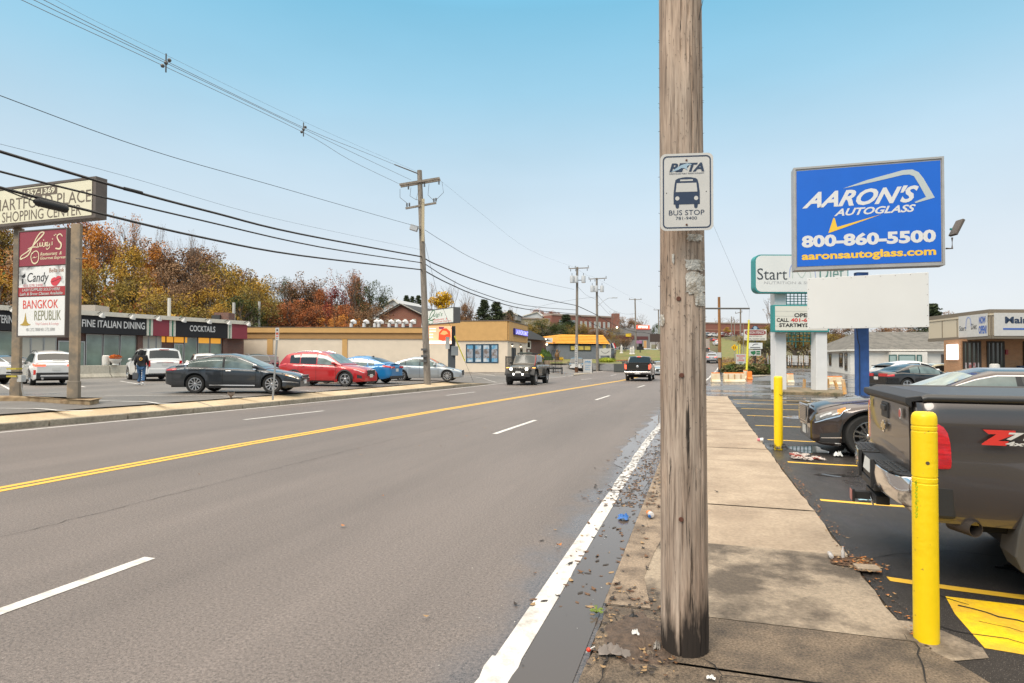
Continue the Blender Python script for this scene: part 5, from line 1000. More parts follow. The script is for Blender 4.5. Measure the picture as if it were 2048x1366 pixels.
g = MB(); F.shape(g, rrect(F, .475, .10, .73, .315, .05), m_dgt, .012, .004); g.build('number_plaque', t)
g = MB(); write(g, F, '1357-1369', .49, .135, .715, .28, m_crm, bold=.03, off=.018); g.build('house_number', t)
g = MB(); write(g, F, 'HARTFORD PLACE', .265, .30, .965, .60, m_dgt, off=.010); write(g, F, 'SHOPPING CENTER', .325, .64, .90, .90, m_dgt, off=.010); g.build('lettering', t)
F = face_px(34, 462, 675, 131.5, 453.5, 673, dR * 1.04); T_ = F
lightbox('tenant_case', t, F, .42, m_brn, m_crm, .035)
ys_ = (.015, .335, .345, .605, .62, .985)
p1_ = panel('tenant_panel', t, F, (.02, .012, .98, .335), m_bur); p2_ = panel('tenant_panel', t, F, (.02, .345, .98, .615), mat('grey_fade_panel', (.74, .74, .73), .4, col2=(.035, .035, .04), c2s=.55, thr=(.52, .60))); p3_ = panel('tenant_panel', t, F, (.02, .625, .98, .985), mat('clean_white_panel', (.74, .74, .73), .4))
p2b = panel('tenant_strip', t, F, (.02, .535, .98, .617), mat('strip_red', (.36, .035, .04), .5), off=.008)
g = MB(); k_ = F.w
F.stroke(g, [(.12, .255), (.05, .265), (.07, .235), (.22, .19), (.36, .12), (.50, .055), (.53, .03), (.46, .03), (.38, .075), (.30, .15), (.22, .225), (.12, .258)], [.03, .05, .03, .04, .05, .05, .03, .04, .04, .04, .045, .03], m_lcr, .010)
F.stroke(g, [(.20, .175), (.30, .160), (.42, .165)], [.02, .035, .02], m_lcr, .011)
for i, (x, y) in enumerate(((.40, .155), (.455, .15), (.51, .155), (.565, .15))): F.stroke(g, [(x, y - .03), (x + .005, y + .005), (x + .04, y), (x + .045, y - .03)], .026, m_lcr, .011 + i * .0005)
F.stroke(g, [(.62, .125), (.58, .13), (.60, .16), (.645, .145), (.65, .125), (.65, .17), (.60, .19), (.58, .175)], .024, m_lcr, .0125)
F.stroke(g, [(.70, .12), (.70, .155)], .03, m_lcr, .012); F.stroke(g, [(.91, .08), (.86, .055), (.80, .075), (.83, .115), (.885, .15), (.86, .19), (.77, .185)], [.03, .035, .04, .05, .055, .05, .04], m_lcr, .0135)
for a_, b_ in ((.52, .10), (.70, .095), (.735, .062), (.765, .055)): F.stroke(g, [(a_, b_), (a_ + .02, b_ + .004)], .03, m_lcr, .014)
F.stroke(g, [(.30, .21), (.27, .25), (.30, .30), (.36, .315), (.42, .29), (.43, .23), (.39, .20), (.33, .205), (.30, .225)], [.03, .03, .04, .045, .035, .03, .03, .03, .02], m_lcr, .0145)
F.stroke(g, [(.305, .265), (.34, .255), (.36, .262), (.40, .252)], [.01, .03, .02, .012], m_lcr, .015)
write(g, F, 'Restaurant  &', .46, .215, .90, .245, m_lcr, shear=.25, bold=.015, off=.010); write(g, F, 'Gourmet Express', .46, .255, .975, .290, m_lcr, shear=.25, bold=.015, off=.010); g.build('lettering', p1_)
F_ = F; lt2 = MB(); m_dk = mat('letter_black', (.02, .02, .022), .5); m_rdl = mat('letter_red', (.60, .05, .04), .5)
g = MB(); F.stroke(g, [(.10, .455), (.10, .50)], .05, m_dk, .010); F.shape(g, [(.08, .425), (.15, .405), (.16, .43), (.13, .445), (.09, .44)], m_dk, .011); write(g, F, 'Candy', .20, .40, .64, .512, m_dk, shear=.2, off=.010); write(g, F, '401.578.2408', .11, .505, .52, .53, mat('letter_pink', (.62, .28, .30), .5), off=.0105); write(g, F, 'Bella Ink', .65, .365, .95, .405, mat('letter_bronze', (.32, .15, .08), .5), off=.010); g.build('lettering', p2_)
g = MB(); F.shape(g, [(.68, .49), (.70, .465), (.75, .45), (.79, .455), (.83, .438), (.88, .445), (.90, .465), (.86, .50), (.80, .53), (.74, .53), (.70, .515)], mat('lips_red', (.60, .05, .07), .4), .011); F.stroke(g, [(.70, .495), (.78, .482), (.89, .462)], .012, m_dk, .014); g.build('lips_emblem', p2_)
g = MB(); write(g, F, 'LASH SUPPLIES SOLD HERE', .10, .545, .88, .572, m_sgw, shear=.2, bold=.02, off=.014); write(g, F, 'Lash & Brow Classes Available', .05, .583, .93, .61, m_sgw, shear=.2, bold=.02, off=.014); g.build('lettering', p2b)
g = MB(); write(g, F, 'BANGKOK', .12, .655, .84, .735, mat('letter_bright_red', (.68, .05, .03), .5), off=.010); write(g, F, 'REPUBLIK', .36, .755, .90, .845, mat('letter_olive', (.25, .25, .16), .5), off=.010); write(g, F, 'Thai Cuisine & Lounge', .38, .865, .86, .895, mat('letter_rose', (.75, .42, .42), .5), off=.010); write(g, F, '401.272.7888/401.272.2888', .19, .915, .78, .945, mat('letter_grey', (.38, .38, .38), .5), off=.010); g.build('lettering', p3_)
g = MB(); F.shape(g, [(.06, .885), (.12, .87), (.15, .845), (.165, .80), (.175, .77), (.185, .80), (.20, .845), (.23, .87), (.29, .885), (.22, .893), (.13, .893)], mat('temple_gold', (.42, .28, .05), .5), .011); g.build('temple_emblem', p3_)
g = MB(); q = D(152, 517, dR); g.cyl(q, q + RGT * .34, .02, .02, m_brn); g.build('bracket', t)
q = D(43, 757, dL_ - .3); g = MB(); g.box(q + Vector((0, 0, -.0)), (.2, .15, .22), mat('grey_box', (.45, .45, .44), .5)); g.tube([q, q + Vector((.02, 0, -.3)), q + Vector((.12, 0, -.62)), q + Vector((0, .02, -.75))], .02, mat('conduit', (.3, .29, .27), .5)); g.build('meter_box', t, bevel=.01)
g = MB(); q = D(29, 745, dL_ - .27)
for k in range(3): g.box(q + Vector((0, 0, .12 - .12 * k)), (.31, .26, .05), mat('hazard_yellow', (.5, .4, .05), .6) if k != 1 else m_blk, rz=YAW)
g.build('hazard_tape', t)
# kerbed island under it
A = [G(-60, 806, .3), G(60, 806, .3), G(130, 812, .3), G(185, 811, .3), G(199, 803, .4), G(180, 800, .5), G(120, 797, .5), G(30, 791, .5), G(-60, 790, .5)]
g = MB(); g.prism([Vector((p.x, p.y, .28)) for p in A], (0, 0, .22), mat('island_concrete', (.33, .24, .14), .9, col2=(.20, .13, .07), c2s=3, var=.2, vscale=12)); tag(g.build('traffic_island', bevel=.05), kind='structure')
# blue service sign on blue post
m_bpost = mat('post_blue', (.035, .10, .30), .5, var=.15, vscale=6); m_sil = mat('brushed_case', (.42, .40, .38), .4, .5, var=.1); m_blf = mat('sign_royal_blue', (.003, .115, .56), .4, var=.04, vscale=1.5); m_yl = mat('sign_yellow', (.80, .50, .04), .5); m_wl = mat('sign_white_print', (.64, .64, .64), .5); m_gyl = mat('swoosh_grey', (.45, .50, .50), .5)
DA = 17.; F = face_px(1588, 335, 541, 1890, 311, 530, DA * 1.03); base_ = DG(1731, DA, 0); t = thing('pylon_sign', 'bright blue sign on a blue post with white phone number and blank white panel below', 'sign', base_)
lightbox('sign_case', t, F, .42, m_sil, m_blf, .055); pb = panel('sign_face', t, F, (.022, .035, .978, .965), m_blf)
g = MB(); write(g, F, "AARON'S", .06, .245, .84, .405, m_wl, shear=.45, bold=.035, off=.008, slope=.0); write(g, F, 'AUTOGLASS', .28, .425, .82, .495, m_wl, shear=.35, bold=.03, off=.008)
write(g, F, '800-860-5500', .055, .665, .945, .785, m_wl, bold=.045, off=.008); write(g, F, 'aaronsautoglass.com', .055, .83, .945, .925, m_yl, bold=.035, off=.008); g.build('lettering', pb)
g = MB(); F.shape(g, [(.34, .235), (.50, .17), (.74, .10), (.80, .10), (.84, .13), (.87, .19), (.94, .375), (.82, .415), (.81, .405), (.885, .365), (.84, .24), (.81, .165), (.78, .145), (.74, .145), (.55, .19)], m_gyl, .009); g.build('swoosh', pb)
g = MB(); F.shape(g, [(.275, .51), (.24, .655), (.60, .50), (.30, .60), (.285, .515)], m_yl, .009); g.build('tick_mark', pb)
g = MB(); a = D(1731, 545, DA + .2)
for w_, dd in ((.33, 0), ): g.obox(Vector((base_.x, base_.y, -.02)) - RGT * .16 + FWD * .1, RGT * .32, FWD * .04, UP * (a.z - .0 + .02), m_bpost); g.obox(Vector((base_.x, base_.y, -.02)) - RGT * .16 + FWD * .22, RGT * .32, FWD * .04, UP * (a.z + .02), m_bpost); g.obox(Vector((base_.x, base_.y, -.02)) - RGT * .03 + FWD * .14, RGT * .06, FWD * .08, UP * (a.z + .02), m_bpost); g.obox(Vector((base_.x, base_.y, -.02)) - RGT * .16 + FWD * .14, RGT * .012, FWD * .08, UP * (a.z + .02), m_bpost)
g.build('post', t); g = MB(); p_ = D(1713, 655, DA + .05); g.tube([p_, p_ + Vector((.03, 0, -.35)), p_ + RGT * .08 + Vector((0, 0, -.5)), DG(1719, DA + .05, .3)], .012, m_blk); g.build('cable', t)
Fb = face_px(1615, 555, 657, 1858.5, 545.5, 655.5, DA * 1.0); g = MB(); g.obox(Fb.p(0, 1) - Fb.n * .08, Fb.x * Fb.w, Fb.up * Fb.h, Fb.n * .08, mat('blank_panel', (.63, .63, .615), .5, var=.03, vscale=1)); bp_ = g.build('blank_panel', t, bevel=.006)
g = MB()
for i in range(9): [g.cyl(Fb.p(.02 + .12 * i, b_, .0), Fb.p(.02 + .12 * i, b_, .006), .008, .008, m_rust, 6) for b_ in (.03, .97)]
for i in range(1, 5): [g.cyl(Fb.p(a_, .03 + .19 * i, .0), Fb.p(a_, .03 + .19 * i, .006), .008, .008, m_rust, 6) for a_ in (.012, .988)]
g.build('screws', bp_)
g = MB(); q = D(1892, 497, F.h and dep(F.p(1, .8)) + .2); g.tube([q, q + RGT * .17, q + RGT * .17 + UP * .30], .025, m_brn); g.build('lamp_arm', t)
g = MB(); c = q + RGT * .17 + UP * .38; g.obox(c - FWD * .12, RGT * .22 + UP * .42, RGT * .07 - UP * .035, FWD * .28, m_brn); g.cyl(c + UP * .12 - RGT * .03, c + UP * .12 - RGT * .03 + UP * .06, .03, .03, mat('photocell_teal', (.05, .25, .25), .4)); g.build('flood_lamp', t, bevel=.015)
# twin white post sign with teal frames
m_teal = mat('teal_frame', (.035, .26, .26), .45); m_wp = mat('white_post', (.66, .66, .66), .6, var=.04, vscale=2); m_fr = mat('frosted_face', (.66, .68, .67), .3, var=.05, vscale=.6)
P1, P2 = G(1562, 779, .15), G(1644, 780, .15); d1 = dep(P1); t = thing('twin_post_sign', 'sign of two white posts with teal framed panel and changeable letter board', 'sign', (P1 + P2) / 2)
for P_, (uT, vT) in ((P1, (1562, 585)), (P2, (1644, 585))):
    g = MB(); d = dep(P_); w = 22.5 * d / FPX; g.obox(Vector((P_.x, P_.y, .12)) - RGT * w / 2, RGT * w, FWD * w, UP * (D(uT, vT, d).z - .12), m_wp); g.build('post', t, bevel=.02)
F = face_px(1509.5, 509, 586, 1697, 509, 586, d1 * .99); g = MB(); F.shape(g, rrect(F, .0, .0, 1, 1, .32, 8), m_teal, 0, .5); g.build('sign_case', t)
sf = MB(); F.shape(sf, rrect(F, .012, .028, .988, .972, .30, 8), m_fr, .02, .02); sf = sf.build('sign_face', t)
g = MB(); write(g, F, 'Start', .025, .36, .345, .66, mat('letter_charcoal', (.05, .06, .07), .5), off=.026); write(g, F, 'Diet', .69, .26, .95, .66, mat('letter_green_grey', (.12, .25, .22), .5), off=.026); write(g, F, 'NUTRITION & SUPPLEMENTS', .10, .70, .92, .77, mat('letter_pale_grey', (.42, .43, .44), .5), off=.026); g.build('lettering', sf)
g = MB(); F.stroke(g, [(.37, .60), (.38, .35), (.43, .16), (.50, .08), (.58, .12), (.63, .30), (.65, .62)], [.02, .04, .05, .06, .05, .04, .02], mat('arc_blue', (.22, .30, .60), .5), .026); F.stroke(g, [(.40, .62), (.42, .35), (.50, .60), (.57, .35), (.60, .62)], .03, mat('arc_sage', (.42, .52, .46), .5), .0275); g.build('arc_emblem', sf)
F = face_px(1547, 609.5, 664, 1658.5, 609.5, 664, d1 * .985); g = MB(); g.obox(F.p(0, 1) - F.n * .4, F.x * F.w, F.up * F.h, F.n * .4, m_teal); g.build('letter_board_case', t, bevel=.02); sf = panel('letter_board', t, F, (.03, .05, .97, .94), mat('board_cream', (.66, .65, .58), .5), off=.012)
g = MB(); m_ra = mat('board_rail', (.45, .45, .42), .5)
for b_ in (.24, .42, .60, .78): F.rect(g, .03, b_ - .006, .97, b_ + .006, m_ra, .016)
write(g, F, 'OPEN', .37, .31, .69, .46, m_dk, bold=.03, off=.019); write(g, F, 'CALL', .055, .49, .27, .63, m_dk, bold=.03, off=.019); write(g, F, '401-63', .31, .49, .66, .63, m_rdl, bold=.03, off=.019); write(g, F, 'STARTMYDIET', .10, .68, .80, .82, m_dk, bold=.03, off=.019); g.build('lettering', sf)
Fg = face_px(1573, 586, 610, 1633, 586, 610, d1 * 1.005); g = MB()
for i in range(9): g.tube([Fg.p(i / 8, 0), Fg.p(i / 8, 1)], .022, m_teal, 4)
for j in range(5): g.tube([Fg.p(0, .05 + j * .22), Fg.p(1, .05 + j * .22)], .022, m_teal, 4)
g.build('lattice', t)
Fg = face_px(1573, 664, 700, 1633, 664, 700, d1 * 1.005); g = MB()
for i in range(8): g.tube([Fg.p((i + .5) / 8, 0), Fg.p((i + .5) / 8, .55 + .4 * ((i * 37) % 5) / 5)], .022, m_teal if i != 3 else m_blk, 4)
for j in range(3): g.tube([Fg.p(0, .12 + j * .2), Fg.p(1, .12 + j * .2)], .022, m_teal, 4)
g.build('lattice', t)
A = [G(1543, 783, .0), G(1552, 789, 0), G(1640, 790.5, 0), G(1688, 793, 0), G(1690, 786, 0), G(1685, 779, .15), G(1600, 774, .15), G(1546, 775, .15)]; g = MB(); g.prism([Vector((p.x, p.y, -.02)) for p in A], (0, 0, .17), mat('mossy_kerb', (.24, .18, .11), .9, col2=(.10, .09, .05), c2s=2, var=.3, vscale=12)); tag(g.build('traffic_island', bevel=.03), kind='structure')
m_fy = mat('faded_orange', (.72, .36, .10), .7, col2=(.62, .45, .28), c2s=3)
for i, (u0, v0, u1, v1, h, lb) in enumerate(((1608, 776, 1609, 758, 0, 'upright faded orange stake between the two white posts'), (1656, 776, 1655, 757, 0, 'upright faded orange post just right of the twin white posts'), (1675, 779, 1669, 760, 0, 'leaning faded orange post, middle of three on the kerb end'), (1690, 788, 1686, 759, 0, 'outermost faded orange post at the kerb end'))):
    p = G(u0, v0, .14); q = D(u1, v1, dep(p)); g = MB(); g.cyl(p, q, .085, .075, m_fy, 10); tag(g.build('marker_post', smooth_=40), lb, 'post', 'faded orange posts on the sign kerb')
# plastic barriers in the forecourt
m_bar = mat('barrier_faded', (.66, .50, .30), .6, col2=(.70, .62, .48), c2s=1.4, thr=(.4, .6)); m_orr = mat('barrier_orange', (.78, .22, .03), .5)
def barrier(u, v, wpx, hpx, label, a=0., m=m_bar, top=True, z=0., name='traffic_barrier', lean=0.):
    p = G(u, v, z); d = dep(p); w = wpx * d / FPX; h = hpx * d / FPX; t = thing(name, label, 'barrier', p, YAW + a, 'faded plastic traffic barriers'); g = MB()
    prof = [(-.30, 0), (.30, 0), (.30, .12), (.16, .35), (.10, .9), (.07, 1), (-.07, 1), (-.10, .9), (-.16, .35), (-.30, .12)]
    g.prism([(-w / 2, y * .8, z_ * h) for y, z_ in prof], (w, 0, 0), m); o = g.build('body', t, bevel=.02, world=False); g = MB(); g.box((0, 0, h), (w * .96, .14, h * .12), m_orr if top else m); g.build('rim', t, bevel=.02, world=False)
    if w > 1.2:
        for sx in (-.3, 0, .3):
            g = MB(); g.box((sx * w, -.135, h * .62), (.05, .03, h * .5), mat('barrier_groove', (.45, .25, .10), .6)); g.build('groove', t, world=False)
    return t
barrier(1431, 765, 17, 19, 'narrow faded orange barrier nearest the road')
tb = barrier(1468, 765, 42, 19, 'long faded orange jersey barrier lying by the guy wire'); tb.rotation_euler.x = .0
barrier(1491, 758, 8, 17, 'small faded barrier behind the guy wire foot'); barrier(1499, 759.5, 9, 16, 'bright orange barrier end by the juniper bed', m=m_orr)
barrier(1552, 765, 14, 18, 'faded barrier seen left of the nearer white post'); barrier(1580, 766, 13, 18, 'faded barrier seen right of the nearer white post'); barrier(1668, 770, 32, 17, 'pale orange barrier behind the kerb end posts')
# narrow parking sign on the far footway
p = G(545, 800, .2); d = dep(p); t = thing('parking_sign', 'small white and red parking sign on a leaning grey metal post at the far kerb', 'sign', p); g = MB(); q = D(555, 658, d); g.obox(p - RGT * .028, RGT * .056, FWD * .04, q - p, mat('galvanised', (.33, .34, .34), .45, .5)); g.build('post', t)
F = face_px(550.5, 655.5, 680.5, 558, 655.5, 680.5, d - .03); g = MB(); F.shape(g, rrect(F, 0, 0, 1, 1, .02), m_sgw, 0, .004); fp = g.build('sign_plate', t); g = MB(); F.rect(g, .3, .12, .7, .25, m_dk); F.rect(g, .15, .38, .85, .55, mat('rust_red', (.45, .08, .04), .6)); F.rect(g, .2, .65, .8, .72, m_rdl); F.shape(g, [(.3, .84), (.5, .78), (.5, .9)], m_dk); g.build('lettering', fp)
# restaurant street sign with lit screen
DL2 = 46.; t = thing('restaurant_sign', 'white restaurant sign above a lit video screen on a grey steel post', 'sign', DG(903, DL2, .3)); F = face_px(843.5, 618, 647, 908.5, 618, 649.5, DL2)
lightbox('sign_case', t, F, .5, mat('grey_case', (.10, .10, .10), .5), m_wl, .05); sf = panel('sign_face', t, F, (.03, .05, .97, .95), mat('sign_pale', (.70, .72, .68), .4), off=.008)
g = MB(); m_dgr = mat('letter_dark_green', (.02, .14, .05), .5); F.stroke(g, [(.22, .80), (.12, .95), (.10, .80), (.30, .55), (.42, .20), (.38, .05), (.30, .25), (.26, .55), (.30, .72), (.42, .62)], .07, m_dgr, .012); write(g, F, "uigi's", .38, .22, .66, .58, m_dgr, shear=.25, off=.013); F.stroke(g, [(.26, .72), (.22, .85), (.28, .96), (.36, .90), (.36, .75), (.28, .70)], .045, m_dgr, .014); write(g, F, 'Restaurant  &', .38, .62, .80, .76, m_rdl, shear=.25, off=.012); write(g, F, 'Gourmet Express', .38, .79, .92, .93, m_rdl, shear=.25, off=.012); g.build('lettering', sf)
F2 = face_px(845, 652, 688, 903, 652, 688, DL2 - .05); g = MB(); g.obox(F2.p(0, 1) - F2.n * .4, F2.x * (F2.w + .25), F2.up * F2.h, F2.n * .37, m_blk); g.build('screen_case', t)
scr = panel('screen', t, F2, (0, 0, 1, 1), mat('screen_glow', (.8, .4, .2), .3, emit=(1, .46, .26), es=.85), off=-.01)
g = MB(); F2.rect(g, .0, .82, 1, .98, mat('screen_white', (1, .9, .8), .3, emit=(1, .85, .7), es=1), .0); F2.shape(g, [(.55, .75), (.57, .35), (.68, .15), (.82, .12), (.95, .30), (.97, .60), (.92, .80), (.7, .84)], mat('screen_red', (.6, .05, .02), .3, emit=(.75, .07, .02), es=1), .0); F2.shape(g, [(.60, .45), (.70, .25), (.82, .28), (.88, .42), (.75, .50)], mat('screen_orange', (.9, .3, .1), .3, emit=(1, .32, .12), es=1), .003); F2.shape(g, [(.55, .05), (.75, .05), (.72, .16), (.58, .18)], mat('screen_purple', (.2, .05, .1), .3, emit=(.2, .05, .1), es=.8), .003)
for b_ in (.12, .26, .44, .60): F2.rect(g, .24, b_, .46 - .1 * (b_ > .4), b_ + .055, MATS['screen_white'], .003)
g.build('screen_picture', scr)
g = MB(); p = DG(903, DL2 + .1, .3); g.obox(p - RGT * .27, RGT * .54, FWD * .3, UP * (D(903, 655, DL2).z - .3), mat('steel_post', (.09, .10, .11), .5, .4)); g.box(p - FWD * .1 + UP * 2.0 + RGT * .25, (.5, .3, .7), mat('grey_cabinet', (.25, .27, .28), .5), rz=YAW); g.build('post', t, bevel=.03)
g = MB(); g.box(DG(895, DL2 - .1, 0) + UP * 2.9, (.3, .03, .9), m_sgw, rz=YAW); g.build('notice', t)
# ------------------------------------------------------------------ utility poles and lines
m_ins = mat('insulator', (.10, .10, .10), .3); m_tr = mat('transformer_grey', (.42, .44, .46), .5); m_wr = mat('cable_black', (.012, .012, .013), .6); m_wr2 = mat('bare_wire', (.12, .12, .13), .5, .4)
def upole(label, pb, pt, r0, r1, arms, extra=None, m=m_wood2, name='utility_pole'):
    t = thing(name, label, 'utility pole', pb); g = MB(); g.cyl(pb - UP * .1, pt, r0, r1, m, 16); g.build('shaft', t, 40)
    ax = (pt - pb).normalized()
    for a, b, th, ins in arms:
        g = MB(); dd = (b - a); nn = dd.cross(UP).normalized(); up_ = nn.cross(dd).normalized(); up_ = up_ if up_.z > 0 else -up_; n0 = -nn if nn.dot(FWD) > 0 else nn
        for s_ in ((.5, -.62) if th > .11 else (.5,)): g.obox(a + n0 * (th * 2.6 * s_) - n0 * th / 2 - up_ * th / 2, dd, n0 * th, up_ * th, m_wood2)
        g.build('crossarm', t)
        for f_, up in ins:
            g = MB(); q = a + dd * f_ + n0 * th; e = q + UP * (.30 if up else -.34); g.tube([q, e], .02, m_ins, 6)
            for k in range(3): w_ = q.lerp(e, .45 + .22 * k); g.lathe(w_, [(.02, -.03), (.065, -.01), (.02, .03)], m_ins, 8)
            g.build('insulator', t, 40)
    if extra: extra(t, pb, pt, ax)
    return t
pb = G(855, 768, .27); dP = dep(pb)
def ex1(t, a, b, ax):
    g = MB(); q = D(843, 458, dP - .2); g.tube([q, q - RGT * .35 + UP * .02], .02, m_ins); g.box(D(828, 456, dP - .3), (.42, .30, .30), m_tr, rz=YAW, ry=.3); g.build('flood_lamp', t, bevel=.02)
    g = MB(); q0 = D(838, 348, dP); g.cyl(q0, D(789, 329, dP - 1), .035, .03, m_ins); g.build('guard_tube', t)
    for u0, v0, u1, v1, u2, v2 in ((800, 378, 800, 395, 815, 407), (838, 380, 832, 398, 848, 406), (858, 368, 856, 390, 868, 402), (884, 364, 887, 385, 872, 400), (822, 375, 820, 392, 833, 400)):
        g = MB(); g.tube([D(u0, v0, dP - .3), D(u1, v1, dP - .3), D(u2, v2, dP - .3)], .012, m_wr2, 4); g.build('jumper_wire', t)
    g = MB(); g.box(D(846, 440, dP - .2) , (.16, .05, 2.4), mat('conduit_tan', (.45, .38, .25), .6), rz=YAW); g.build('conduit', t)
    for v in (699, 712, 722): g = MB(); g.box(D(848, v, dP - .25), (.3, .2, .12), m_ins, rz=YAW); g.build('bracket', t)
pl1 = upole('tall leaning grey utility pole at the far kerb with two crossarms and a floodlight', pb, D(839, 341, dP), .20, .135, [(D(800, 371, dP), D(880, 358, dP), .115, [(.22, 0), (.62, 0), (.98, 0)]), (D(812, 418, dP), D(873, 407, dP), .10, [(.04, 1), (.12, 1), (.45, 1), (.58, 1), (.92, 1), (.99, 1)])], ex1)
def trans(us, vs, w=.5, h=.75):
    def f(t, a, b, ax):
        d = dep(a)
        for u in us:
            g = MB(); q = D(u, vs, d - .45); g.lathe(q, [(0, -h / 2), (w / 2, -h / 2), (w / 2, h / 2), (w * .42, h / 2 + .06), (0, h / 2 + .08)], m_tr, 16); g.tube([q + UP * (h / 2 + .05), q + UP * (h / 2 + .38)], .035, m_ins, 6); g.build('transformer', t, 40)
        g = MB(); g.obox(D(min(us), vs + 2, d - .2), RGT * ((max(us) - min(us)) * d / FPX), UP * .08, FWD * .08, m_ins); g.build('transformer_bracket', t)
    return f
p2a = G(1153, 746, .1); d2 = dep(p2a)
def ex2(t, a, b, ax):
    trans((1144, 1152.5, 1167), 559)(t, a, b, ax); Fv = face_px(1149.7, 690.5, 734, 1155.4, 690.5, 734, d2 - .32); g = MB(); Fv.rect(g, 0, 0, 1, 1, m_sgw, 0, .02); fp = g.build('letter_board', t); g = MB()
    for i, c in enumerate('LAUNDROMAT'): write(g, Fv, c, .2, .012 + i * .098, .8, .012 + i * .098 + .07, m_nav, bold=.03, off=.004)
    g.build('lettering', fp); g = MB(); g.cyl(a + UP * .0, a + UP * 1.25, .205, .20, mat('pole_foot_rust', (.11, .05, .025), .9), 14); g.build('foot_stain', t, 40)
upole('utility pole with transformers and vertical white lettering board', p2a, D(1154.5, 534, d2), .19, .13, [(D(1137, 537.5, d2), D(1177.5, 536, d2), .10, [(.1, 0), (.35, 0), (.92, 0), (.02, 1), (.33, 1), (.97, 1)])], ex2)
p3a = G(1195, 743.5, .1); d3 = dep(p3a)
def ex3(t, a, b, ax):
    trans((1184.5, 1192.5, 1204), 578)(t, a, b, ax); g = MB(); g.tube([D(1196, 612, d3), D(1208, 601, d3), D(1217, 596, d3), D(1226, 596, d3)], .035, m_tr); g.build('lamp_arm', t); g = MB(); g.box(D(1229, 595.5, d3), (.75, .25, .10), m_tr, rz=YAW); g.build('lamp_head', t, bevel=.03)
upole('utility pole with transformers and a cobra-head street light', p3a, D(1193.5, 556, d3), .19, .13, [(D(1177, 558.5, d3), D(1213, 556.5, d3), .10, [(.1, 0), (.35, 0), (.88, 0), (.02, 1), (.97, 1)])], ex3)
def fpole(label, u, vb, vt, d, w, arms, zb=None, m=m_wood2, name='utility_pole', ut=None):
    p = D(u, vb, d); q = D(ut or u, vt, d); return upole(label, p, q, w / 2, w * .36, [(D(a0, b0, d), D(a1, b1, d), .10, [(.05, 1), (.95, 1)]) for a0, b0, a1, b1 in arms], m=m, name=name)
fpole('grey utility pole with plain crossarm beyond the black pickup', 1273, 722, 597, 118, .34, [(1257.5, 599, 1283, 599)], ut=1270); fpole('distant utility pole just left of the big wooden pole', 1319, 735, 619, 128, .34, [(1307, 620, 1327, 620)], ut=1317)
fpole('grey utility pole behind the fence company sign', 1481, 722, 617, 100, .30, [(1470, 627, 1484, 624)]); fpole('thin dark pole left of the fence company sign', 1487, 722, 648, 88, .12, [])
fpole('thin distant pole on the hill, left of the grey one', 1463, 690, 633, 200, .35, []); fpole('thin distant pole beside the red bush on the hill', 1469, 690, 639, 190, .35, []); fpole('thin distant pole left of the orange-brown wooden pole', 1432, 670, 641, 230, .35, [])
m_new = wood('fresh_pole_wood', (.36, .17, .06), (.24, .11, .04), (.06, .03, .02), .8); pq = G(1440, 748, 0); dq = dep(pq)
t = upole('orange-brown wooden pole without crossarm, black at its foot', pq, D(1438, 594, dq), .20, .15, [], m=m_new); g = MB(); g.cyl(pq, pq + UP * 2.55, .215, .21, m_blk, 14); g.build('foot_wrap', t, 40); g = MB(); g.box(D(1438.5, 710, dq - .35), (.5, .03, .62), m_sgw, rz=YAW); g.build('notice', t)
# sidewalk guy: strut and yellow guarded wire, from a pole that stands hidden behind the big one
pg = G(1491, 792, 0); dg_ = dep(pg); hp = DG(1372, dg_, 0)
upole('utility pole hidden behind the foreground pole, holding a horizontal strut', hp, Vector((hp.x, hp.y, 11.5)), .14, .11, [])
t = thing('guy_wire', 'guy wire with yellow guard hanging from a horizontal steel strut', 'guy wire', pg); e = D(1499, 617, dg_); a = Vector((hp.x, hp.y, e.z)); g = MB(); g.cyl(a, e, .04, .04, mat('steel_strut', (.12, .12, .12), .5, .4)); g.build('strut', t, 40)
g = MB(); g.tube([Vector((hp.x, hp.y, 11)), e, pg + UP * .0], .0045, m_wr2, 5); g.build('wire', t); g = MB(); k0, k1 = e.lerp(pg, .12), e.lerp(pg, .72); g.cyl(e.lerp(pg, .13), e.lerp(pg, .70), .035, .05, mat('guard_yellow', (.75, .68, .05), .5), 8); g.build('guard', t, 40)
t = thing('guy_wire', 'guy wire with yellow guard in front of the laundry wall', 'guy wire', G(947, 764, .2)); a, b = G(947, 764, .2), D(875, 590, 36.2); g = MB(); g.tube([D(846, 470, 36.0), b, a], .010, m_wr2, 5); g.build('wire', t); g = MB(); g.cyl(a.lerp(b, .26), a.lerp(b, .55), .035, .035, MATS['guard_yellow'], 8); g.build('guard', t, 40)
def wire(label, pts, r, m=m_wr, name='power_line', group='lines strung between the utility poles', cat='power line', ext=True, sub=5):
    n = len(pts); Q = []
    for i in range(n - 1):
        p0, p1, p2, p3 = pts[max(i - 1, 0)], pts[i], pts[i + 1], pts[min(i + 2, n - 1)]
        for k in range(sub): t = k / sub; Q.append(.5 * ((2 * p1) + (p2 - p0) * t + (2 * p0 - 5 * p1 + 4 * p2 - p3) * t * t + (3 * p1 - p0 - 3 * p2 + p3) * t ** 3))
    Q.append(pts[-1]); g = MB(); g.tube(Q, r, m, 6); return tag(g.build(name, smooth_=60), label, cat, group)
XW = -15.0
def L_(pts, X=XW):
    q = [PX(u, v, X) for u, v in pts]; return [q[0] + (q[0] - q[1]) * 5 + UP * .8] + q
def Ld(pts): return [D(*p) for p in pts]
w1 = [(-160, -110), (48, 0), (332, 131), (607, 263), (720, 318)]
wire('bare line of the top bundle ending at the left tip of the upper crossarm', L_([(-160, -105), (48, 2), (332, 134), (607, 265), (700, 320), (797, 367)], -15.6), .008, m_wr2)
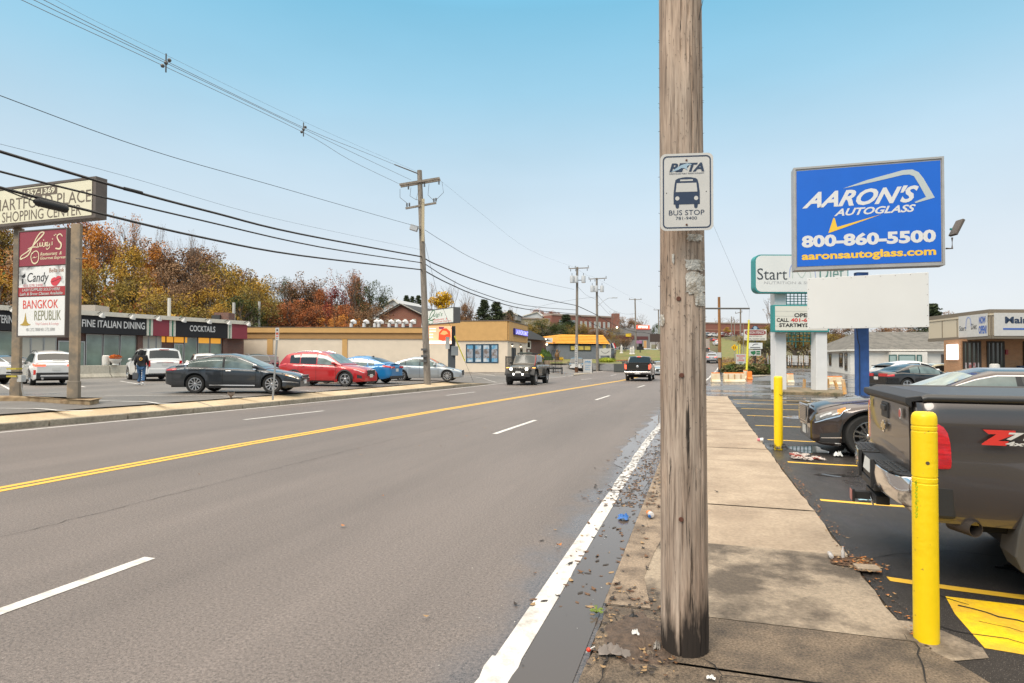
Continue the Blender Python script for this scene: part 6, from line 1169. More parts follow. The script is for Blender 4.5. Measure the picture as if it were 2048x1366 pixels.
wire('bare line of the top bundle ending in the middle of the upper crossarm', L_([(-160, -122), (62, -3), (332, 126), (607, 258), (720, 312), (822, 360)], -15.2), .008, m_wr2)
wire('uppermost bare line of the bundle', L_([(-160, -135), (82, -3), (332, 122), (607, 255), (730, 305), (838, 349)], -15.0), .008, m_wr2)
wire('thin ground line running above the bundle', L_([(-160, -175), (112, 0), (332, 110), (607, 243), (838, 345)], -14.9), .0035, m_wr2)
for lb, u, v in (('spacer clipped on the wire bundle, upper one', 332, 126), ('spacer clipped on the wire bundle, lower one', 607, 259)):
    g = MB(); q = PX(u, v, -15.2); g.tube([q + UP * .28, q - UP * .28], .022, m_ins, 6); [g.ball(q + Vector((0, k * .12, k * .14)), .06, m_ins, 8) for k in (-1, 0, 1)]; tag(g.build('wire_spacer', smooth_=50), lb, 'spacer', 'spacers on the wire bundle')
wire('long thin telephone line from the upper left to the floodlight pole', L_([(-160, 128), (0, 191), (300, 300), (550, 372), (820, 449), (845, 452)]), .009)
wire('thick black cable, highest of the three, left of the leaning pole', L_([(-160, 253), (0, 303), (250, 378), (430, 426), (600, 468), (846, 514)]), .036)
wire('black cable, middle of the three, left of the leaning pole', L_([(-160, 296), (0, 343), (200, 393), (400, 440), (640, 494), (847, 526)]), .026)
wire('black cable, lowest of the three, left of the leaning pole', L_([(-160, 330), (0, 375), (200, 427), (400, 474), (600, 511), (848, 540)]), .034)
wire('faint thin line above the thick cables', L_([(-160, 250), (0, 288), (250, 352), (500, 425), (700, 470), (845, 500)]), .004)
g = MB(); a, b = PX(75, 404, -14.95), PX(132, 418, -14.95); g.cyl(a, b, .10, .10, m_wr, 14); g.cyl(a - (b - a) * .12, a, .04, .09, m_wr, 12); g.cyl(b, b + (b - a) * .06, .09, .05, m_wr, 12); g.tube([a, PX(40, 392, -14.95), PX(0, 376, -15)], .016, m_wr); tag(g.build('splice_enclosure', smooth_=40), 'black cylindrical splice case hanging on the lowest cable in front of the cream header', 'splice case')
g = MB(); g.cyl(PX(248, 377, XW), PX(284, 386, XW), .05, .05, m_wr, 8); tag(g.build('cable_splice', smooth_=40), 'short thick splice on the highest black cable', 'splice')
for lb, pts, r in (('thick black cable, highest of the three, right of the leaning pole', [(848, 516, 36), (875, 530, 37.5), (960, 563, 44), (1060, 592, 55), (1153, 611, d2)], .036), ('black cable, middle of the three, right of the leaning pole', [(850, 528, 36), (895, 556, 38.5), (955, 584, 43), (1050, 611, 54), (1153, 620, d2)], .024), ('black cable, lowest of the three, right of the leaning pole', [(850, 542, 36), (895, 566, 38.5), (960, 593, 43), (1050, 618, 54), (1153, 628, d2)], .034),
    ('thin line from the leaning pole to the vertical lettering pole', [(850, 460, 36), (890, 485, 39), (955, 521, 45), (1050, 556, 56), (1148, 579, d2)], .012), ('cable between the two transformer poles', [(1153, 611, d2), (1175, 621, 80), (1195, 631, d3), (1240, 655, 105), (1273, 664, 118), (1318, 668, 128)], .04), ('lower cable between the two transformer poles', [(1153, 628, d2), (1175, 640, 80), (1195, 652, d3), (1240, 667, 105), (1273, 665, 118)], .035),
    ('thin line from the vertical lettering pole to the street light pole', [(1153, 570, d2), (1172, 590, 80), (1195, 600, d3)], .012), ('thin sagging line between the street light pole and the next', [(1195, 590, d3), (1222, 618, 98), (1250, 628, 108), (1270, 627, 118)], .014), ('thin line sinking from the street light pole to the store', [(1195, 603, d3), (1220, 630, 98), (1250, 652, 112), (1300, 668, 128)], .014), ('faint line across the sky right of the crossarm', [(882, 362, 36), (960, 425, 43), (1060, 500, 55), (1153, 536, d2)], .004), ('faint upper line between the transformer poles', [(1153, 537, d2), (1175, 551, 80), (1195, 558, d3), (1270, 598, 118), (1318, 620, 128)], .006), ('service line from the slope to the street light pole', [(1060, 618, 85), (1100, 608, 84), (1150, 599, 82), (1192, 594, d3)], .012)):
    wire(lb, Ld(pts), r)
# ------------------------------------------------------------------ buildings
def VPl(u, v, A, B):       # point of a pixel on the upright plane through A and B
    n = (B - A).cross(UP); r = ray(u, v); return CAM + r * ((A - CAM).dot(n) / r.dot(n))
class Wall(Face):          # upright wall between two picture columns at given depths
    def __init__(s, uL, dL, uR, dR, z0, z1):
        s.A, s.B = DG(uL, dL, z0), DG(uR, dR, z0); Face.__init__(s, s.A, s.B - s.A, (s.B - s.A).length, z1 - z0); s.z0 = z0
    def fu(s, u): return (VPl(u, 720, s.A, s.B) - s.A).dot(s.x) / s.w
    def fz(s, z): return 1 - (z - s.z0) / s.h
    def fv(s, u, v): return s.fz(VPl(u, v, s.A, s.B).z)
    def put(s, g, u0, v0, u1, v1, m, off=.02, th=.04, um=None): a0, a1 = s.fu(u0), s.fu(u1); um = um or (u0 + u1) / 2; s.rect(g, a0, s.fv(um, v0), a1, s.fv(um, v1), m, off, th)
    def putz(s, g, u0, z1, u1, z0, m, off=.02, th=.04): s.rect(g, s.fu(u0), s.fz(z1), s.fu(u1), s.fz(z0), m, off, th)
    def slab(s, g, z0, z1, t, m, a0=0, a1=1, off=0): g.obox(s.p(a0, s.fz(z0), off) - s.n * t, s.x * (a1 - a0) * s.w, UP * (z1 - z0), s.n * t, m)
def glass_b(name, col, **k): return mat(name, col, .06, spec=.9, **k)
m_bfas = mat('awning_black', (.012, .012, .015), .7); m_stw = mat('fascia_cream', (.62, .60, .52), .6); m_stg = mat('stripe_green', (.02, .16, .09), .6); m_corn = mat('cornice_white', (.62, .58, .50), .6, var=.06); m_brk = brick('shop_brick', (.16, .055, .035), (.10, .04, .03), (.2, .18, .16)); m_sg = glass_b('shopfront_glass', (.19, .25, .21), var=.35, vscale=.7); m_fra = mat('aluminium_frame', (.45, .45, .44), .4, .5); m_amb2 = mat('amber_interior', (.55, .25, .03), .5, emit=(1, .45, .05), es=.45); m_board = mat('pale_board', (.50, .47, .40), .6)
R = Wall(-330, 38.4, 491, 64.6, .34, 5.57); t = thing('restaurant_building', 'low restaurant and shop row with black, burgundy and striped fascia under a white cornice', 'building', R.A)
g = MB(); R.slab(g, .3, 5.2, 14, m_brk, off=-.3); g.build('wall', t); g = MB(); R.slab(g, 5.25, 5.62, 14.6, m_corn, off=.55); g.build('cornice', t)
for nm, segs, m_ in (('fascia', [(-330, 287.5), (346.5, 450)], m_bfas), ('burgundy_panel', [(301, 333), (459, 489.5)], m_bur), ('striped_panel', [(288, 300.5), (333.5, 346), (450.5, 458.5)], m_stw)):
    for a, b in segs:
        g = MB(); R.slab(g, 3.75, 5.25, .5, m_, R.fu(a), R.fu(b), .35); o = g.build(nm, t)
        if nm[0] == 's': g = MB(); R.rect(g, R.fu(a) + (R.fu(b) - R.fu(a)) * .40, R.fz(5.25), R.fu(a) + (R.fu(b) - R.fu(a)) * .62, R.fz(3.75), m_stg, .36, .01); g.build('stripe', o)
for s_, u0, u1, z1, z0 in (('FINE ITALIAN DINING', 158, 284, 4.90, 4.28), ('COCKTAILS', 374, 425, 4.88, 4.30), ('CATERING', -26, 27, 4.90, 4.28)):
    g = MB(); write(g, R, s_, R.fu(u0), R.fz(z1), R.fu(u1), R.fz(z0), m_wl, bold=.015, off=.37); g.build('lettering', t)
def pane(W_, t, u0, u1, z1, z0, m, fr=.05, name='window', off=-.22, frm=None, nm=1):
    g = MB(); W_.putz(g, u0, z1, u1, z0, m, off, .03); o = g.build(name, t); g = MB(); a0, a1, b0, b1 = W_.fu(u0), W_.fu(u1), W_.fz(z1), W_.fz(z0); fw, fh = fr / W_.w, fr / W_.h
    for r_ in ((a0, b0, a1, b0 + fh), (a0, b1 - fh, a1, b1), (a0, b0 + fh, a0 + fw, b1 - fh), (a1 - fw, b0 + fh, a1, b1 - fh)): W_.rect(g, *r_, frm or m_fra, off + .03, .06)
    for k in range(1, nm): x = a0 + (a1 - a0) * k / nm; W_.rect(g, x - fw / 2, b0 + fh, x + fw / 2, b1 - fh, frm or m_fra, off + .03, .06)
    g.build('frame', o); return o
for u0, u1, m_ in ((-330, -250, m_sg), (-240, -160, m_sg), (-150, -80, m_sg), (-75, -10, m_sg), (-5, 38, m_sg), (42, 63, m_board), (64, 89, m_board), (90, 115, m_board), (174, 207, m_sg), (209, 241, m_sg), (243, 274.5, m_sg), (286, 299, m_board), (300, 314, m_board), (315, 325, m_board), (371, 396, m_sg), (398, 421, m_sg), (423, 445, m_sg)): pane(R, t, u0, u1, 3.72, .55, m_)
for u0, u1 in ((118, 172), (350, 369)): pane(R, t, u0, u1, 3.1, .36, m_sg, .09, 'door', -.2, nm=2)
for u0, u1 in ((325, 332), (335, 348), (350, 369), (372, 376), (399, 420), (423, 443)): g = MB(); R.putz(g, u0, 3.72, u1, 3.2, m_amb2, -.17, .01); g.build('lit_transom', t)
g = MB(); R.slab(g, .34, 3.75, .3, m_brk, R.fu(275), R.fu(285.5), -.0); R.slab(g, .34, 3.75, .3, m_brk, R.fu(446), R.fu(455), -.0); g.build('brick_pier', t)
for u in (-60, 10, 66, 130, 187, 248, 301, 351, 402, 442, 481):
    g = MB(); p = R.p(R.fu(u), R.fz(5.45), .55); q = p + R.n * .75 - UP * .12; g.tube([p, p + R.n * .4 + UP * .12, q], .03, m_blk, 6); g.lathe(q, [(.05, .14), (.12, .05), (.24, -.2), (.20, -.2), (0, -.08)], m_sgw, 12, R=Matrix.Rotation(.5, 3, R.x)); g.build('spot_lamp', t, 40)
for u, d, vt, w, lb in ((337, 63, 596, .32, 'white mast behind the restaurant roof, tallest of three'), (466.5, 70, 605, .32, 'white mast above the burgundy end panel'), (517.5, 78, 603, .34, 'white mast behind the tan laundry wall')):
    p = DG(u, d, .3); q = D(u, vt, d); g = MB(); g.cyl(p, Vector((p.x, p.y, q.z)), w / 2, w / 2, mat('mast_white', (.45, .44, .41), .6), 10); tag(g.build('mast', smooth_=40), lb, 'mast', 'pale masts behind the shops')
g = MB(); p = DG(180, 58, 5.5); g.box(p + UP * .5, (2.2, 2, 1.3), mat('roof_unit', (.30, .27, .24), .6), rz=YAW); g.build('roof_unit', t); g = MB(); p = DG(448, 68, 5.4); g.box(p + UP * .6, (1.6, 1.5, 1.5), m_brk, rz=YAW); g.box(p + UP * .5 - RGT * .5 - FWD * .2, (.9, 1.6, 1.1), m_blk, rz=YAW); g.build('chimney', t)
# concrete barriers before the restaurant and planters
m_cb = mat('barrier_concrete', (.50, .46, .38), .85, col2=(.33, .29, .23), c2s=1.1, thr=(.48, .68), var=.1, vscale=8); BL = Wall(-120, 32.5, 345, 46.5, .34, 1.2); n = 6
for i in range(n):
    a0, a1 = i / n + .002, (i + 1) / n - .002; p = BL.p(a0, 1); g = MB(); pf = [(0, 0), (.6, 0), (.6, .1), (.42, .32), (.38, .86), (.22, .86), (.18, .32), (0, .1)]; g.prism([p - BL.n * x + UP * z for x, z in pf], BL.x * (a1 - a0) * BL.w, m_cb)
    tag(g.build('concrete_barrier', bevel=.02), ['pale concrete barrier outside the picture on the left', 'pale concrete barrier behind the left sign post', 'pale concrete barrier behind the white crossover', 'stained concrete barrier between the sign post and the planter', 'stained concrete barrier left of the white full-size SUV', 'pale concrete barrier hidden behind the white full-size SUV'][i], 'barrier', 'concrete barriers before the restaurant')
def leaf_mat(name, c1, c2, var=.35):
    c1, c2 = [(q[0] * 1.38, q[1] * 1.27, q[2] * 1.2) if q[0] > q[1] else tuple(x * 1.15 for x in q) for q in (c1, c2)]; return mat('leaves_' + name, c1, .85, col2=c2, c2s=.9, thr=(.42, .58), var=var, vscale=3.2, spec=.2)
def leaf_cloud(g, c, rad, n, size, m, sq=.8, rnd=None, flat=False):
    for _ in range(n):
        while True:
            p = Vector((random.uniform(-1, 1), random.uniform(-1, 1), random.uniform(-1, 1)))
            if .25 < p.length < 1: break
        if random.random() < .6: p = p.normalized() * random.uniform(.75, 1.0)
        q = Vector(c) + Vector((p.x * rad[0], p.y * rad[1], p.z * rad[2])); s_ = size * random.uniform(.6, 1.3); a = Vector((random.gauss(0, 1), random.gauss(0, 1), random.gauss(0, .6))).normalized(); b = a.cross(Vector((random.gauss(0, 1), random.gauss(0, 1), random.gauss(0, 1)))).normalized()
        g.add([q - a * s_, q + b * s_ * .6, q + a * s_, q - b * s_ * .6], [(0, 1, 2, 3)], m)
m_urn = mat('urn_white', (.62, .60, .56), .6)
p = DG(231, 42.2, .36); t2 = thing('planter', 'white urn planter of orange flowers on the concrete barrier', 'planter', p + UP * .86); g = MB(); g.lathe(p + UP * .86, [(.2, 0), (.18, .1), (.36, .32), (.38, .42), (.3, .42)], m_urn, 16); g.build('urn', t2, 40); g = MB(); leaf_cloud(g, p + UP * 1.42, (.38, .38, .16), 260, .06, leaf_mat('mums', (.50, .14, .03), (.30, .09, .02))); g.build('flowers', t2)
p = DG(212, 42.2, .36); g = MB(); g.lathe(p + UP * .86, [(0, 0), (.22, 0), (.24, .3), (.22, .62), (.16, .66), (0, .66)], m_urn, 14); tag(g.build('urn', smooth_=40), 'tall pale urn on the concrete barrier, left of the flower planter', 'urn')
p = DG(220, 42.6, .36); g = MB(); leaf_cloud(g, p + UP * 1.2, (.22, .22, .35), 160, .07, leaf_mat('dkred', (.10, .03, .015), (.06, .03, .02))); tag(g.build('shrub'), 'small dark red shrub between the urn and the flower planter', 'shrub')
# laundry
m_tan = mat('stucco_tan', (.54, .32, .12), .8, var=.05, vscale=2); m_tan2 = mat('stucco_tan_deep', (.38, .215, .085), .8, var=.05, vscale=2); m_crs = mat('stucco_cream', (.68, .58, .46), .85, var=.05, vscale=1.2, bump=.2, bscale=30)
LW = Wall(478, 68, 1015, 68, .28, 5.15); t = thing('laundry_building', 'long tan and cream stucco laundry with a taller corner block', 'building', LW.A)
a1 = LW.fu(856); g = MB(); LW.slab(g, .25, 5.05, 16, m_crs, 0, a1 + .002); g.build('wall', t)
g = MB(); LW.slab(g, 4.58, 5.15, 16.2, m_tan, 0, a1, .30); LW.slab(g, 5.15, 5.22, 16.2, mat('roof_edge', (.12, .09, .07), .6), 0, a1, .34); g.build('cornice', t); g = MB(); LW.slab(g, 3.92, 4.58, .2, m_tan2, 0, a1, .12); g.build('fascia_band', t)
for u0, u1 in ((478, 482), (534.5, 545.5), (684.5, 694.5), (846, 853)): g = MB(); LW.slab(g, .28, 3.92, .15, m_tan, LW.fu(u0), LW.fu(u1), .08); g.build('pilaster', t)
LC = Wall(856, 68, 1015, 66.3, .26, 5.83); LS = Wall(1015, 66.3, 1052.5, 76, .26, 5.83); g = MB(); cs = [LC.A, LC.B, LS.B, LS.B - RGT * 11 + FWD * 1]
g.prism([Vector((c.x, c.y, .2)) for c in cs], (0, 0, 5.5), m_crs); g.build('corner_block', t)
g = MB()
for W_ in (LC, LS): W_.slab(g, 3.72, 5.83, .3, m_tan, -.0, 1.0, .16)
g.build('fascia_band', t); g = MB(); g.prism([Vector((c.x, c.y, 5.835)) + (LC.n * .2 if i < 2 else Vector()) + (LS.n * .2 if i in (1, 2) else Vector()) for i, c in enumerate(cs)], (0, 0, .1), MATS['roof_edge']); g.build('roof_edge', t)
m_pf = mat('poster_frame_blue', (.012, .05, .09), .4); m_po = mat('poster_blue', (.10, .30, .48), .25, col2=(.55, .58, .60), c2s=.8, thr=(.45, .6), spec=.8); m_po2 = mat('poster_photo', (.30, .32, .36), .25, col2=(.16, .12, .10), c2s=2.5, thr=(.45, .6), spec=.8)
zf = lambda v, d=67.4: 1.67 + (719.5 - v) * d / FPX
for k in range(4):
    u0 = 932 + 16.3 * k; o = pane(LC, t, u0, u0 + 16.0, zf(689), zf(726.5), m_po, .12, 'window', .02, m_pf); g = MB(); LC.putz(g, u0 + 2.2, zf(699), u0 + 13.8, zf(717), m_po2, .035, .01); g.build('poster', o)
g = MB(); LS.putz(g, 1023.5, 5.15, 1051, 4.45, mat('sign_deep_blue', (.02, .02, .25), .4), .36, .25); o = g.build('lit_sign', t); g = MB(); write(g, LS, 'LAUNDROMAT', LS.fu(1025.5), LS.fz(5.08), LS.fu(1050), LS.fz(4.54), mat('lit_blue_letter', (.3, .3, 1), .3, emit=(.30, .32, 1.0), es=1.6), bold=.03, off=.38); g.build('lettering', o)
for u0, u1 in ((1023, 1031), (1040, 1044.5)): pane(LS, t, u0, u1, 3.0, .3, m_gls, .12, 'door', .02, m_blk, 2 if u0 < 1030 else 1)
for u in (1022, 1039): g = MB(); p = LS.p(LS.fu(u), LS.fz(3.35), .15); g.box(p, (.16, .16, .2), m_blk); g.ball(p - UP * .15, .08, mat('lamp_glow', (1, .9, .7), .3, emit=(1, .85, .6), es=3), 8); g.build('wall_lamp', t)
m_vt = mat('vent_white', (.60, .60, .60), .4)
for u in (702, 727.5, 749, 757, 778, 792.5, 806, 821, 845.5):
    p = DG(u, 75, 4.9); g = MB(); g.cyl(p, p + UP * 1.15, .20, .20, m_vt, 12); g.tube([p + UP * 1.05, p + UP * 1.33 + RGT * .06, p + UP * 1.42 + RGT * .22, p + UP * 1.3 + RGT * .42, p + UP * 1.1 + RGT * .46], [.2, .24, .25, .24, .2], m_vt, 12); g.build('roof_vent', t, 50)
for u in (783, 811.5): g = MB(); g.box(DG(u, 76, 5.3), (.95, .8, .9), mat('roof_unit_dark', (.03, .045, .055), .6), rz=YAW); g.build('roof_unit', t)
# metal railing by the laundry corner
t = thing('metal_fence', 'black metal picket fence at the laundry corner behind the off-road pickup', 'fence', DG(1012, 63, .2))
for (ua, da, ub, db) in ((1011.5, 62.5, 1040, 66), (1040, 66, 1123.5, 66)):
    A_, B_ = DG(ua, da, .12), DG(ub, db, .12); n = int((B_ - A_).length / .16); g = MB()
    for z in (.25, 1.75): g.obox(A_ + UP * z, B_ - A_, FWD * .04, UP * .04, m_blk)
    for i in range(n + 1): q = A_.lerp(B_, i / n); g.box(q + UP * .95, (.035 if i % 12 else .08, .035, 1.9), m_blk)
    g.build('railing', t)
g = MB(); A_, B_ = DG(1080, 65, .1), DG(1124, 65, .1); g.obox(A_ + UP * .55, B_ - A_, FWD * .1, UP * .18, m_blk); [g.box(q + UP * .4, (.12, .12, .8), m_blk) for q in (A_.lerp(B_, .6), B_)]; g.build('gate_rail', t)
def gable(name, label, uL, uR, d, vE, uA, vA, vB, wallm, roofm, depth=12, skew=0., wins=(), group=None):
    """gable end facing us between columns uL..uR, eaves at vE, apex at (uA, vA)"""
    zz = lambda v: D(uA, v, d).z; A, B, T = DG(uL, d, zz(vB)), DG(uR, d, zz(vB)), DG(uA, d, zz(vA)); W_ = Wall(uL, d, uR, d, zz(vB), zz(vE)); t = thing(name, label, 'house', A, group=group); bk = (FWD + RGT * skew).normalized() * depth
    g = MB(); e = UP * (zz(vE) - zz(vB)); g.prism([A, B, B + e, T, A + e], bk, wallm); g.build('wall', t); g = MB(); o = UP * .12
    for P_, Q_ in ((A + e, T), (B + e, T)): dd = (P_ - Q_) * .08; g.obox(Q_ + o * .2 - bk * .03, (P_ - Q_) + dd, bk * 1.06, UP * .14, roofm)
    g.build('roof', t); g = MB()
    for P_, Q_ in ((A + e, T), (B + e, T)): g.obox(Q_ - FWD * .45 - UP * .05, (P_ - Q_) * 1.07, FWD * .1, UP * .25, m_corn)
    g.build('gable_trim', t)
    for u0, v0, u1, v1 in wins: pane(W_, t, u0, u1, zz(v0), zz(v1), m_gls, .12, 'window', .06, m_corn, 2)
    return t
gable('brick_house', 'red brick house with white gable trim behind the laundry roof', 758, 852, 108, 634, 802, 609, 662, brick('house_brick', (.30, .085, .045), (.22, .06, .04), (.36, .28, .22)), mat('slate_roof', (.035, .037, .04), .8), 22, .35, ((770, 638, 777, 648), (788, 638, 795, 648), (807, 638, 813.5, 648), (825, 638, 832, 648)))
gable('white_house', 'white gabled house partly hidden behind the brick house', 745, 812, 150, 622, 786, 599, 640, mat('siding_white', (.52, .53, .54), .7), mat('pale_roof', (.46, .47, .48), .8), 14, .3)
# brick annex
AX = Wall(1052, 86, 1092, 90, 1.0, 4.6); t = thing('brick_annex', 'small brick building with dark sloping roof right of the laundry', 'building', AX.A); g = MB(); AX.slab(g, .2, 4.6, 9, m_brk); g.build('wall', t)
g = MB(); a, b = AX.p(-.02, AX.fz(6.6), .4), AX.p(.05, AX.fz(6.4), -4); g.add([AX.p(-.1, AX.fz(4.55), .6), AX.p(1.1, AX.fz(4.4), .6), AX.p(.95, AX.fz(4.7), -9), AX.p(-.1, AX.fz(6.6), -1), AX.p(-.1, AX.fz(6.6), -8)], [(0, 1, 3), (1, 2, 3), (2, 4, 3)], mat('slate_roof', (0, 0, 0))); g.build('roof', t); pane(AX, t, 1052.5, 1061, zf(682, 86), zf(698, 86), m_gls, .2, 'window', .05, m_corn, 1)
g = MB(); AX.putz(g, 1055, zf(700, 86), 1058.5, zf(704, 86), m_sgw, .06); g.build('notice', t)
g = MB(); p = AX.p(.92, AX.fz(3.9), .4); g.ball(p, .16, MATS['lamp_glow'], 10); g.build('wall_lamp', t); g = MB(); p = AX.p(.85, AX.fz(4.6), .4); g.ball(p, .14, MATS['lamp_glow'], 10); g.build('wall_lamp', t)
# orange-roofed shop on the bank
m_or2 = mat('orange_metal_roof', (.80, .34, .025), .5, var=.05, vscale=2); m_gw = mat('grey_blue_wall', (.19, .205, .225), .8, var=.06)
OW = Wall(1118, 95, 1214, 97, 1.2, 4.1); t = thing('orange_roof_building', 'grey shop with bright orange mansard roof on the bank', 'building', OW.A); g = MB(); OW.slab(g, 1.0, 4.0, 11, m_gw); W2 = Wall(1080, 99, 1119, 97, 1.2, 4.1); W2.slab(g, 1.0, 4.3, 9, m_gw); g.build('wall', t)
def mans(g, W_, z0, z1, o0, o1, dpt, m, a0=0., a1=1., rows=6):
    c0 = [W_.p(a0, W_.fz(z0), 0) - W_.x * o0 + W_.n * o0, W_.p(a1, W_.fz(z0), 0) + W_.x * o0 + W_.n * o0, W_.p(a1, W_.fz(z0), 0) + W_.x * o0 - W_.n * dpt, W_.p(a0, W_.fz(z0), 0) - W_.x * o0 - W_.n * dpt]; c1 = [W_.p(a0, W_.fz(z1), 0) + W_.x * o1 - W_.n * o1, W_.p(a1, W_.fz(z1), 0) - W_.x * o1 - W_.n * o1, W_.p(a1, W_.fz(z1), 0) - W_.x * o1 - W_.n * (dpt - o1), W_.p(a0, W_.fz(z1), 0) + W_.x * o1 - W_.n * (dpt - o1)]
    for k in range(rows):
        A_ = [p.lerp(q, k / rows) for p, q in zip(c0, c1)]; B_ = [p.lerp(q, (k + 1) / rows) for p, q in zip(c0, c1)]; cen = sum(A_, Vector()) / 4; B_ = [p + (cen - p).normalized() * .05 for p in B_]; cb = [p + (p - cen).normalized() * .05 for p in A_]; cb = [Vector((p.x, p.y, a.z)) for p, a in zip(cb, A_)]
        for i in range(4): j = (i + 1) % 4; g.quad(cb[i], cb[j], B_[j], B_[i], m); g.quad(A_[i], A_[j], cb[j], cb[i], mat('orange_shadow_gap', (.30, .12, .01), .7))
    g.quad(*c1, m_und); g.quad(*c0[::-1], m_gw)
g = MB(); mans(g, OW, zf(687, 95), zf(668.5, 95), .35, .5, 12, m_or2); mans(g, W2, zf(687, 97), zf(677.5, 97), .3, .2, 9, m_or2, rows=3); g.build('mansard_roof', t)
pane(OW, t, 1139.5, 1182, zf(690.5, 95), zf(701.5, 95), mat('lit_shop_window', (.45, .36, .08), .2, col2=(.12, .10, .06), c2s=1.4, thr=(.4, .6), emit=(.7, .5, .08), es=.25), .12, 'window', .05, m_blk, 3)
O2 = Wall(1214, 97, 1229, 101, 1.2, 4.1); g = MB(); O2.slab(g, 1.0, 4.1, 10, m_gw); g.build('side_wall', t); pane(OW, t, 1204, 1213, zf(688, 96), zf(702, 96), mat('yellow_drape', (.55, .42, .10), .7), .1, 'window', .05, m_gw); pane(O2, t, 1216, 1228, zf(688, 98), zf(697, 98), m_gls, .1, 'window', .05, m_corn, 3)
g = MB(); g.box(DG(1093, 96, 4.7), (1.8, 1.2, .7), m_vt, rz=YAW); g.build('roof_unit', t)
t = thing('flag', 'red white and blue flag hanging by the orange-roofed shop', 'flag', D(1222, 700, 93)); a = D(1221, 687, 93); g = MB(); g.cyl(D(1220, 700, 93), a, .03, .03, m_fra); g.build('pole', t)
g = MB(); a, e1, e2 = D(1221, 687, 93), D(1229, 686, 93) - D(1221, 687, 93), D(1225, 697, 93) - D(1221, 687, 93)
for k, m_ in enumerate((mat('flag_navy', (.01, .02, .09), .8), mat('flag_white', (.6, .6, .6), .8), mat('flag_red', (.5, .02, .03), .8))): g.obox(a + e1 * k / 3, e1 / 3, e2, FWD * .02, m_)
g.build('cloth', t)
def board(name, label, u0, v0, u1, v1, d, m, vb=None, text=None, tm=None, cat='sign', legs=2, th=.08, group=None, posts=None):
    t = thing(name, label, cat, DG((u0 + u1) / 2, d, 0), group=group); F = face_px(u0, v0, v1, u1, v0, v1, d); g = MB(); g.obox(F.p(0, 1) - F.n * th, F.x * F.w, F.up * F.h, F.n * th, m); o = g.build('panel', t)
    if vb:
        zb_ = D((u0 + u1) / 2, vb, d).z; g = MB()
        for k in range(legs): x = (.5 if legs == 1 else (.06 + .88 * k)); p = F.p(x, 1, -.1); g.box(Vector((p.x, p.y, (p.z + zb_) / 2)), (.14, .14, p.z - zb_ + .1), posts or m_sgw, rz=YAW)
        g.build('post', t)
    if text:
        g = MB()
        for s_, a0, b0, a1, b1, mm in text: write(g, F, s_, a0, b0, a1, b1, mm, bold=.02, off=.01)
        g.build('lettering', o)
    return t, F, o
m_lbt = mat('letter_sky_blue', (.08, .25, .45), .5)
t, F, o = board('sandwich_board', 'white A-frame board with blue writing on the kerb between two poles', 1166.5, 718.5, 1184, 745.5, 72.5, m_sgw, text=[('COIN LAUNDRY', .12, .22, .9, .30, m_lbt), ('WASH', .2, .40, .85, .50, m_lbt), ('DRY', .25, .55, .75, .65, m_lbt), ('FOLD', .2, .70, .8, .80, m_lbt)])
g = MB(); F.shape(g, [(.15, .20), (.3, .13), (.42, .17), (.5, .08), (.62, .16), (.75, .12), (.88, .20)], m_lbt, .01); g.build('wave_emblem', o); g = MB(); a, b = F.p(1, 0, -.06), F.p(1, 1, -.06); g.prism([a, b, b + FWD * .9 + RGT * .25, a + FWD * .1], RGT * -.05, m_blk); g.build('back_frame', t)
t, F, o = board('sign_board', 'white shop sign with curved line emblem left of the stone wall', 1198.5, 697, 1222, 711, 90, m_sgw, 716); g = MB(); F.stroke(g, [(.15, .35), (.35, .62), (.5, .66), (.65, .62), (.85, .35)], .05, m_dk, .02); F.shape(g, [(.38, 0), (.5, -.12), (.62, 0)], m_sgw, .0, .05); g.build('emblem', o)
# planting, lawn, low walls in front of the orange-roofed shop
m_lawn = mat('lawn_grass', (.12, .135, .03), .9, col2=(.18, .145, .05), c2s=.8, var=.3, vscale=6); m_blk2 = mat('grey_block_wall', (.26, .26, .26), .9, var=.15, vscale=6)
def lowwall(name, label, pts, h, th, m, cat='wall'):
    g = MB()
    for (u0, d0, z0), (u1, d1, z1) in zip(pts, pts[1:]):
        a, b = DG(u0, d0, z0), DG(u1, d1, z1); w = (b - a).cross(UP).normalized() * -th; v = [a, b, b + w, a + w]; g.add(v + [p + UP * h for p in v], [(3, 2, 1, 0), (4, 5, 6, 7), (0, 1, 5, 4), (1, 2, 6, 5), (2, 3, 7, 6), (3, 0, 4, 7)], m)
    return tag(g.build(name), label, cat)
lowwall('retaining_wall', 'grey block retaining wall below the orange-roofed shop lawn', [(1125, 84, .3), (1160, 82, .35), (1200, 80, .3), (1236, 77, .25)], .9, .3, m_blk2)
g = MB(); P = []
for i in range(13):
    u = 1100 + 12 * i; f_ = i / 12; P.append([DG(u, interp(u, [1100, 1160, 1236, 1250], [84.5, 82.4, 77.4, 76.8]), 1.15), DG(u, 88, 1.5), DG(u, 94.8, 1.75)])
g.grid(P, m_lawn, True); tag(g.build('lawn', smooth_=60), kind='structure')
lowwall('stone_wall', 'grey stone wall with orange coping left of the black pickup', [(1226, 86, .4), (1262, 84, .5), (1330, 84, .5)], 1.1, .4, mat('field_stone', (.22, .20, .18), .9, col2=(.10, .09, .09), c2s=3.5, thr=(.45, .52), var=.3, vscale=5)); lowwall('wall_coping', 'orange-brown coping laid on the stone wall', [(1226, 86, 1.5), (1262, 84, 1.6)], .10, .5, mat('coping', (.42, .15, .05), .8), 'coping')
g = MB(); p = DG(1240, 74, .2); g.box(p + UP * .5, (1.4, .8, 1.0), mat('dark_stone', (.08, .085, .08), .9), rz=YAW); tag(g.build('stone_block', bevel=.05), 'dark stone block at the end of the retaining wall', 'block')
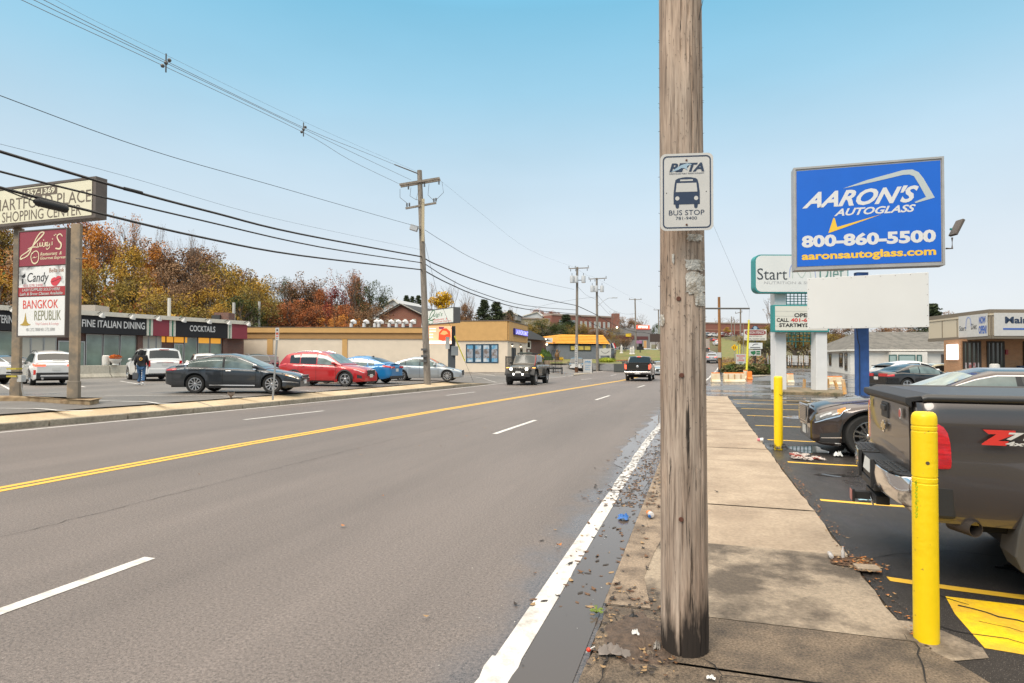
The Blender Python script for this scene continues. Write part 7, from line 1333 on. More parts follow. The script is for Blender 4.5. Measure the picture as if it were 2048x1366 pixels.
def bush(name, label, u, d, z, rx, rz_, m, n=500, size=.13, cat='shrub', group=None):
    g = MB(); p = DG(u, d, z); leaf_cloud(g, p + UP * rz_ * .9, (rx, rx, rz_), n, size, m); g.ball(p + UP * rz_ * .85, 1, m, 12, (rx * .72, rx * .72, rz_ * .8)); return tag(g.build(name), label, cat, group)
G_dk, G_md, G_yl = leaf_mat('evergreen', (.045, .066, .032), (.07, .085, .045)), leaf_mat('midgreen', (.07, .12, .03), (.045, .08, .02)), leaf_mat('golden', (.50, .36, .02), (.40, .30, .03))
bush('shrub', 'round golden shrub beside the brick annex', 1079, 84.5, 1.3, .62, .62, G_yl, 500, .07)
for u, h, lb in ((1086, 2.0, 'tallest cone-shaped evergreen by the brick annex'), (1091.5, 1.8, 'middle cone-shaped evergreen beside the annex'), (1097, 1.6, 'shortest cone-shaped evergreen, nearest the grey wall')):
    g = MB(); p = DG(u, 88, 1.2)
    for _ in range(1100): z = random.random() ** 1.3; r = .62 * math.sin(math.pi * min(1, (1 - z) * .55 + .02)) * random.uniform(.75, 1.05); a = random.random() * 6.28; q = p + Vector((r * math.cos(a), r * math.sin(a), z * h)); s_ = .08; g.add([q + Vector((s_, 0, 0)), q + Vector((0, 0, s_ * 2)), q - Vector((s_, 0, 0))], [(0, 1, 2)], G_md)
    g.lathe(p, [(.5, 0), (.58, h * .3), (.4, h * .7), (0, h * .97)], G_md, 12); tag(g.build('cone_evergreen'), lb, 'evergreen', 'cone evergreens by the annex')
bush('shrub', 'low wide golden-green shrub below the white shop sign', 1214, 84, 1.2, 1.3, .42, leaf_mat('goldgreen', (.28, .30, .03), (.16, .22, .03)), 900, .08); bush('shrub', 'tiny yellow shrub in the lawn by the grey wall', 1121, 90, 1.5, .5, .3, G_yl, 200, .08)
g = MB(); p = DG(1114, 88, 1.4); g.lathe(p, [(.32, 0), (.28, .5), (.36, .9), (.2, 1.3), (.12, 1.35), (.17, 1.6), (0, 1.8)], mat('bronze_statue', (.14, .07, .02), .5), 10); g.tube([p + UP * 1.1, p + UP * 1.3 + RGT * .3, p + UP * 1.55 + RGT * .45], .06, MATS['bronze_statue'], 6); tag(g.build('garden_statue', smooth_=50), 'brown garden statue on the pale ledge before the grey wall', 'statue')
g = MB(); g.tube([DG(1103, 88, 1.4), DG(1103, 88, 2.6), DG(1105, 88, 3.0), DG(1116, 88, 3.1), DG(1118, 88, 2.8), DG(1118, 88, 1.4)], .04, m_blk, 6); tag(g.build('metal_arch'), 'thin dark metal arch round the brown garden statue', 'arch')
g = MB(); g.box(DG(1106, 86.5, 1.2), (2.6, .5, .7), mat('ledge', (.32, .24, .16), .8), rz=YAW); tag(g.build('stone_ledge', bevel=.03), 'tan stone ledge below the brown garden statue', 'ledge')
m_stt = mat('statue_white', (.60, .57, .53), .7)
for u, v, h, lb in ((1243, 706.5, 1.25, 'white garden statue standing alone on the bank'), (1262, 708.5, 1.15, 'left statue of the white pair on the bank'), (1266.5, 708.5, 1.25, 'right statue of the white pair on the bank')):
    d = 92; p = D(u, v, d); g = MB(); g.lathe(p, [(.26, 0), (.26, .12), (.16, .2), (.22, .45 * h), (.17, .65 * h), (.2, .75 * h), (.08, .83 * h), (.11, .92 * h), (0, h)], m_stt, 10); tag(g.build('garden_statue', smooth_=50), lb, 'statue', 'white garden statues on the bank')
# lawn bank and the store beyond, with its cars
g = MB(); P = []
for i in range(11): u = 1232 + 10.5 * i; P.append([DG(u, 88, 1.5), D(u, 708, 95), D(u, 699, 112)])
g.grid(P, m_lawn, True); tag(g.build('lawn', smooth_=60), kind='structure')
SW = Wall(1200, 148, 1303, 150, 4.0, 9.2); t = thing('store_building', 'grey flat-roofed store with a red lit sign on its roof', 'building', SW.A); g = MB(); SW.slab(g, 3.0, 9.3, 14, mat('store_grey', (.22, .21, .21), .8, var=.1)); g.build('wall', t)
g = MB(); SW.putz(g, 1205, 7.6, 1268, 6.6, mat('store_band', (.12, .04, .04), .7), .1); SW.putz(g, 1270, 7.4, 1296, 6.6, mat('store_band', (0, 0, 0)), .12); g.build('fascia_band', t); g = MB(); SW.slab(g, 9.2, 10.15, .3, mat('lit_red_sign', (.9, .1, .05), .4, emit=(1, .10, .06), es=1.0), SW.fu(1271), SW.fu(1299), .2); o = g.build('lit_sign', t); g = MB(); write(g, SW, 'STORE', SW.fu(1276), SW.fz(10.0), SW.fu(1295), SW.fz(9.4), MATS['screen_white'], bold=.06, off=.22); g.build('lettering', o)
g = MB(); SW.putz(g, 1251, 8.1, 1262, 7.3, mat('sign_yellow2', (.75, .50, .03), .5), .2); g.build('yellow_sign', t)
for u in (1216, 1232, 1247, 1282, 1290): pane(SW, t, u - 4, u + 4, 6.5, 4.4, m_gls if u % 3 else mat('store_window_glow', (.3, .18, .08), .4, emit=(.6, .3, .1), es=.4), .12, 'window', .06)
for u, v, lb in ((1195, 654, 'lit lamp on the store roof, left one'), (1234, 655, 'lit lamp on the store roof, right one')): g = MB(); g.ball(D(u, v, 140), .24, MATS['lamp_glow'], 8); g.cyl(D(u, v, 140), D(u, v + 10, 140), .04, .04, m_blk); g.build('roof_lamp', t)
for u, d, col, a, lb, P_, nm in ((1247, 128, (.42, .45, .46), 20, 'silver SUV parked before the store, leftmost', SUV, 'parked_car'), (1258, 126, (.05, .08, .14), 60, 'dark blue sedan parked before the store', SED, 'parked_car'), (1277, 130, (.03, .03, .035), 20, 'black SUV parked behind the grey utility pole', SUV, 'parked_car'), (1298, 128, (.66, .64, .60), 10, 'white pickup parked before the store', BIG, 'parked_car'), (1316, 132, (.25, .28, .32), 30, 'grey car parked next to the white pickup', SUV, 'parked_car')):
    c_x = far_car(u, d, lb, col, a, P_, z='t')
board('roadside_sign', 'tall white-post sign frame with dark banner before the store', 1300, 668, 1326, 684, 112, mat('banner_dark', (.06, .04, .035), .7), 715); board('pylon_sign', 'green and white price sign just left of the big wooden pole', 1316, 652, 1327, 676, 150, mat('sign_pale_green', (.30, .42, .34), .6), 690, text=[('OPEN', .1, .1, .9, .3, m_sgw)], legs=1)
board('business_sign', 'black sign board on one post in the store lawn', 1273.5, 693, 1287.5, 700, 100, m_blk, 712, legs=1, posts=m_blk); board('business_sign', 'small purple and yellow sign above the black sign board', 1273, 681, 1284, 687, 101, mat('sign_violet', (.35, .16, .28), .6), 693, legs=1, posts=m_blk)
# brick buildings far off
m_fb = mat('far_brick', (.24, .10, .075), .9, var=.08)
FB = Wall(1103, 200, 1226, 212, 10, 16.2); t = thing('brick_building', 'long red brick building with tall windows on the far hill', 'building', FB.A); g = MB(); FB.slab(g, 8, 16.2, 18, m_fb); FB.slab(g, 16.2, 16.7, 18.4, mat('far_coping', (.35, .28, .24), .8), 0, 1, .2); g.build('wall', t)
for u in (1162, 1171, 1180, 1190, 1199, 1208, 1217): pane(FB, t, u - 2.2, u + 2.2, 14.6, 12.4, mat('far_pane', (.40, .42, .44), .2), .15, 'window', .08, m_corn)
pane(FB, t, 1118, 1132, 14.8, 12.6, mat('far_pane_dark', (.12, .15, .18), .2), .2, 'window', .08, m_fra, 3); pane(FB, t, 1136, 1150, 14.8, 12.6, MATS['far_pane_dark'], .2, 'window', .08, m_fra, 3)
CBd = Wall(1020, 175, 1100, 180, 9, 13.5); t = thing('cream_building', 'low cream building on the hill left of the long brick one', 'building', CBd.A); g = MB(); CBd.slab(g, 7, 13.4, 14, mat('far_cream', (.40, .34, .24), .9)); g.build('wall', t); g = MB(); CBd.slab(g, 13.4, 13.8, 14.4, mat('far_coping', (0, 0, 0)), 0, 1, .2); g.build('cornice', t)
for u in (1035, 1052, 1082): pane(CBd, t, u - 3, u + 3, 12.3, 10.8, MATS['far_pane'], .15, 'window', .08, m_corn)
gable('white_house', 'white gabled house on the hill above the cream building', 1047, 1083, 200, 632, 1074, 624, 645, MATS['siding_white'], MATS['pale_roof'], 12, .2); gable('dark_roof_house', 'house with dark hip roof beside the evergreens on the hill', 1003, 1034, 170, 630, 1017, 622, 640, mat('far_wall_grey', (.30, .29, .28), .8), MATS['slate_roof'], 10, .2)
g = MB(); p = DG(1231, 190, 8); g.box(p + UP * 4, (2.2, 2.2, 8), m_fb, rz=YAW); tag(g.build('brick_tower'), 'narrow brick block at the right end of the long brick building', 'building')
RB = Wall(1396, 225, 1560, 232, 6, 15.2); t = thing('brick_building', 'wide low brick building beyond the grass bank on the right', 'building', RB.A); g = MB(); RB.slab(g, 4, 15.2, 20, m_fb); RB.slab(g, 15.2, 15.6, 20, MATS['far_coping'], 0, 1, .2); g.build('wall', t); g = MB(); RB.putz(g, 1396, 13.0, 1560, 12.6, mat('far_band', (.34, .17, .12), .8), .1); g.build('band', t)
for i, (u, col, lb) in enumerate(((1404, (.6, .6, .6), 'white car parked first from the left before the far brick wall'), (1417, (.3, .32, .35), 'grey car parked second before the far brick wall'), (1427, (.6, .6, .6), 'white car parked third before the far brick wall'), (1446, (.5, .5, .52), 'silver car left of the red bush on the hill'), (1462, (.6, .6, .6), 'white car between the two red bushes'), (1493, (.35, .37, .4), 'grey car right of the far red bush'))):
    p = D(u, 674, 215); Car('parked_car', lb, 'car', (p.x, p.y, p.z), 5 + 7 * i, SUV if i % 2 else SED, paint('far%d' % i, col, .2, .3), 'cars parked before the far brick building')
g = MB(); P = []
for i in range(9): u = 1440 + 12 * i; p0 = DG(u, 112, 0); P.append([Vector((p0.x, p0.y, terrain(p0.x, p0.y) - .1)), D(u, 692 + .25 * (u - 1440) * .2, 150), D(u, 684, 185), D(u, 675.5, 214), D(u, 674, 230)])
g.grid(P, m_lawn, True); tag(g.build('grass_bank', smooth_=60), kind='structure')
# fence company sign, lease board, warning sign
m_und2 = mat('sign_maroon', (.25, .04, .04), .6)
t, F, o = board('pylon_sign', 'stacked roadside signs of a fence company, top panel maroon on white', 1488.5, 659, 1533, 680.5, 78, mat('board_ivory', (.62, .60, .54), .6), 726, text=[('UNION FENCE', .10, .16, .90, .42, m_sgw), ('FREE ESTIMATES', .2, .60, .8, .68, m_dgt), ('VINYL CHAIN LINK', .06, .82, .94, .93, m_dk)], legs=1, posts=m_blk)
g = MB(); F.shape(g, [(.03, .18), (.12, .08), (.5, .06), (.88, .08), (.97, .18), (.97, .38), (.88, .50), (.5, .54), (.12, .50), (.03, .38)], m_und2, .006, .004); F.shape(g, [(.26, 0), (.38, -.18), (.42, -.34), (.58, -.34), (.62, -.18), (.74, 0)], m_nav, .002, .08); F.shape(g, [(.5 + .09 * math.cos(k * .52), -.15 + .16 * math.sin(k * .52)) for k in range(12)], m_lb, .01); g.build('emblem', o)
F = face_px(1496, 685.5, 697.5, 1525, 685.5, 697.5, 77.8); g = MB(); g.obox(F.p(0, 1) - F.n * .2, F.x * F.w, F.up * F.h, F.n * .2, m_fr); F.stroke(g, [(.3, .5), (.45, .25), (.7, .22)], .08, m_dk, .01); F.rect(g, .15, .72, .85, .84, m_dk, .01); g.build('tenant_panel', t)
F = face_px(1499, 699.5, 711.5, 1522, 699.5, 711.5, 77.8); g = MB(); g.obox(F.p(0, 1) - F.n * .2, F.x * F.w, F.up * F.h, F.n * .2, m_sgw); F.shape(g, [(.1, .3), (.5, .15), (.55, .6), (.35, .9), (.12, .6)], mat('crest_green', (.02, .15, .06), .5), .01); F.rect(g, .6, .2, .93, .45, MATS['crest_green'], .01); F.rect(g, .6, .55, .93, .8, MATS['crest_green'], .01); g.build('tenant_panel', t)
board('lease_board', 'white leaning board with red FOR LEASE writing behind the junipers', 1472, 708, 1491.5, 729.5, 70, m_sgw, 735, text=[('BUILDING', .08, .1, .92, .25, m_rdl), ('FOR', .3, .32, .7, .44, m_rdl), ('LEASE', .15, .50, .85, .66, m_rdl), ('401', .3, .74, .7, .9, m_dgr)])
t = thing('warning_sign', 'yellow diamond road sign on the verge of the uphill road', 'sign', DG(1469, 105, 1)); c = D(1469, 695, 105); g = MB(); r = .58; g.prism([c + RGT * r, c + UP * r, c - RGT * r, c - UP * r], FWD * .04, mat('diamond_yellow', (.80, .45, .01), .5)); g.build('sign_plate', t); g = MB(); c2 = c - FWD * .01; [g.obox(c2 + RGT * x - UP * .22, RGT * .10, UP * .4, FWD * .005, m_dk) for x in (-.2, .08)]; g.build('symbol', t); g = MB(); g.cyl(c + FWD * .06, c + FWD * .06 - UP * 2.6, .04, .04, m_fra); g.build('post', t)
for u, v0, v1, lb in ((1474.5, 691, 712, 'left of two thin yellow marker posts on the verge'), (1480, 688, 712, 'right of two thin yellow marker posts on the verge')): p = D(u, v1, 92); g = MB(); g.cyl(p, D(u, v0, 92), .07, .07, MATS['guard_yellow']); tag(g.build('marker_post', smooth_=40), lb, 'post')
# juniper bed and its kerb
g = MB(); A = [G(1446, 752, 0), G(1500, 755, 0), G(1552, 752, 0), G(1570, 747, 0), G(1560, 738, 0), G(1480, 738, 0)]; g.prism([Vector((p.x, p.y, -.02)) for p in A], (0, 0, .14), m_kerb); tag(g.build('planting_bed', bevel=.03), kind='structure')
jm = leaf_mat('juniper', (.05, .085, .022), (.10, .085, .04))
for k, (u, d, rx, lb) in enumerate(((1466, 64, 1.2, 'dark spreading juniper at the left end of the bed'), (1490, 65, 1.4, 'spreading juniper second from the left in the bed'), (1515, 65.5, 1.4, 'spreading juniper third from the left, right of the guy wire'), (1542, 66, 1.3, 'spreading juniper at the right end of the bed'))): bush('juniper', lb, u, d, .08, rx, .62, jm, 900, .16, 'juniper', 'junipers in the bed')
for u, w, lb in ((1536, 3, 'thin white fence post sample, leftmost'), (1544, 5, 'white fence panel sample, second from the left'), (1579, 4, 'white fence panel sample right of the white post'), (1590, 8, 'white lattice fence sample'), (1602, 6, 'beige fence panel sample'), (1613, 6, 'white fence panel sample, rightmost')):
    d = 78; p = D(u, 730, d); g = MB(); wd = w * d / FPX
    for k in range(max(2, int(w / 2))): g.box(p + RGT * (wd * (k / max(1, int(w / 2) - 1) - .5) if w > 3 else 0) + UP * (.6 - .02 * k), (.10, .10, 1.25), m_stt if w == 6 and u < 1605 else m_vt, rz=YAW)
    if w > 3: [g.box(p + UP * z, (wd, .05, .09), m_vt, rz=YAW) for z in (.3, .6, .9)]
    tag(g.build('fence_sample'), lb, 'fence', 'fence samples beyond the forecourt')
g = MB(); a, b = D(1573, 726, 77), D(1632, 727, 77); [g.obox(a - UP * z, b - a, FWD * .05, UP * .06, m_blk) for z in (0, .3)]; [g.box(a.lerp(b, i / 8) - UP * .25, (.08, .08, .7), m_blk) for i in range(9)]; tag(g.build('rail_fence'), 'low dark rail fence before the woods on the right', 'fence')
# white single-storey building with grey hip roof
m_wb = mat('white_clapboard', (.68, .65, .60), .7, var=.04); m_shg = mat('grey_shingle', (.15, .14, .125), .9, col2=(.10, .095, .085), c2s=1.5, var=.25, vscale=14)
B1, B2 = Wall(1655, 77, 1701, 66.5, .15, 2.85), Wall(1701, 66.5, 1905, 66.5, .15, 2.85); t = thing('white_building', 'white single-storey building with grey hip roof beyond the parked cars', 'building', B2.A)
g = MB(); cs = [B1.A, B1.B, B2.B, B2.B + FWD * 12, B1.A + FWD * 4]; g.prism([Vector((c.x, c.y, -.1)) for c in cs], (0, 0, 2.95), m_wb); g.build('wall', t)
g = MB(); ez = 2.86; e = [B1.A + B1.n * .6 - B1.x * .5, B1.B + (B1.n + B2.n) * .5, B2.B + B2.n * .6 + RGT, B2.B + FWD * 13 + RGT, B1.A + FWD * 5 - B1.x]; e = [Vector((c.x, c.y, ez)) for c in e]; r0, r1 = D(1716, 663.5, 73), D(1716, 663.5, 73) + RGT * 12.5; g.add(e + [r0, r1], [(0, 1, 5), (1, 2, 6, 5), (2, 3, 6), (3, 4, 5, 6), (4, 0, 5)], m_shg); g.add([p - UP * .01 for p in e], [(4, 3, 2, 1, 0)], m_wb); g.build('roof', t)
g = MB()
for p, q in zip(e[:2], e[1:3]): g.obox(p - UP * .16, q - p, UP * .17, (q - p).cross(UP).normalized() * .06, m_wb)
g.build('gutter', t)
for W_, u0, u1, v0, v1 in ((B1, 1659, 1663, 706, 731), (B1, 1679, 1686, 706, 733), (B1, 1690, 1695, 706, 739), (B2, 1712.5, 1719, 711, 745), (B2, 1882, 1888, 708, 733)):
    dd = 66.5 if W_ is B2 else 70; pane(W_, t, u0, u1, min(2.75, zf(v0 - .9, dd)), max(.25, zf(v1, dd)), m_gls, .08, 'window' if v1 < 745 else 'door', .04, m_brn)
g = MB(); B2.slab(g, .9, 2.6, .8, m_wb, B2.fu(1774), B2.fu(1845), .8); g.build('bay', t)
mt_ = mat('teal_window_frame', (.05, .12, .11), .5); B3 = Wall(1774, 65.7, 1845, 65.7, .15, 2.85)
for u0, u1 in ((1777, 1793), (1796, 1830), (1833, 1843)): pane(B3, t, u0, u1, 2.3, 1.35, mat('pale_teal_glass', (.30, .40, .38), .08, spec=.9), .1, 'window', .06, mt_)
t = thing('picket_fence', 'white iron picket fence before the white building', 'fence', DG(1760, 63, .1)); g = MB(); a, b = DG(1744, 63, .15), DG(1885, 63, .15); n = 60; [g.obox(a + UP * z, b - a, FWD * .03, UP * .03, m_vt) for z in (.2, 1.0)]; [g.box(a.lerp(b, i / n) + UP * .55, (.025, .025, 1.1), m_vt) for i in range(n + 1)]; g.build('railing', t)
p = G(1674, 744, .1); g = MB(); g.cyl(p, p + UP * 1.3, .12, .12, m_byl, 12); tag(g.build('bollard', smooth_=40), 'yellow bollard at the side of the white building', 'bollard')
# plaza with canopy at the right edge
m_pan = mat('canopy_cream', (.52, .45, .34), .6); m_cb2 = mat('canopy_brown', (.17, .14, .105), .6); m_bt = brick('tan_brick', (.42, .20, .09), (.34, .155, .07), (.40, .30, .20))
C1, C2 = Wall(1858, 41.5, 1983.5, 35, 2.98, 4.62), Wall(1983.5, 35, 2260, 35, 2.98, 4.62); t = thing('plaza_building', 'tan brick shop plaza with cream canopy and white banners at the right edge', 'building', C1.A)
g = MB(); cs = [C1.A, C1.B, C2.B, C2.B + FWD * 9, C1.A + FWD * 1 + RGT * 3]; g.prism([Vector((c.x, c.y, 2.98)) for c in cs], (0, 0, 1.3), m_pan); g.build('canopy', t)
g = MB(); [W_.slab(g, 2.94, 3.15, .2, m_cb2, 0, 1, .06) for W_ in (C1, C2)]; [W_.slab(g, 4.28, 4.38, .2, m_pan, 0, 1, .05) for W_ in (C1, C2)]; [C1.slab(g, 3.15, 4.28, .05, m_cb2, a - .003, a + .003, .03) for a in (.25, .5, .99)]; C2.slab(g, 3.15, 4.28, .05, m_cb2, 0, .006, .03); g.build('canopy_trim', t)
g = MB(); cc = [C1.A + FWD * .3, C1.B + FWD * .25 + RGT * .1, C2.B + FWD * .3, C2.B + FWD * 9, C1.A + FWD * 1 + RGT * 3]; g.prism([Vector((c.x, c.y, 4.38)) for c in cc], (0, 0, .26), m_cb2); g.build('roof_edge', t)
g = MB(); C1.rect(g, .545, .13, .97, .93, m_sgw, .09, .02); o = g.build('banner', t); g = MB(); write(g, C1, 'Start', .56, .50, .66, .68, m_dk, off=.10); write(g, C1, 'Diet', .74, .45, .82, .66, m_dk, off=.10); C1.stroke(g, [(.66, .62), (.67, .30), (.70, .20), (.73, .30), (.74, .55)], .05, mat('arc_blue', (0, 0, 0)), .10); m_nb = mat('banner_blue', (.05, .12, .40), .5); write(g, C1, 'NOW', .855, .22, .95, .48, m_nb, bold=.04, off=.10); write(g, C1, 'OPEN!', .85, .55, .96, .84, m_nb, bold=.04, off=.10); g.build('lettering', o)
g = MB(); C2.rect(g, .012, .13, .40, .93, m_sgw, .09, .02); o = g.build('banner', t); g = MB(); write(g, C2, 'Main', .09, .26, .26, .50, m_nav, bold=.03, off=.10); C2.rect(g, .075, .66, .36, .72, m_nb, .10); g.build('lettering', o)
V1, V2 = Wall(1888, 39.5, 1922, 37.2, .0, 2.98), Wall(1922, 37.2, 2280, 37.2, .0, 2.98); g = MB(); g.prism([Vector((c.x, c.y, -.05)) for c in (V1.A, V1.B, V2.B, V2.B + FWD * 8, V1.A + RGT * 4 + FWD * .5)], (0, 0, 3.02), m_bt); g.build('wall', t)
g = MB(); V1.rect(g, .28, .10, .88, .42, mat('lit_panel_white', (1, 1, 1), .3, emit=(1, 1, 1), es=.95), .12, .1); g.build('lit_panel', t)
for u0, u1 in ((1925, 1961), (1973, 2008), (2046, 2100)):
    o = pane(V2, t, u0, u1, 2.85, .15, glass_b('plaza_glass', (.035, .045, .03), var=.5, vscale=1.2), .10, 'window', .04, mat('bronze_mullion', (.035, .025, .018), .5), 4)
    g = MB(); V2.putz(g, u0 + 4, 1.55, u1 - 4, .4, mat('window_poster', (.42, .40, .40), .6, col2=(.35, .12, .12), c2s=5, thr=(.5, .55)), .05, .004); g.build('poster', o) if u0 < 1930 else None
g = MB(); q = V2.p(V2.fu(2034), V2.fz(1.15), .3); g.box(q, (.36, .25, .45), m_nav, rz=YAW); g.cyl(q - UP * 1.1, q, .04, .04, m_blk); g.build('letter_box', t); g = MB(); g.box(V2.p(V2.fu(2012), V2.fz(2.2), .05), (.14, .1, .3), mat('alarm_red', (.30, .03, .03), .4), rz=YAW); g.build('alarm_box', t)
p = DG(1989, 35.6, 0); g = MB(); g.lathe(p, [(0, 0), (.22, 0), (.22, 1.2), (.26, 1.25), (.24, 1.45), (.16, 1.5), (0, 1.5)], m_urn, 16); tag(g.build('bin', smooth_=40), 'white round bin in front of the plaza windows', 'bin')
# ------------------------------------------------------------------ trees
random.seed(11)
m_brk_ = mat('bark_grey', (.13, .105, .085), .9, var=.25, vscale=6); m_twig = mat('twig_brown', (.17, .13, .105), .9)
def branches(g, p, d, l, r, depth, m, spread=.5, tips=None, n=3):
    q = p + d * l + Vector((random.gauss(0, .04), random.gauss(0, .04), random.gauss(0, .02))) * l; mid = p.lerp(q, .5) + Vector((random.gauss(0, .04), random.gauss(0, .04), 0)) * l
    g.tube([p, mid, q], [r, r * .8, r * .6], m, 5 if r > .05 else 3)
    if tips is not None and depth <= 1: tips.append(q)
    if depth == 0: return
    for _ in range(n + (random.random() < .4)):
        dd = (d + Vector((random.gauss(0, spread), random.gauss(0, spread), random.gauss(.08, spread * .45)))).normalized(); branches(g, p.lerp(q, random.uniform(.45, 1)), dd, l * random.uniform(.6, .82), r * .58, depth - 1, m, spread, tips, n)
def proto(kind, seed, lm, dens=1.):
    random.seed(seed); t = MB(); c = MB(); tips = []; root = thing('tree', 'x', 'tree')
    if kind == 'round':
        branches(t, Vector((0, 0, 0)), Vector((0, 0, 1)), 3.2, .20, 4, m_brk_, .55, tips, 3)
        cl = [q for q in tips if q.z > 2.0]; cl = random.sample(cl, min(len(cl), 64))
        for q in cl: leaf_cloud(c, q + Vector((random.gauss(0, .3), random.gauss(0, .3), random.gauss(0, .3))), (random.uniform(.5, 1.0), random.uniform(.5, 1.0), random.uniform(.4, .75)), int(88 * dens), .095, lm)
    elif kind == 'sparse':
        branches(t, Vector((0, 0, 0)), Vector((0, 0, 1)), 3.4, .15, 4, m_brk_, .40, tips, 3)
        for q in random.sample(tips, min(len(tips), 80)): leaf_cloud(c, q, (.5, .5, .45), int(22 * dens), .085, lm)
    elif kind == 'bare':
        branches(t, Vector((0, 0, 0)), Vector((0, 0, 1)), 3.6, .13, 5, m_twig, .36, tips, 2)
        for q in random.sample(tips, min(len(tips), 30)): leaf_cloud(c, q, (.2, .2, .2), 3, .06, lm)
    elif kind == 'conifer':
        t.cyl((0, 0, 0), (0, 0, 9.6), .18, .03, m_brk_, 8)
        for i in range(46):
            z = 1.3 + 8.4 * (i / 46); L0 = 2.5 * (1 - (z / 10.3) ** 1.3) * random.uniform(.7, 1.1)
            for k in range(6):
                a = random.random() * 6.28; dd = Vector((math.cos(a), math.sin(a), -.22 + .3 * z / 10)); t.tube([Vector((0, 0, z)), Vector((0, 0, z)) + dd * L0], [.04, .01], m_brk_, 3)
                for f_ in (.3, .5, .7, .85, 1.0): leaf_cloud(c, Vector((0, 0, z)) + dd * L0 * f_, (.34 * (1.15 - f_ * .5), .34 * (1.15 - f_ * .5), .16), 6, .11, lm)
    to = t.build('trunk', root, world=False); co = c.build('crown', root, world=False) if c.v else None
    zs = [v.z for v in (c.v or t.v)]; xs_ = [abs(v.x) for v in (c.v or t.v)]; xs_.sort(); root['_h'] = max(max(zs), 1); root['_r'] = xs_[int(len(xs_) * .96)]
    return root
C_ = dict(orange=leaf_mat('orange', (.42, .18, .03), (.28, .14, .04)), rust=leaf_mat('rust', (.27, .095, .035), (.18, .08, .035)), brown=leaf_mat('brown', (.19, .115, .06), (.14, .085, .05)), olive=leaf_mat('olive', (.20, .16, .04), (.15, .115, .03)), yellow=leaf_mat('yellow', (.48, .33, .02), (.34, .22, .02)), green=leaf_mat('green', (.045, .065, .02), (.07, .08, .03)), gold=leaf_mat('gold', (.34, .21, .035), (.22, .16, .035)), red=leaf_mat('red', (.20, .035, .03), (.14, .04, .03)), ever=G_dk, tan=leaf_mat('tan', (.24, .16, .09), (.17, .11, .07)))
PR = {}
def get(kind, col, v=0):
    k = (kind, col, v)
    if k not in PR: PR[k] = [proto(kind, hash((kind, v)) % 1000 if 0 else {'round': 3, 'sparse': 5, 'bare': 9, 'conifer': 13}[kind] + v * 17, C_[col]), False]
    return PR[k]
CW = dict(orange='orange', rust='rust-brown', brown='dull brown', olive='olive', yellow='bright yellow', green='dark green', gold='golden', red='deep red', ever='dark evergreen', tan='pale tan')
KW = dict(round='leafy', sparse='thin-leaved', bare='bare', conifer='conifer')
def tree(kind, col, u, vt, d, wpx, where, v=0, z0=None, name=None, group='trees on the wooded slope'):
    P_ = get(kind, col, v); r = P_[0]; p = DG(u, d, 0); p.z = terrain(p.x, p.y) if z0 is None else z0; H_ = D(u, vt, d).z - p.z; Wd = wpx * d / FPX / 2; wk = 1.9 if kind == 'conifer' else 1.3; s = (Wd * wk / r['_r'], Wd * wk / r['_r'], H_ * (1.1 if kind in ('round', 'sparse') else 1) / r['_h'])
    lab = ('%s %s %s' % (CW[col], KW[kind] if kind != 'conifer' or col != 'ever' else 'conifer', 'tree ' + where)).replace('evergreen conifer tree', 'evergreen conifer').replace('conifer tree', 'conifer') if kind != 'bare' else 'bare branching tree ' + where
    rz = random.random() * 6.28
    if not P_[1]: P_[1] = True; o = r; o.location = p; o.rotation_euler.z = rz; o.scale = s
    else: o = copy_tree(r, loc=p, rz=rz, sc=s)
    o['label'] = lab; o['category'] = 'tree'; o['group'] = group; o.name = name or ('pine_tree' if kind == 'conifer' else 'bare_tree' if kind == 'bare' else 'autumn_tree'); return o
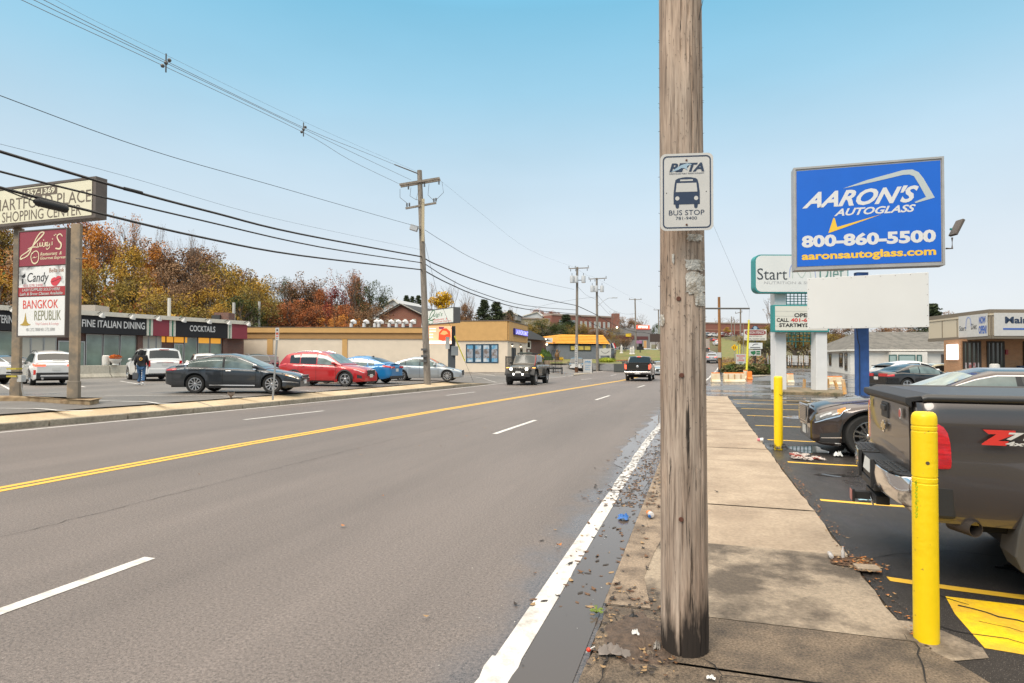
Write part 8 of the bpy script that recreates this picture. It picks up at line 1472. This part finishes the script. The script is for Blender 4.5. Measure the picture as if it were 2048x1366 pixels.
T = [  # kind, colour, u, top v, depth, width px, where
 ('round', 'brown', -70, 470, 78, 120, 'beyond the left edge, behind the shops'), ('round', 'olive', -20, 452, 80, 110, 'at the left edge above the sign posts'), ('round', 'brown', 30, 462, 84, 95, 'behind the left sign post'), ('round', 'orange', 75, 500, 76, 90, 'hidden behind the burgundy tenant panel'), ('round', 'gold', 10, 560, 68, 90, 'low behind the roof at the left edge'),
 ('round', 'rust', 180, 446, 92, 100, 'just right of the header sign'), ('round', 'orange', 215, 462, 86, 88, 'with the brightest crown right of the header'), ('round', 'gold', 240, 500, 80, 90, 'under the bright orange crown'), ('sparse', 'orange', 268, 447, 90, 46, 'spindly and tall, between cable and crown'), ('round', 'olive', 205, 555, 74, 96, 'low above FINE ITALIAN'), ('round', 'gold', 175, 540, 78, 80, 'low beside the bracketed post'),
 ('round', 'brown', 290, 500, 88, 90, 'above the word DINING'), ('round', 'orange', 330, 498, 90, 80, 'with small orange tuft left of the white mast'), ('round', 'brown', 365, 505, 92, 92, 'behind the tallest white mast'), ('round', 'tan', 345, 545, 80, 80, 'pale, above the burgundy panel'), ('round', 'olive', 270, 575, 73, 100, 'low above the first spot lamps'), ('round', 'gold', 315, 590, 72, 70, 'low at the first mast foot'),
 ('round', 'brown', 410, 508, 94, 90, 'above the COCKTAILS panel'), ('round', 'tan', 385, 560, 80, 80, 'mid slope right of the tallest mast'), ('round', 'brown', 445, 520, 92, 86, 'mid slope above the chimney'), ('round', 'gold', 425, 585, 78, 90, 'low behind the COCKTAILS panel'), ('round', 'olive', 365, 600, 73, 90, 'low right of the tallest mast'),
 ('round', 'olive', 475, 540, 88, 80, 'left part of the big olive clump'), ('round', 'gold', 503, 548, 84, 74, 'right part of the big olive clump'), ('round', 'olive', 525, 580, 80, 60, 'at the right foot of the olive clump'), ('round', 'green', 490, 600, 76, 80, 'low and dark behind the second mast'), ('round', 'gold', 455, 615, 72, 70, 'low behind the chimney'),
 ('bare', 'brown', 306, 448, 90, 40, 'rising above the slope, leftmost of the bare group', 0), ('bare', 'brown', 322, 462, 92, 40, 'second of the bare group', 1), ('bare', 'brown', 374, 458, 88, 46, 'standing under the lowest cable', 1), ('bare', 'brown', 400, 470, 90, 48, 'with twin stems right of the tallest mast', 0), ('bare', 'brown', 432, 478, 90, 60, 'leaning right above the brown slope', 2), ('bare', 'brown', 549, 560, 95, 34, 'thin, in the gap right of the olive clump', 1), ('bare', 'tan', 250, 440, 100, 30, 'beside the header sign end', 2),
 ('round', 'rust', 560, 610, 84, 80, 'salmon-rust and low right of the third mast'), ('sparse', 'green', 572, 565, 100, 48, 'greenish, skyline left'), ('round', 'brown', 600, 572, 104, 60, 'on the skyline, first brown crown'), ('sparse', 'brown', 618, 556, 104, 44, 'on the skyline, tallest twiggy crown'), ('round', 'rust', 590, 612, 82, 80, 'low behind the tan roof, left of the vents'), ('round', 'tan', 640, 580, 110, 54, 'pale and distant on the skyline'), ('round', 'rust', 655, 585, 96, 60, 'orange-red, mid slope'), ('round', 'red', 680, 580, 94, 50, 'crimson, mid slope'), ('round', 'rust', 640, 622, 84, 84, 'low above the first roof vent'), ('round', 'brown', 700, 560, 100, 58, 'tall brown crown left of the tallest'), ('sparse', 'rust', 712, 553, 96, 60, 'tallest crown of the right clump'), ('round', 'green', 742, 574, 98, 42, 'at the right end of the clump'), ('round', 'rust', 700, 618, 84, 80, 'low behind the middle roof vents'), ('round', 'brown', 735, 612, 88, 60, 'low beside the white gabled house'), ('round', 'orange', 676, 640, 79, 50, 'small and low above the roof edge'), ('bare', 'brown', 630, 560, 100, 36, 'thin, skyline among the rust crowns', 2), ('sparse', 'brown', 585, 575, 110, 50, 'thin crown at far back of the rust group'),
 ('bare', 'brown', 866, 562, 110, 40, 'between the leaning pole and the yellow crown', 0), ('bare', 'brown', 905, 560, 112, 36, 'behind and right of the yellow crown', 1), ('bare', 'tan', 925, 575, 118, 40, 'right of the restaurant sign', 2), ('bare', 'brown', 938, 590, 112, 30, 'before the first evergreen', 1),
 ('conifer', 'ever', 968, 598, 112, 26, 'left of the evergreen pair above the laundry', 0), ('conifer', 'ever', 992, 603, 114, 30, 'right of the evergreen pair above the laundry', 1), ('round', 'brown', 940, 612, 108, 44, 'reddish, above the laundry corner block'), ('conifer', 'ever', 812, 590, 190, 14, 'first of the small skyline pines', 0), ('conifer', 'ever', 824, 592, 190, 12, 'second of the small skyline pines', 1), ('conifer', 'ever', 836, 590, 190, 14, 'third of the small skyline pines', 0), ('bare', 'tan', 786, 585, 150, 20, 'thin, over the white gabled house', 1),
 ('round', 'brown', 1010, 625, 130, 40, 'behind the laundry lit sign'), ('conifer', 'ever', 1020, 620, 150, 16, 'dark and small right of the evergreen pair', 1), ('bare', 'brown', 1030, 612, 130, 30, 'before the cream building', 0), ('round', 'olive', 1068, 642, 118, 42, 'left of the green thicket'), ('round', 'green', 1092, 646, 116, 40, 'dark, behind the orange roof left wing'), ('round', 'olive', 1052, 652, 112, 36, 'low behind the laundry side'), ('conifer', 'ever', 1132, 628, 130, 26, 'pointed, before the long brick building', 1), ('round', 'green', 1118, 650, 118, 40, 'behind the left end of the orange roof'), ('round', 'olive', 1150, 652, 120, 36, 'behind the middle of the orange roof'), ('round', 'green', 1142, 650, 124, 36, 'dark, right of the pointed conifer'), ('round', 'brown', 1180, 654, 124, 40, 'brown thicket behind the orange roof'), ('round', 'brown', 1205, 658, 124, 36, 'brown thicket at the right roof end'), ('round', 'rust', 1078, 620, 220, 30, 'far, above the white gabled house'), ('round', 'rust', 1105, 624, 230, 40, 'far, above the long brick building'),
 ('bare', 'brown', 1225, 620, 170, 32, 'at the end of the long brick building', 0), ('round', 'tan', 1258, 638, 200, 40, 'pinkish, far behind the store'), ('bare', 'tan', 1290, 625, 180, 42, 'wide and pale above the red lit sign', 2), ('round', 'green', 1312, 650, 160, 20, 'dark, right of the store'), ('sparse', 'olive', 1240, 660, 110, 34, 'tangled, right of the flag'), ('sparse', 'olive', 1228, 672, 104, 26, 'tangled and low beside the flag'), ('sparse', 'brown', 1252, 672, 104, 26, 'twiggy, above the white statues'),
 ('bare', 'brown', 1532, 588, 96, 70, 'large, behind the left white sign post', 2), ('bare', 'tan', 1430, 635, 240, 30, 'far, right of the big wooden pole', 0), ('bare', 'tan', 1462, 632, 240, 30, 'far, above the brick roof', 1), ('bare', 'tan', 1500, 640, 240, 26, 'far, behind the fence company sign', 0), ('round', 'red', 1452, 664, 195, 14, 'small red bush-like, left of the pair'), ('round', 'red', 1473, 663, 195, 14, 'small red bush-like, right of the pair'), ('round', 'gold', 1456, 655, 205, 14, 'small golden, above the red pair'),
 ('round', 'olive', 1508, 672, 92, 40, 'behind the stacked fence signs'), ('round', 'green', 1530, 680, 90, 40, 'dark thicket left of the white sign post'), ('round', 'olive', 1548, 655, 96, 50, 'thicket behind the left white post'), ('round', 'olive', 1590, 672, 92, 56, 'thicket between the two white posts'), ('round', 'green', 1612, 668, 94, 50, 'dark thicket left of the right white post'), ('round', 'olive', 1640, 662, 98, 50, 'thicket behind the right white post'), ('round', 'brown', 1590, 650, 104, 60, 'brown crown behind the letter board'), ('round', 'brown', 1668, 652, 104, 50, 'brown crown left of the blue post'), ('round', 'brown', 1700, 655, 108, 50, 'brown crown behind the hip roof, left'), ('round', 'brown', 1760, 658, 112, 60, 'brown crown behind the hip roof, middle'), ('round', 'tan', 1820, 655, 112, 60, 'tan crown behind the hip roof, right'),
 ('conifer', 'ever', 1864, 606, 84, 44, 'with layered branches right of the blank panel', 0), ('round', 'brown', 1890, 632, 92, 44, 'low brown crown behind the canopy')]
for a in T: tree(*a[:7], *(a[7:8] if len(a) > 7 else (random.choice((0, 1)),)))
p = DG(888, 104, 0); p.z = terrain(p.x, p.y); c = D(888, 603, 104); t = thing('autumn_tree', 'dense bright yellow tree behind the restaurant sign', 'tree', p, group='trees on the wooded slope'); g = MB(); g.cyl(p, c, .22, .12, m_brk_, 8); g.build('trunk', t, 40); g = MB()
for k in range(26): q = c + Vector((random.gauss(0, .8), random.gauss(0, .8), random.gauss(0, .75))); leaf_cloud(g, q, (.75, .75, .6), 120, .14, C_['yellow'])
g.build('crown', t)
for k, (r, used) in PR.items():
    for o in [r]: pass
for o in SC.objects:
    for k in ('_h', '_r'):
        if k in o: del o[k]
# brush and vines filling the slope
random.seed(5); mb = MB(); cols = [C_['olive'], C_['brown'], C_['gold'], C_['rust'], C_['green'], C_['tan']]
def brush(n, us, ds, hs, size, cols):
    for _ in range(n):
        u = random.uniform(*us); d = random.uniform(*ds); p = DG(u, d, 0); z = terrain(p.x, p.y); h = random.random() ** .9 * interp(u, *hs) if isinstance(hs, tuple) and isinstance(hs[0], list) else random.random() * hs; q = Vector((p.x, p.y, z + h * (.6 + .5 * mnoise.noise(Vector((u * .03, d * .1, 0)))))); s_ = size * random.uniform(.6, 1.4); a = Vector((random.gauss(0, 1), random.gauss(0, 1), random.gauss(0, 1))).normalized(); b = a.cross(Vector((random.gauss(0, 1), random.gauss(0, 1), random.gauss(0, 1)))).normalized(); k = int((mnoise.noise(Vector((u * .02, d * .06, 4))) * 1.4 + .5) * len(cols)) + random.choice((0, 0, 1)); mb.add([q - a * s_, q + b * s_ * .6, q + a * s_, q - b * s_ * .6], [(0, 1, 2, 3)], cols[max(0, min(len(cols) - 1, k))])
brush(36000, (-90, 560), (68, 94), ([-90, 200, 300, 480, 560], [13, 13, 11, 8, 5]), .2, cols); brush(9000, (540, 760), (84, 104), 4.5, .17, [C_['rust'], C_['brown'], C_['rust'], C_['green']]); brush(5000, (1040, 1225), (104, 124), 2.6, .18, [C_['olive'], C_['green'], C_['brown']]); brush(5000, (1500, 1900), (84, 108), 2.2, .16, [C_['olive'], C_['green'], C_['brown']])
tag(mb.build('undergrowth'), kind='stuff')
mb = MB(); brush(2500, (1440, 1500), (84, 120), .5, .10, [C_['olive'], C_['gold'], C_['tan']]); brush(3500, (1225, 1330), (86, 112), .5, .10, [C_['olive'], C_['gold'], m_lawn]); tag(mb.build('verge_grass'), kind='stuff')
# ------------------------------------------------------------------ person walking away across the left car park
def person(label, loc, rz, h):
    t = thing('person', label, 'person', loc, rz); s = h / 1.76; m_sk = mat('skin', (.20, .11, .075), .6); m_ho = mat('hoodie_black', (.010, .010, .012), .85, var=.3, vscale=9); m_je = mat('denim_blue', (.045, .11, .22), .85, var=.2, vscale=9); m_sh = mat('shoe_pale', (.55, .55, .55), .6)
    def skin(name, V, E, Rr, m, root=0):
        me = bpy.data.meshes.new(name); me.from_pydata([tuple(Vector(v) * s) for v in V], E, []); me.materials.append(m); o = bpy.data.objects.new(name, me); SC.collection.objects.link(o); o.parent = t
        sk = o.modifiers.new('skin', 'SKIN'); sk.use_smooth_shade = True; lay = me.skin_vertices[0] if me.skin_vertices else None
        if lay is None: bpy.context.view_layer.update(); lay = me.skin_vertices[0]
        for i, r in enumerate(Rr): r = r if isinstance(r, tuple) else (r, r); lay.data[i].radius = (r[0] * s, r[1] * s)
        lay.data[root].use_root = True; sb = o.modifiers.new('sub', 'SUBSURF'); sb.levels = 1; sb.render_levels = 2; return o
    # +x is the walking direction
    V = [(0, 0, .95), (0, 0, 1.12), (0, 0, 1.32), (.01, 0, 1.46), (.02, 0, 1.53), (.03, 0, 1.62), (.03, 0, 1.70), (0, .10, .88), (.10, .10, .50), (.04, .10, .10), (.18, .10, .035), (0, -.10, .88), (-.02, -.10, .50), (-.20, -.10, .14), (-.10, -.10, .035), (0, .19, 1.40), (-.04, .25, 1.12), (.06, .27, .90), (0, -.19, 1.40), (.0, -.26, 1.12), (.10, -.27, .92)]
    E = [(0, 1), (1, 2), (2, 3), (3, 4), (4, 5), (5, 6), (0, 7), (7, 8), (8, 9), (9, 10), (0, 11), (11, 12), (12, 13), (13, 14), (2, 15), (15, 16), (16, 17), (2, 18), (18, 19), (19, 20)]; Rr = [.12, .12, .15, .06, .055, .088, .075, .085, .058, .042, .035, .085, .058, .042, .035, .055, .042, .028, .055, .042, .028]
    for sd, w in ((1, 17), (-1, 20)):
        b = Vector(V[w]); k = len(V); V.append(tuple(b + Vector((.02, 0, -.07)))); E.append((w, k)); Rr.append((.032, .02))
        for f, (dx, l) in enumerate(((-.02, .06), (-.005, .075), (.01, .07), (.025, .06))): j = len(V); V += [tuple(b + Vector((.02 + dx, sd * .004, -.105))), tuple(b + Vector((.03 + dx, -sd * .01, -.105 - l)))]; E += [(k, j), (j, j + 1)]; Rr += [.009, .008]
        j = len(V); V += [tuple(b + Vector((.05, -sd * .02, -.07))), tuple(b + Vector((.06, -sd * .03, -.11)))]; E += [(k, j), (j, j + 1)]; Rr += [.011, .009]
    skin('body', V, E, Rr, m_sk)
    skin('hoodie', [(0, 0, .92), (0, 0, 1.10), (0, 0, 1.32), (-.01, 0, 1.46), (-.03, 0, 1.56), (0, 0, 1.66), (.01, 0, 1.73), (0, .19, 1.40), (-.05, .26, 1.14), (.05, .275, .95), (0, -.19, 1.40), (-.01, -.27, 1.14), (.09, -.275, .97)], [(0, 1), (1, 2), (2, 3), (3, 4), (4, 5), (5, 6), (2, 7), (7, 8), (8, 9), (2, 10), (10, 11), (11, 12)], [(.17, .20), (.165, .20), (.16, .20), (.10, .11), .10, .125, .09, .085, .07, .05, .085, .07, .05], m_ho, 1)
    skin('trousers', [(0, 0, .95), (0, .10, .86), (.10, .10, .50), (.04, .10, .12), (0, -.10, .86), (-.02, -.10, .50), (-.18, -.10, .16)], [(0, 1), (1, 2), (2, 3), (0, 4), (4, 5), (5, 6)], [(.155, .165), .115, .09, .082, .115, .09, .08], m_je)
    for sd, x, z, p_ in ((1, .08, .045, 0), (-1, -.16, .06, .35)):
        g = MB(); g.box((x * s + .04, sd * .10 * s, z * s), (.28 * s, .10 * s, .09 * s), m_sh, ry=p_); g.build('shoe', t, 40, .03, world=False)
    g = MB(); c = Vector((-.205, .0, 1.27)) * s
    for r0, m_ in ((.075, mat('print_yellow', (.75, .36, .02), .7)), (.045, m_ho)): g.lathe(c - Vector((.002 if r0 < .05 else 0, 0, 0)), [(r0 * s, 0), (r0 * s * .98, -.012), (0, -.014)], m_, 16, 'X')
    g.box(c - Vector((.018, 0, 0)), (.004, .10 * s, .012), m_pw, rx=.4); g.build('back_print', t, world=False)
    g = MB()
    for k in range(5): g.box(Vector((-.035 + .0 * k - .03 * k * 0, -.10 - .0, .70 - .11 * k)) * s + Vector((-.075 - .03 * k * .55, .06, 0)), (.012, .04, .05), m_pw)
    g.build('leg_print', t, world=False); return t
person('person in black hoodie with yellow back print and blue jeans walking across the car park', tuple(DG(283, 30.6, .36)), YAW + math.radians(112), 1.78)
p = DG(272.5, 30.6, .36); t = thing('shopping_bag', 'dark grey bag carried at the left hand of the walking person', 'bag', p); g = MB(); g.box(p + UP * .44, (.30, .14, .34), mat('bag_grey', (.07, .075, .085), .7), rz=YAW); g.build('bag_body', t, bevel=.03); g = MB(); g.tube([p + UP * .6 - RGT * .08, p + UP * .84 + RGT * .02, p + UP * .6 + RGT * .08], .012, m_blk); g.build('handle', t)
g = MB(); p = G(462, 799, .3)
for k in range(16): a = k * 2.4; g.tube([p, p + Vector((.03 * math.cos(a), .03 * math.sin(a), .10)), p + Vector((.12 * math.cos(a), .12 * math.sin(a), .20 + .02 * (k % 4)))], .008, m_twig, 4)
tag(g.build('dead_weed'), 'dry brown weed at the back edge of the far footway', 'weed')
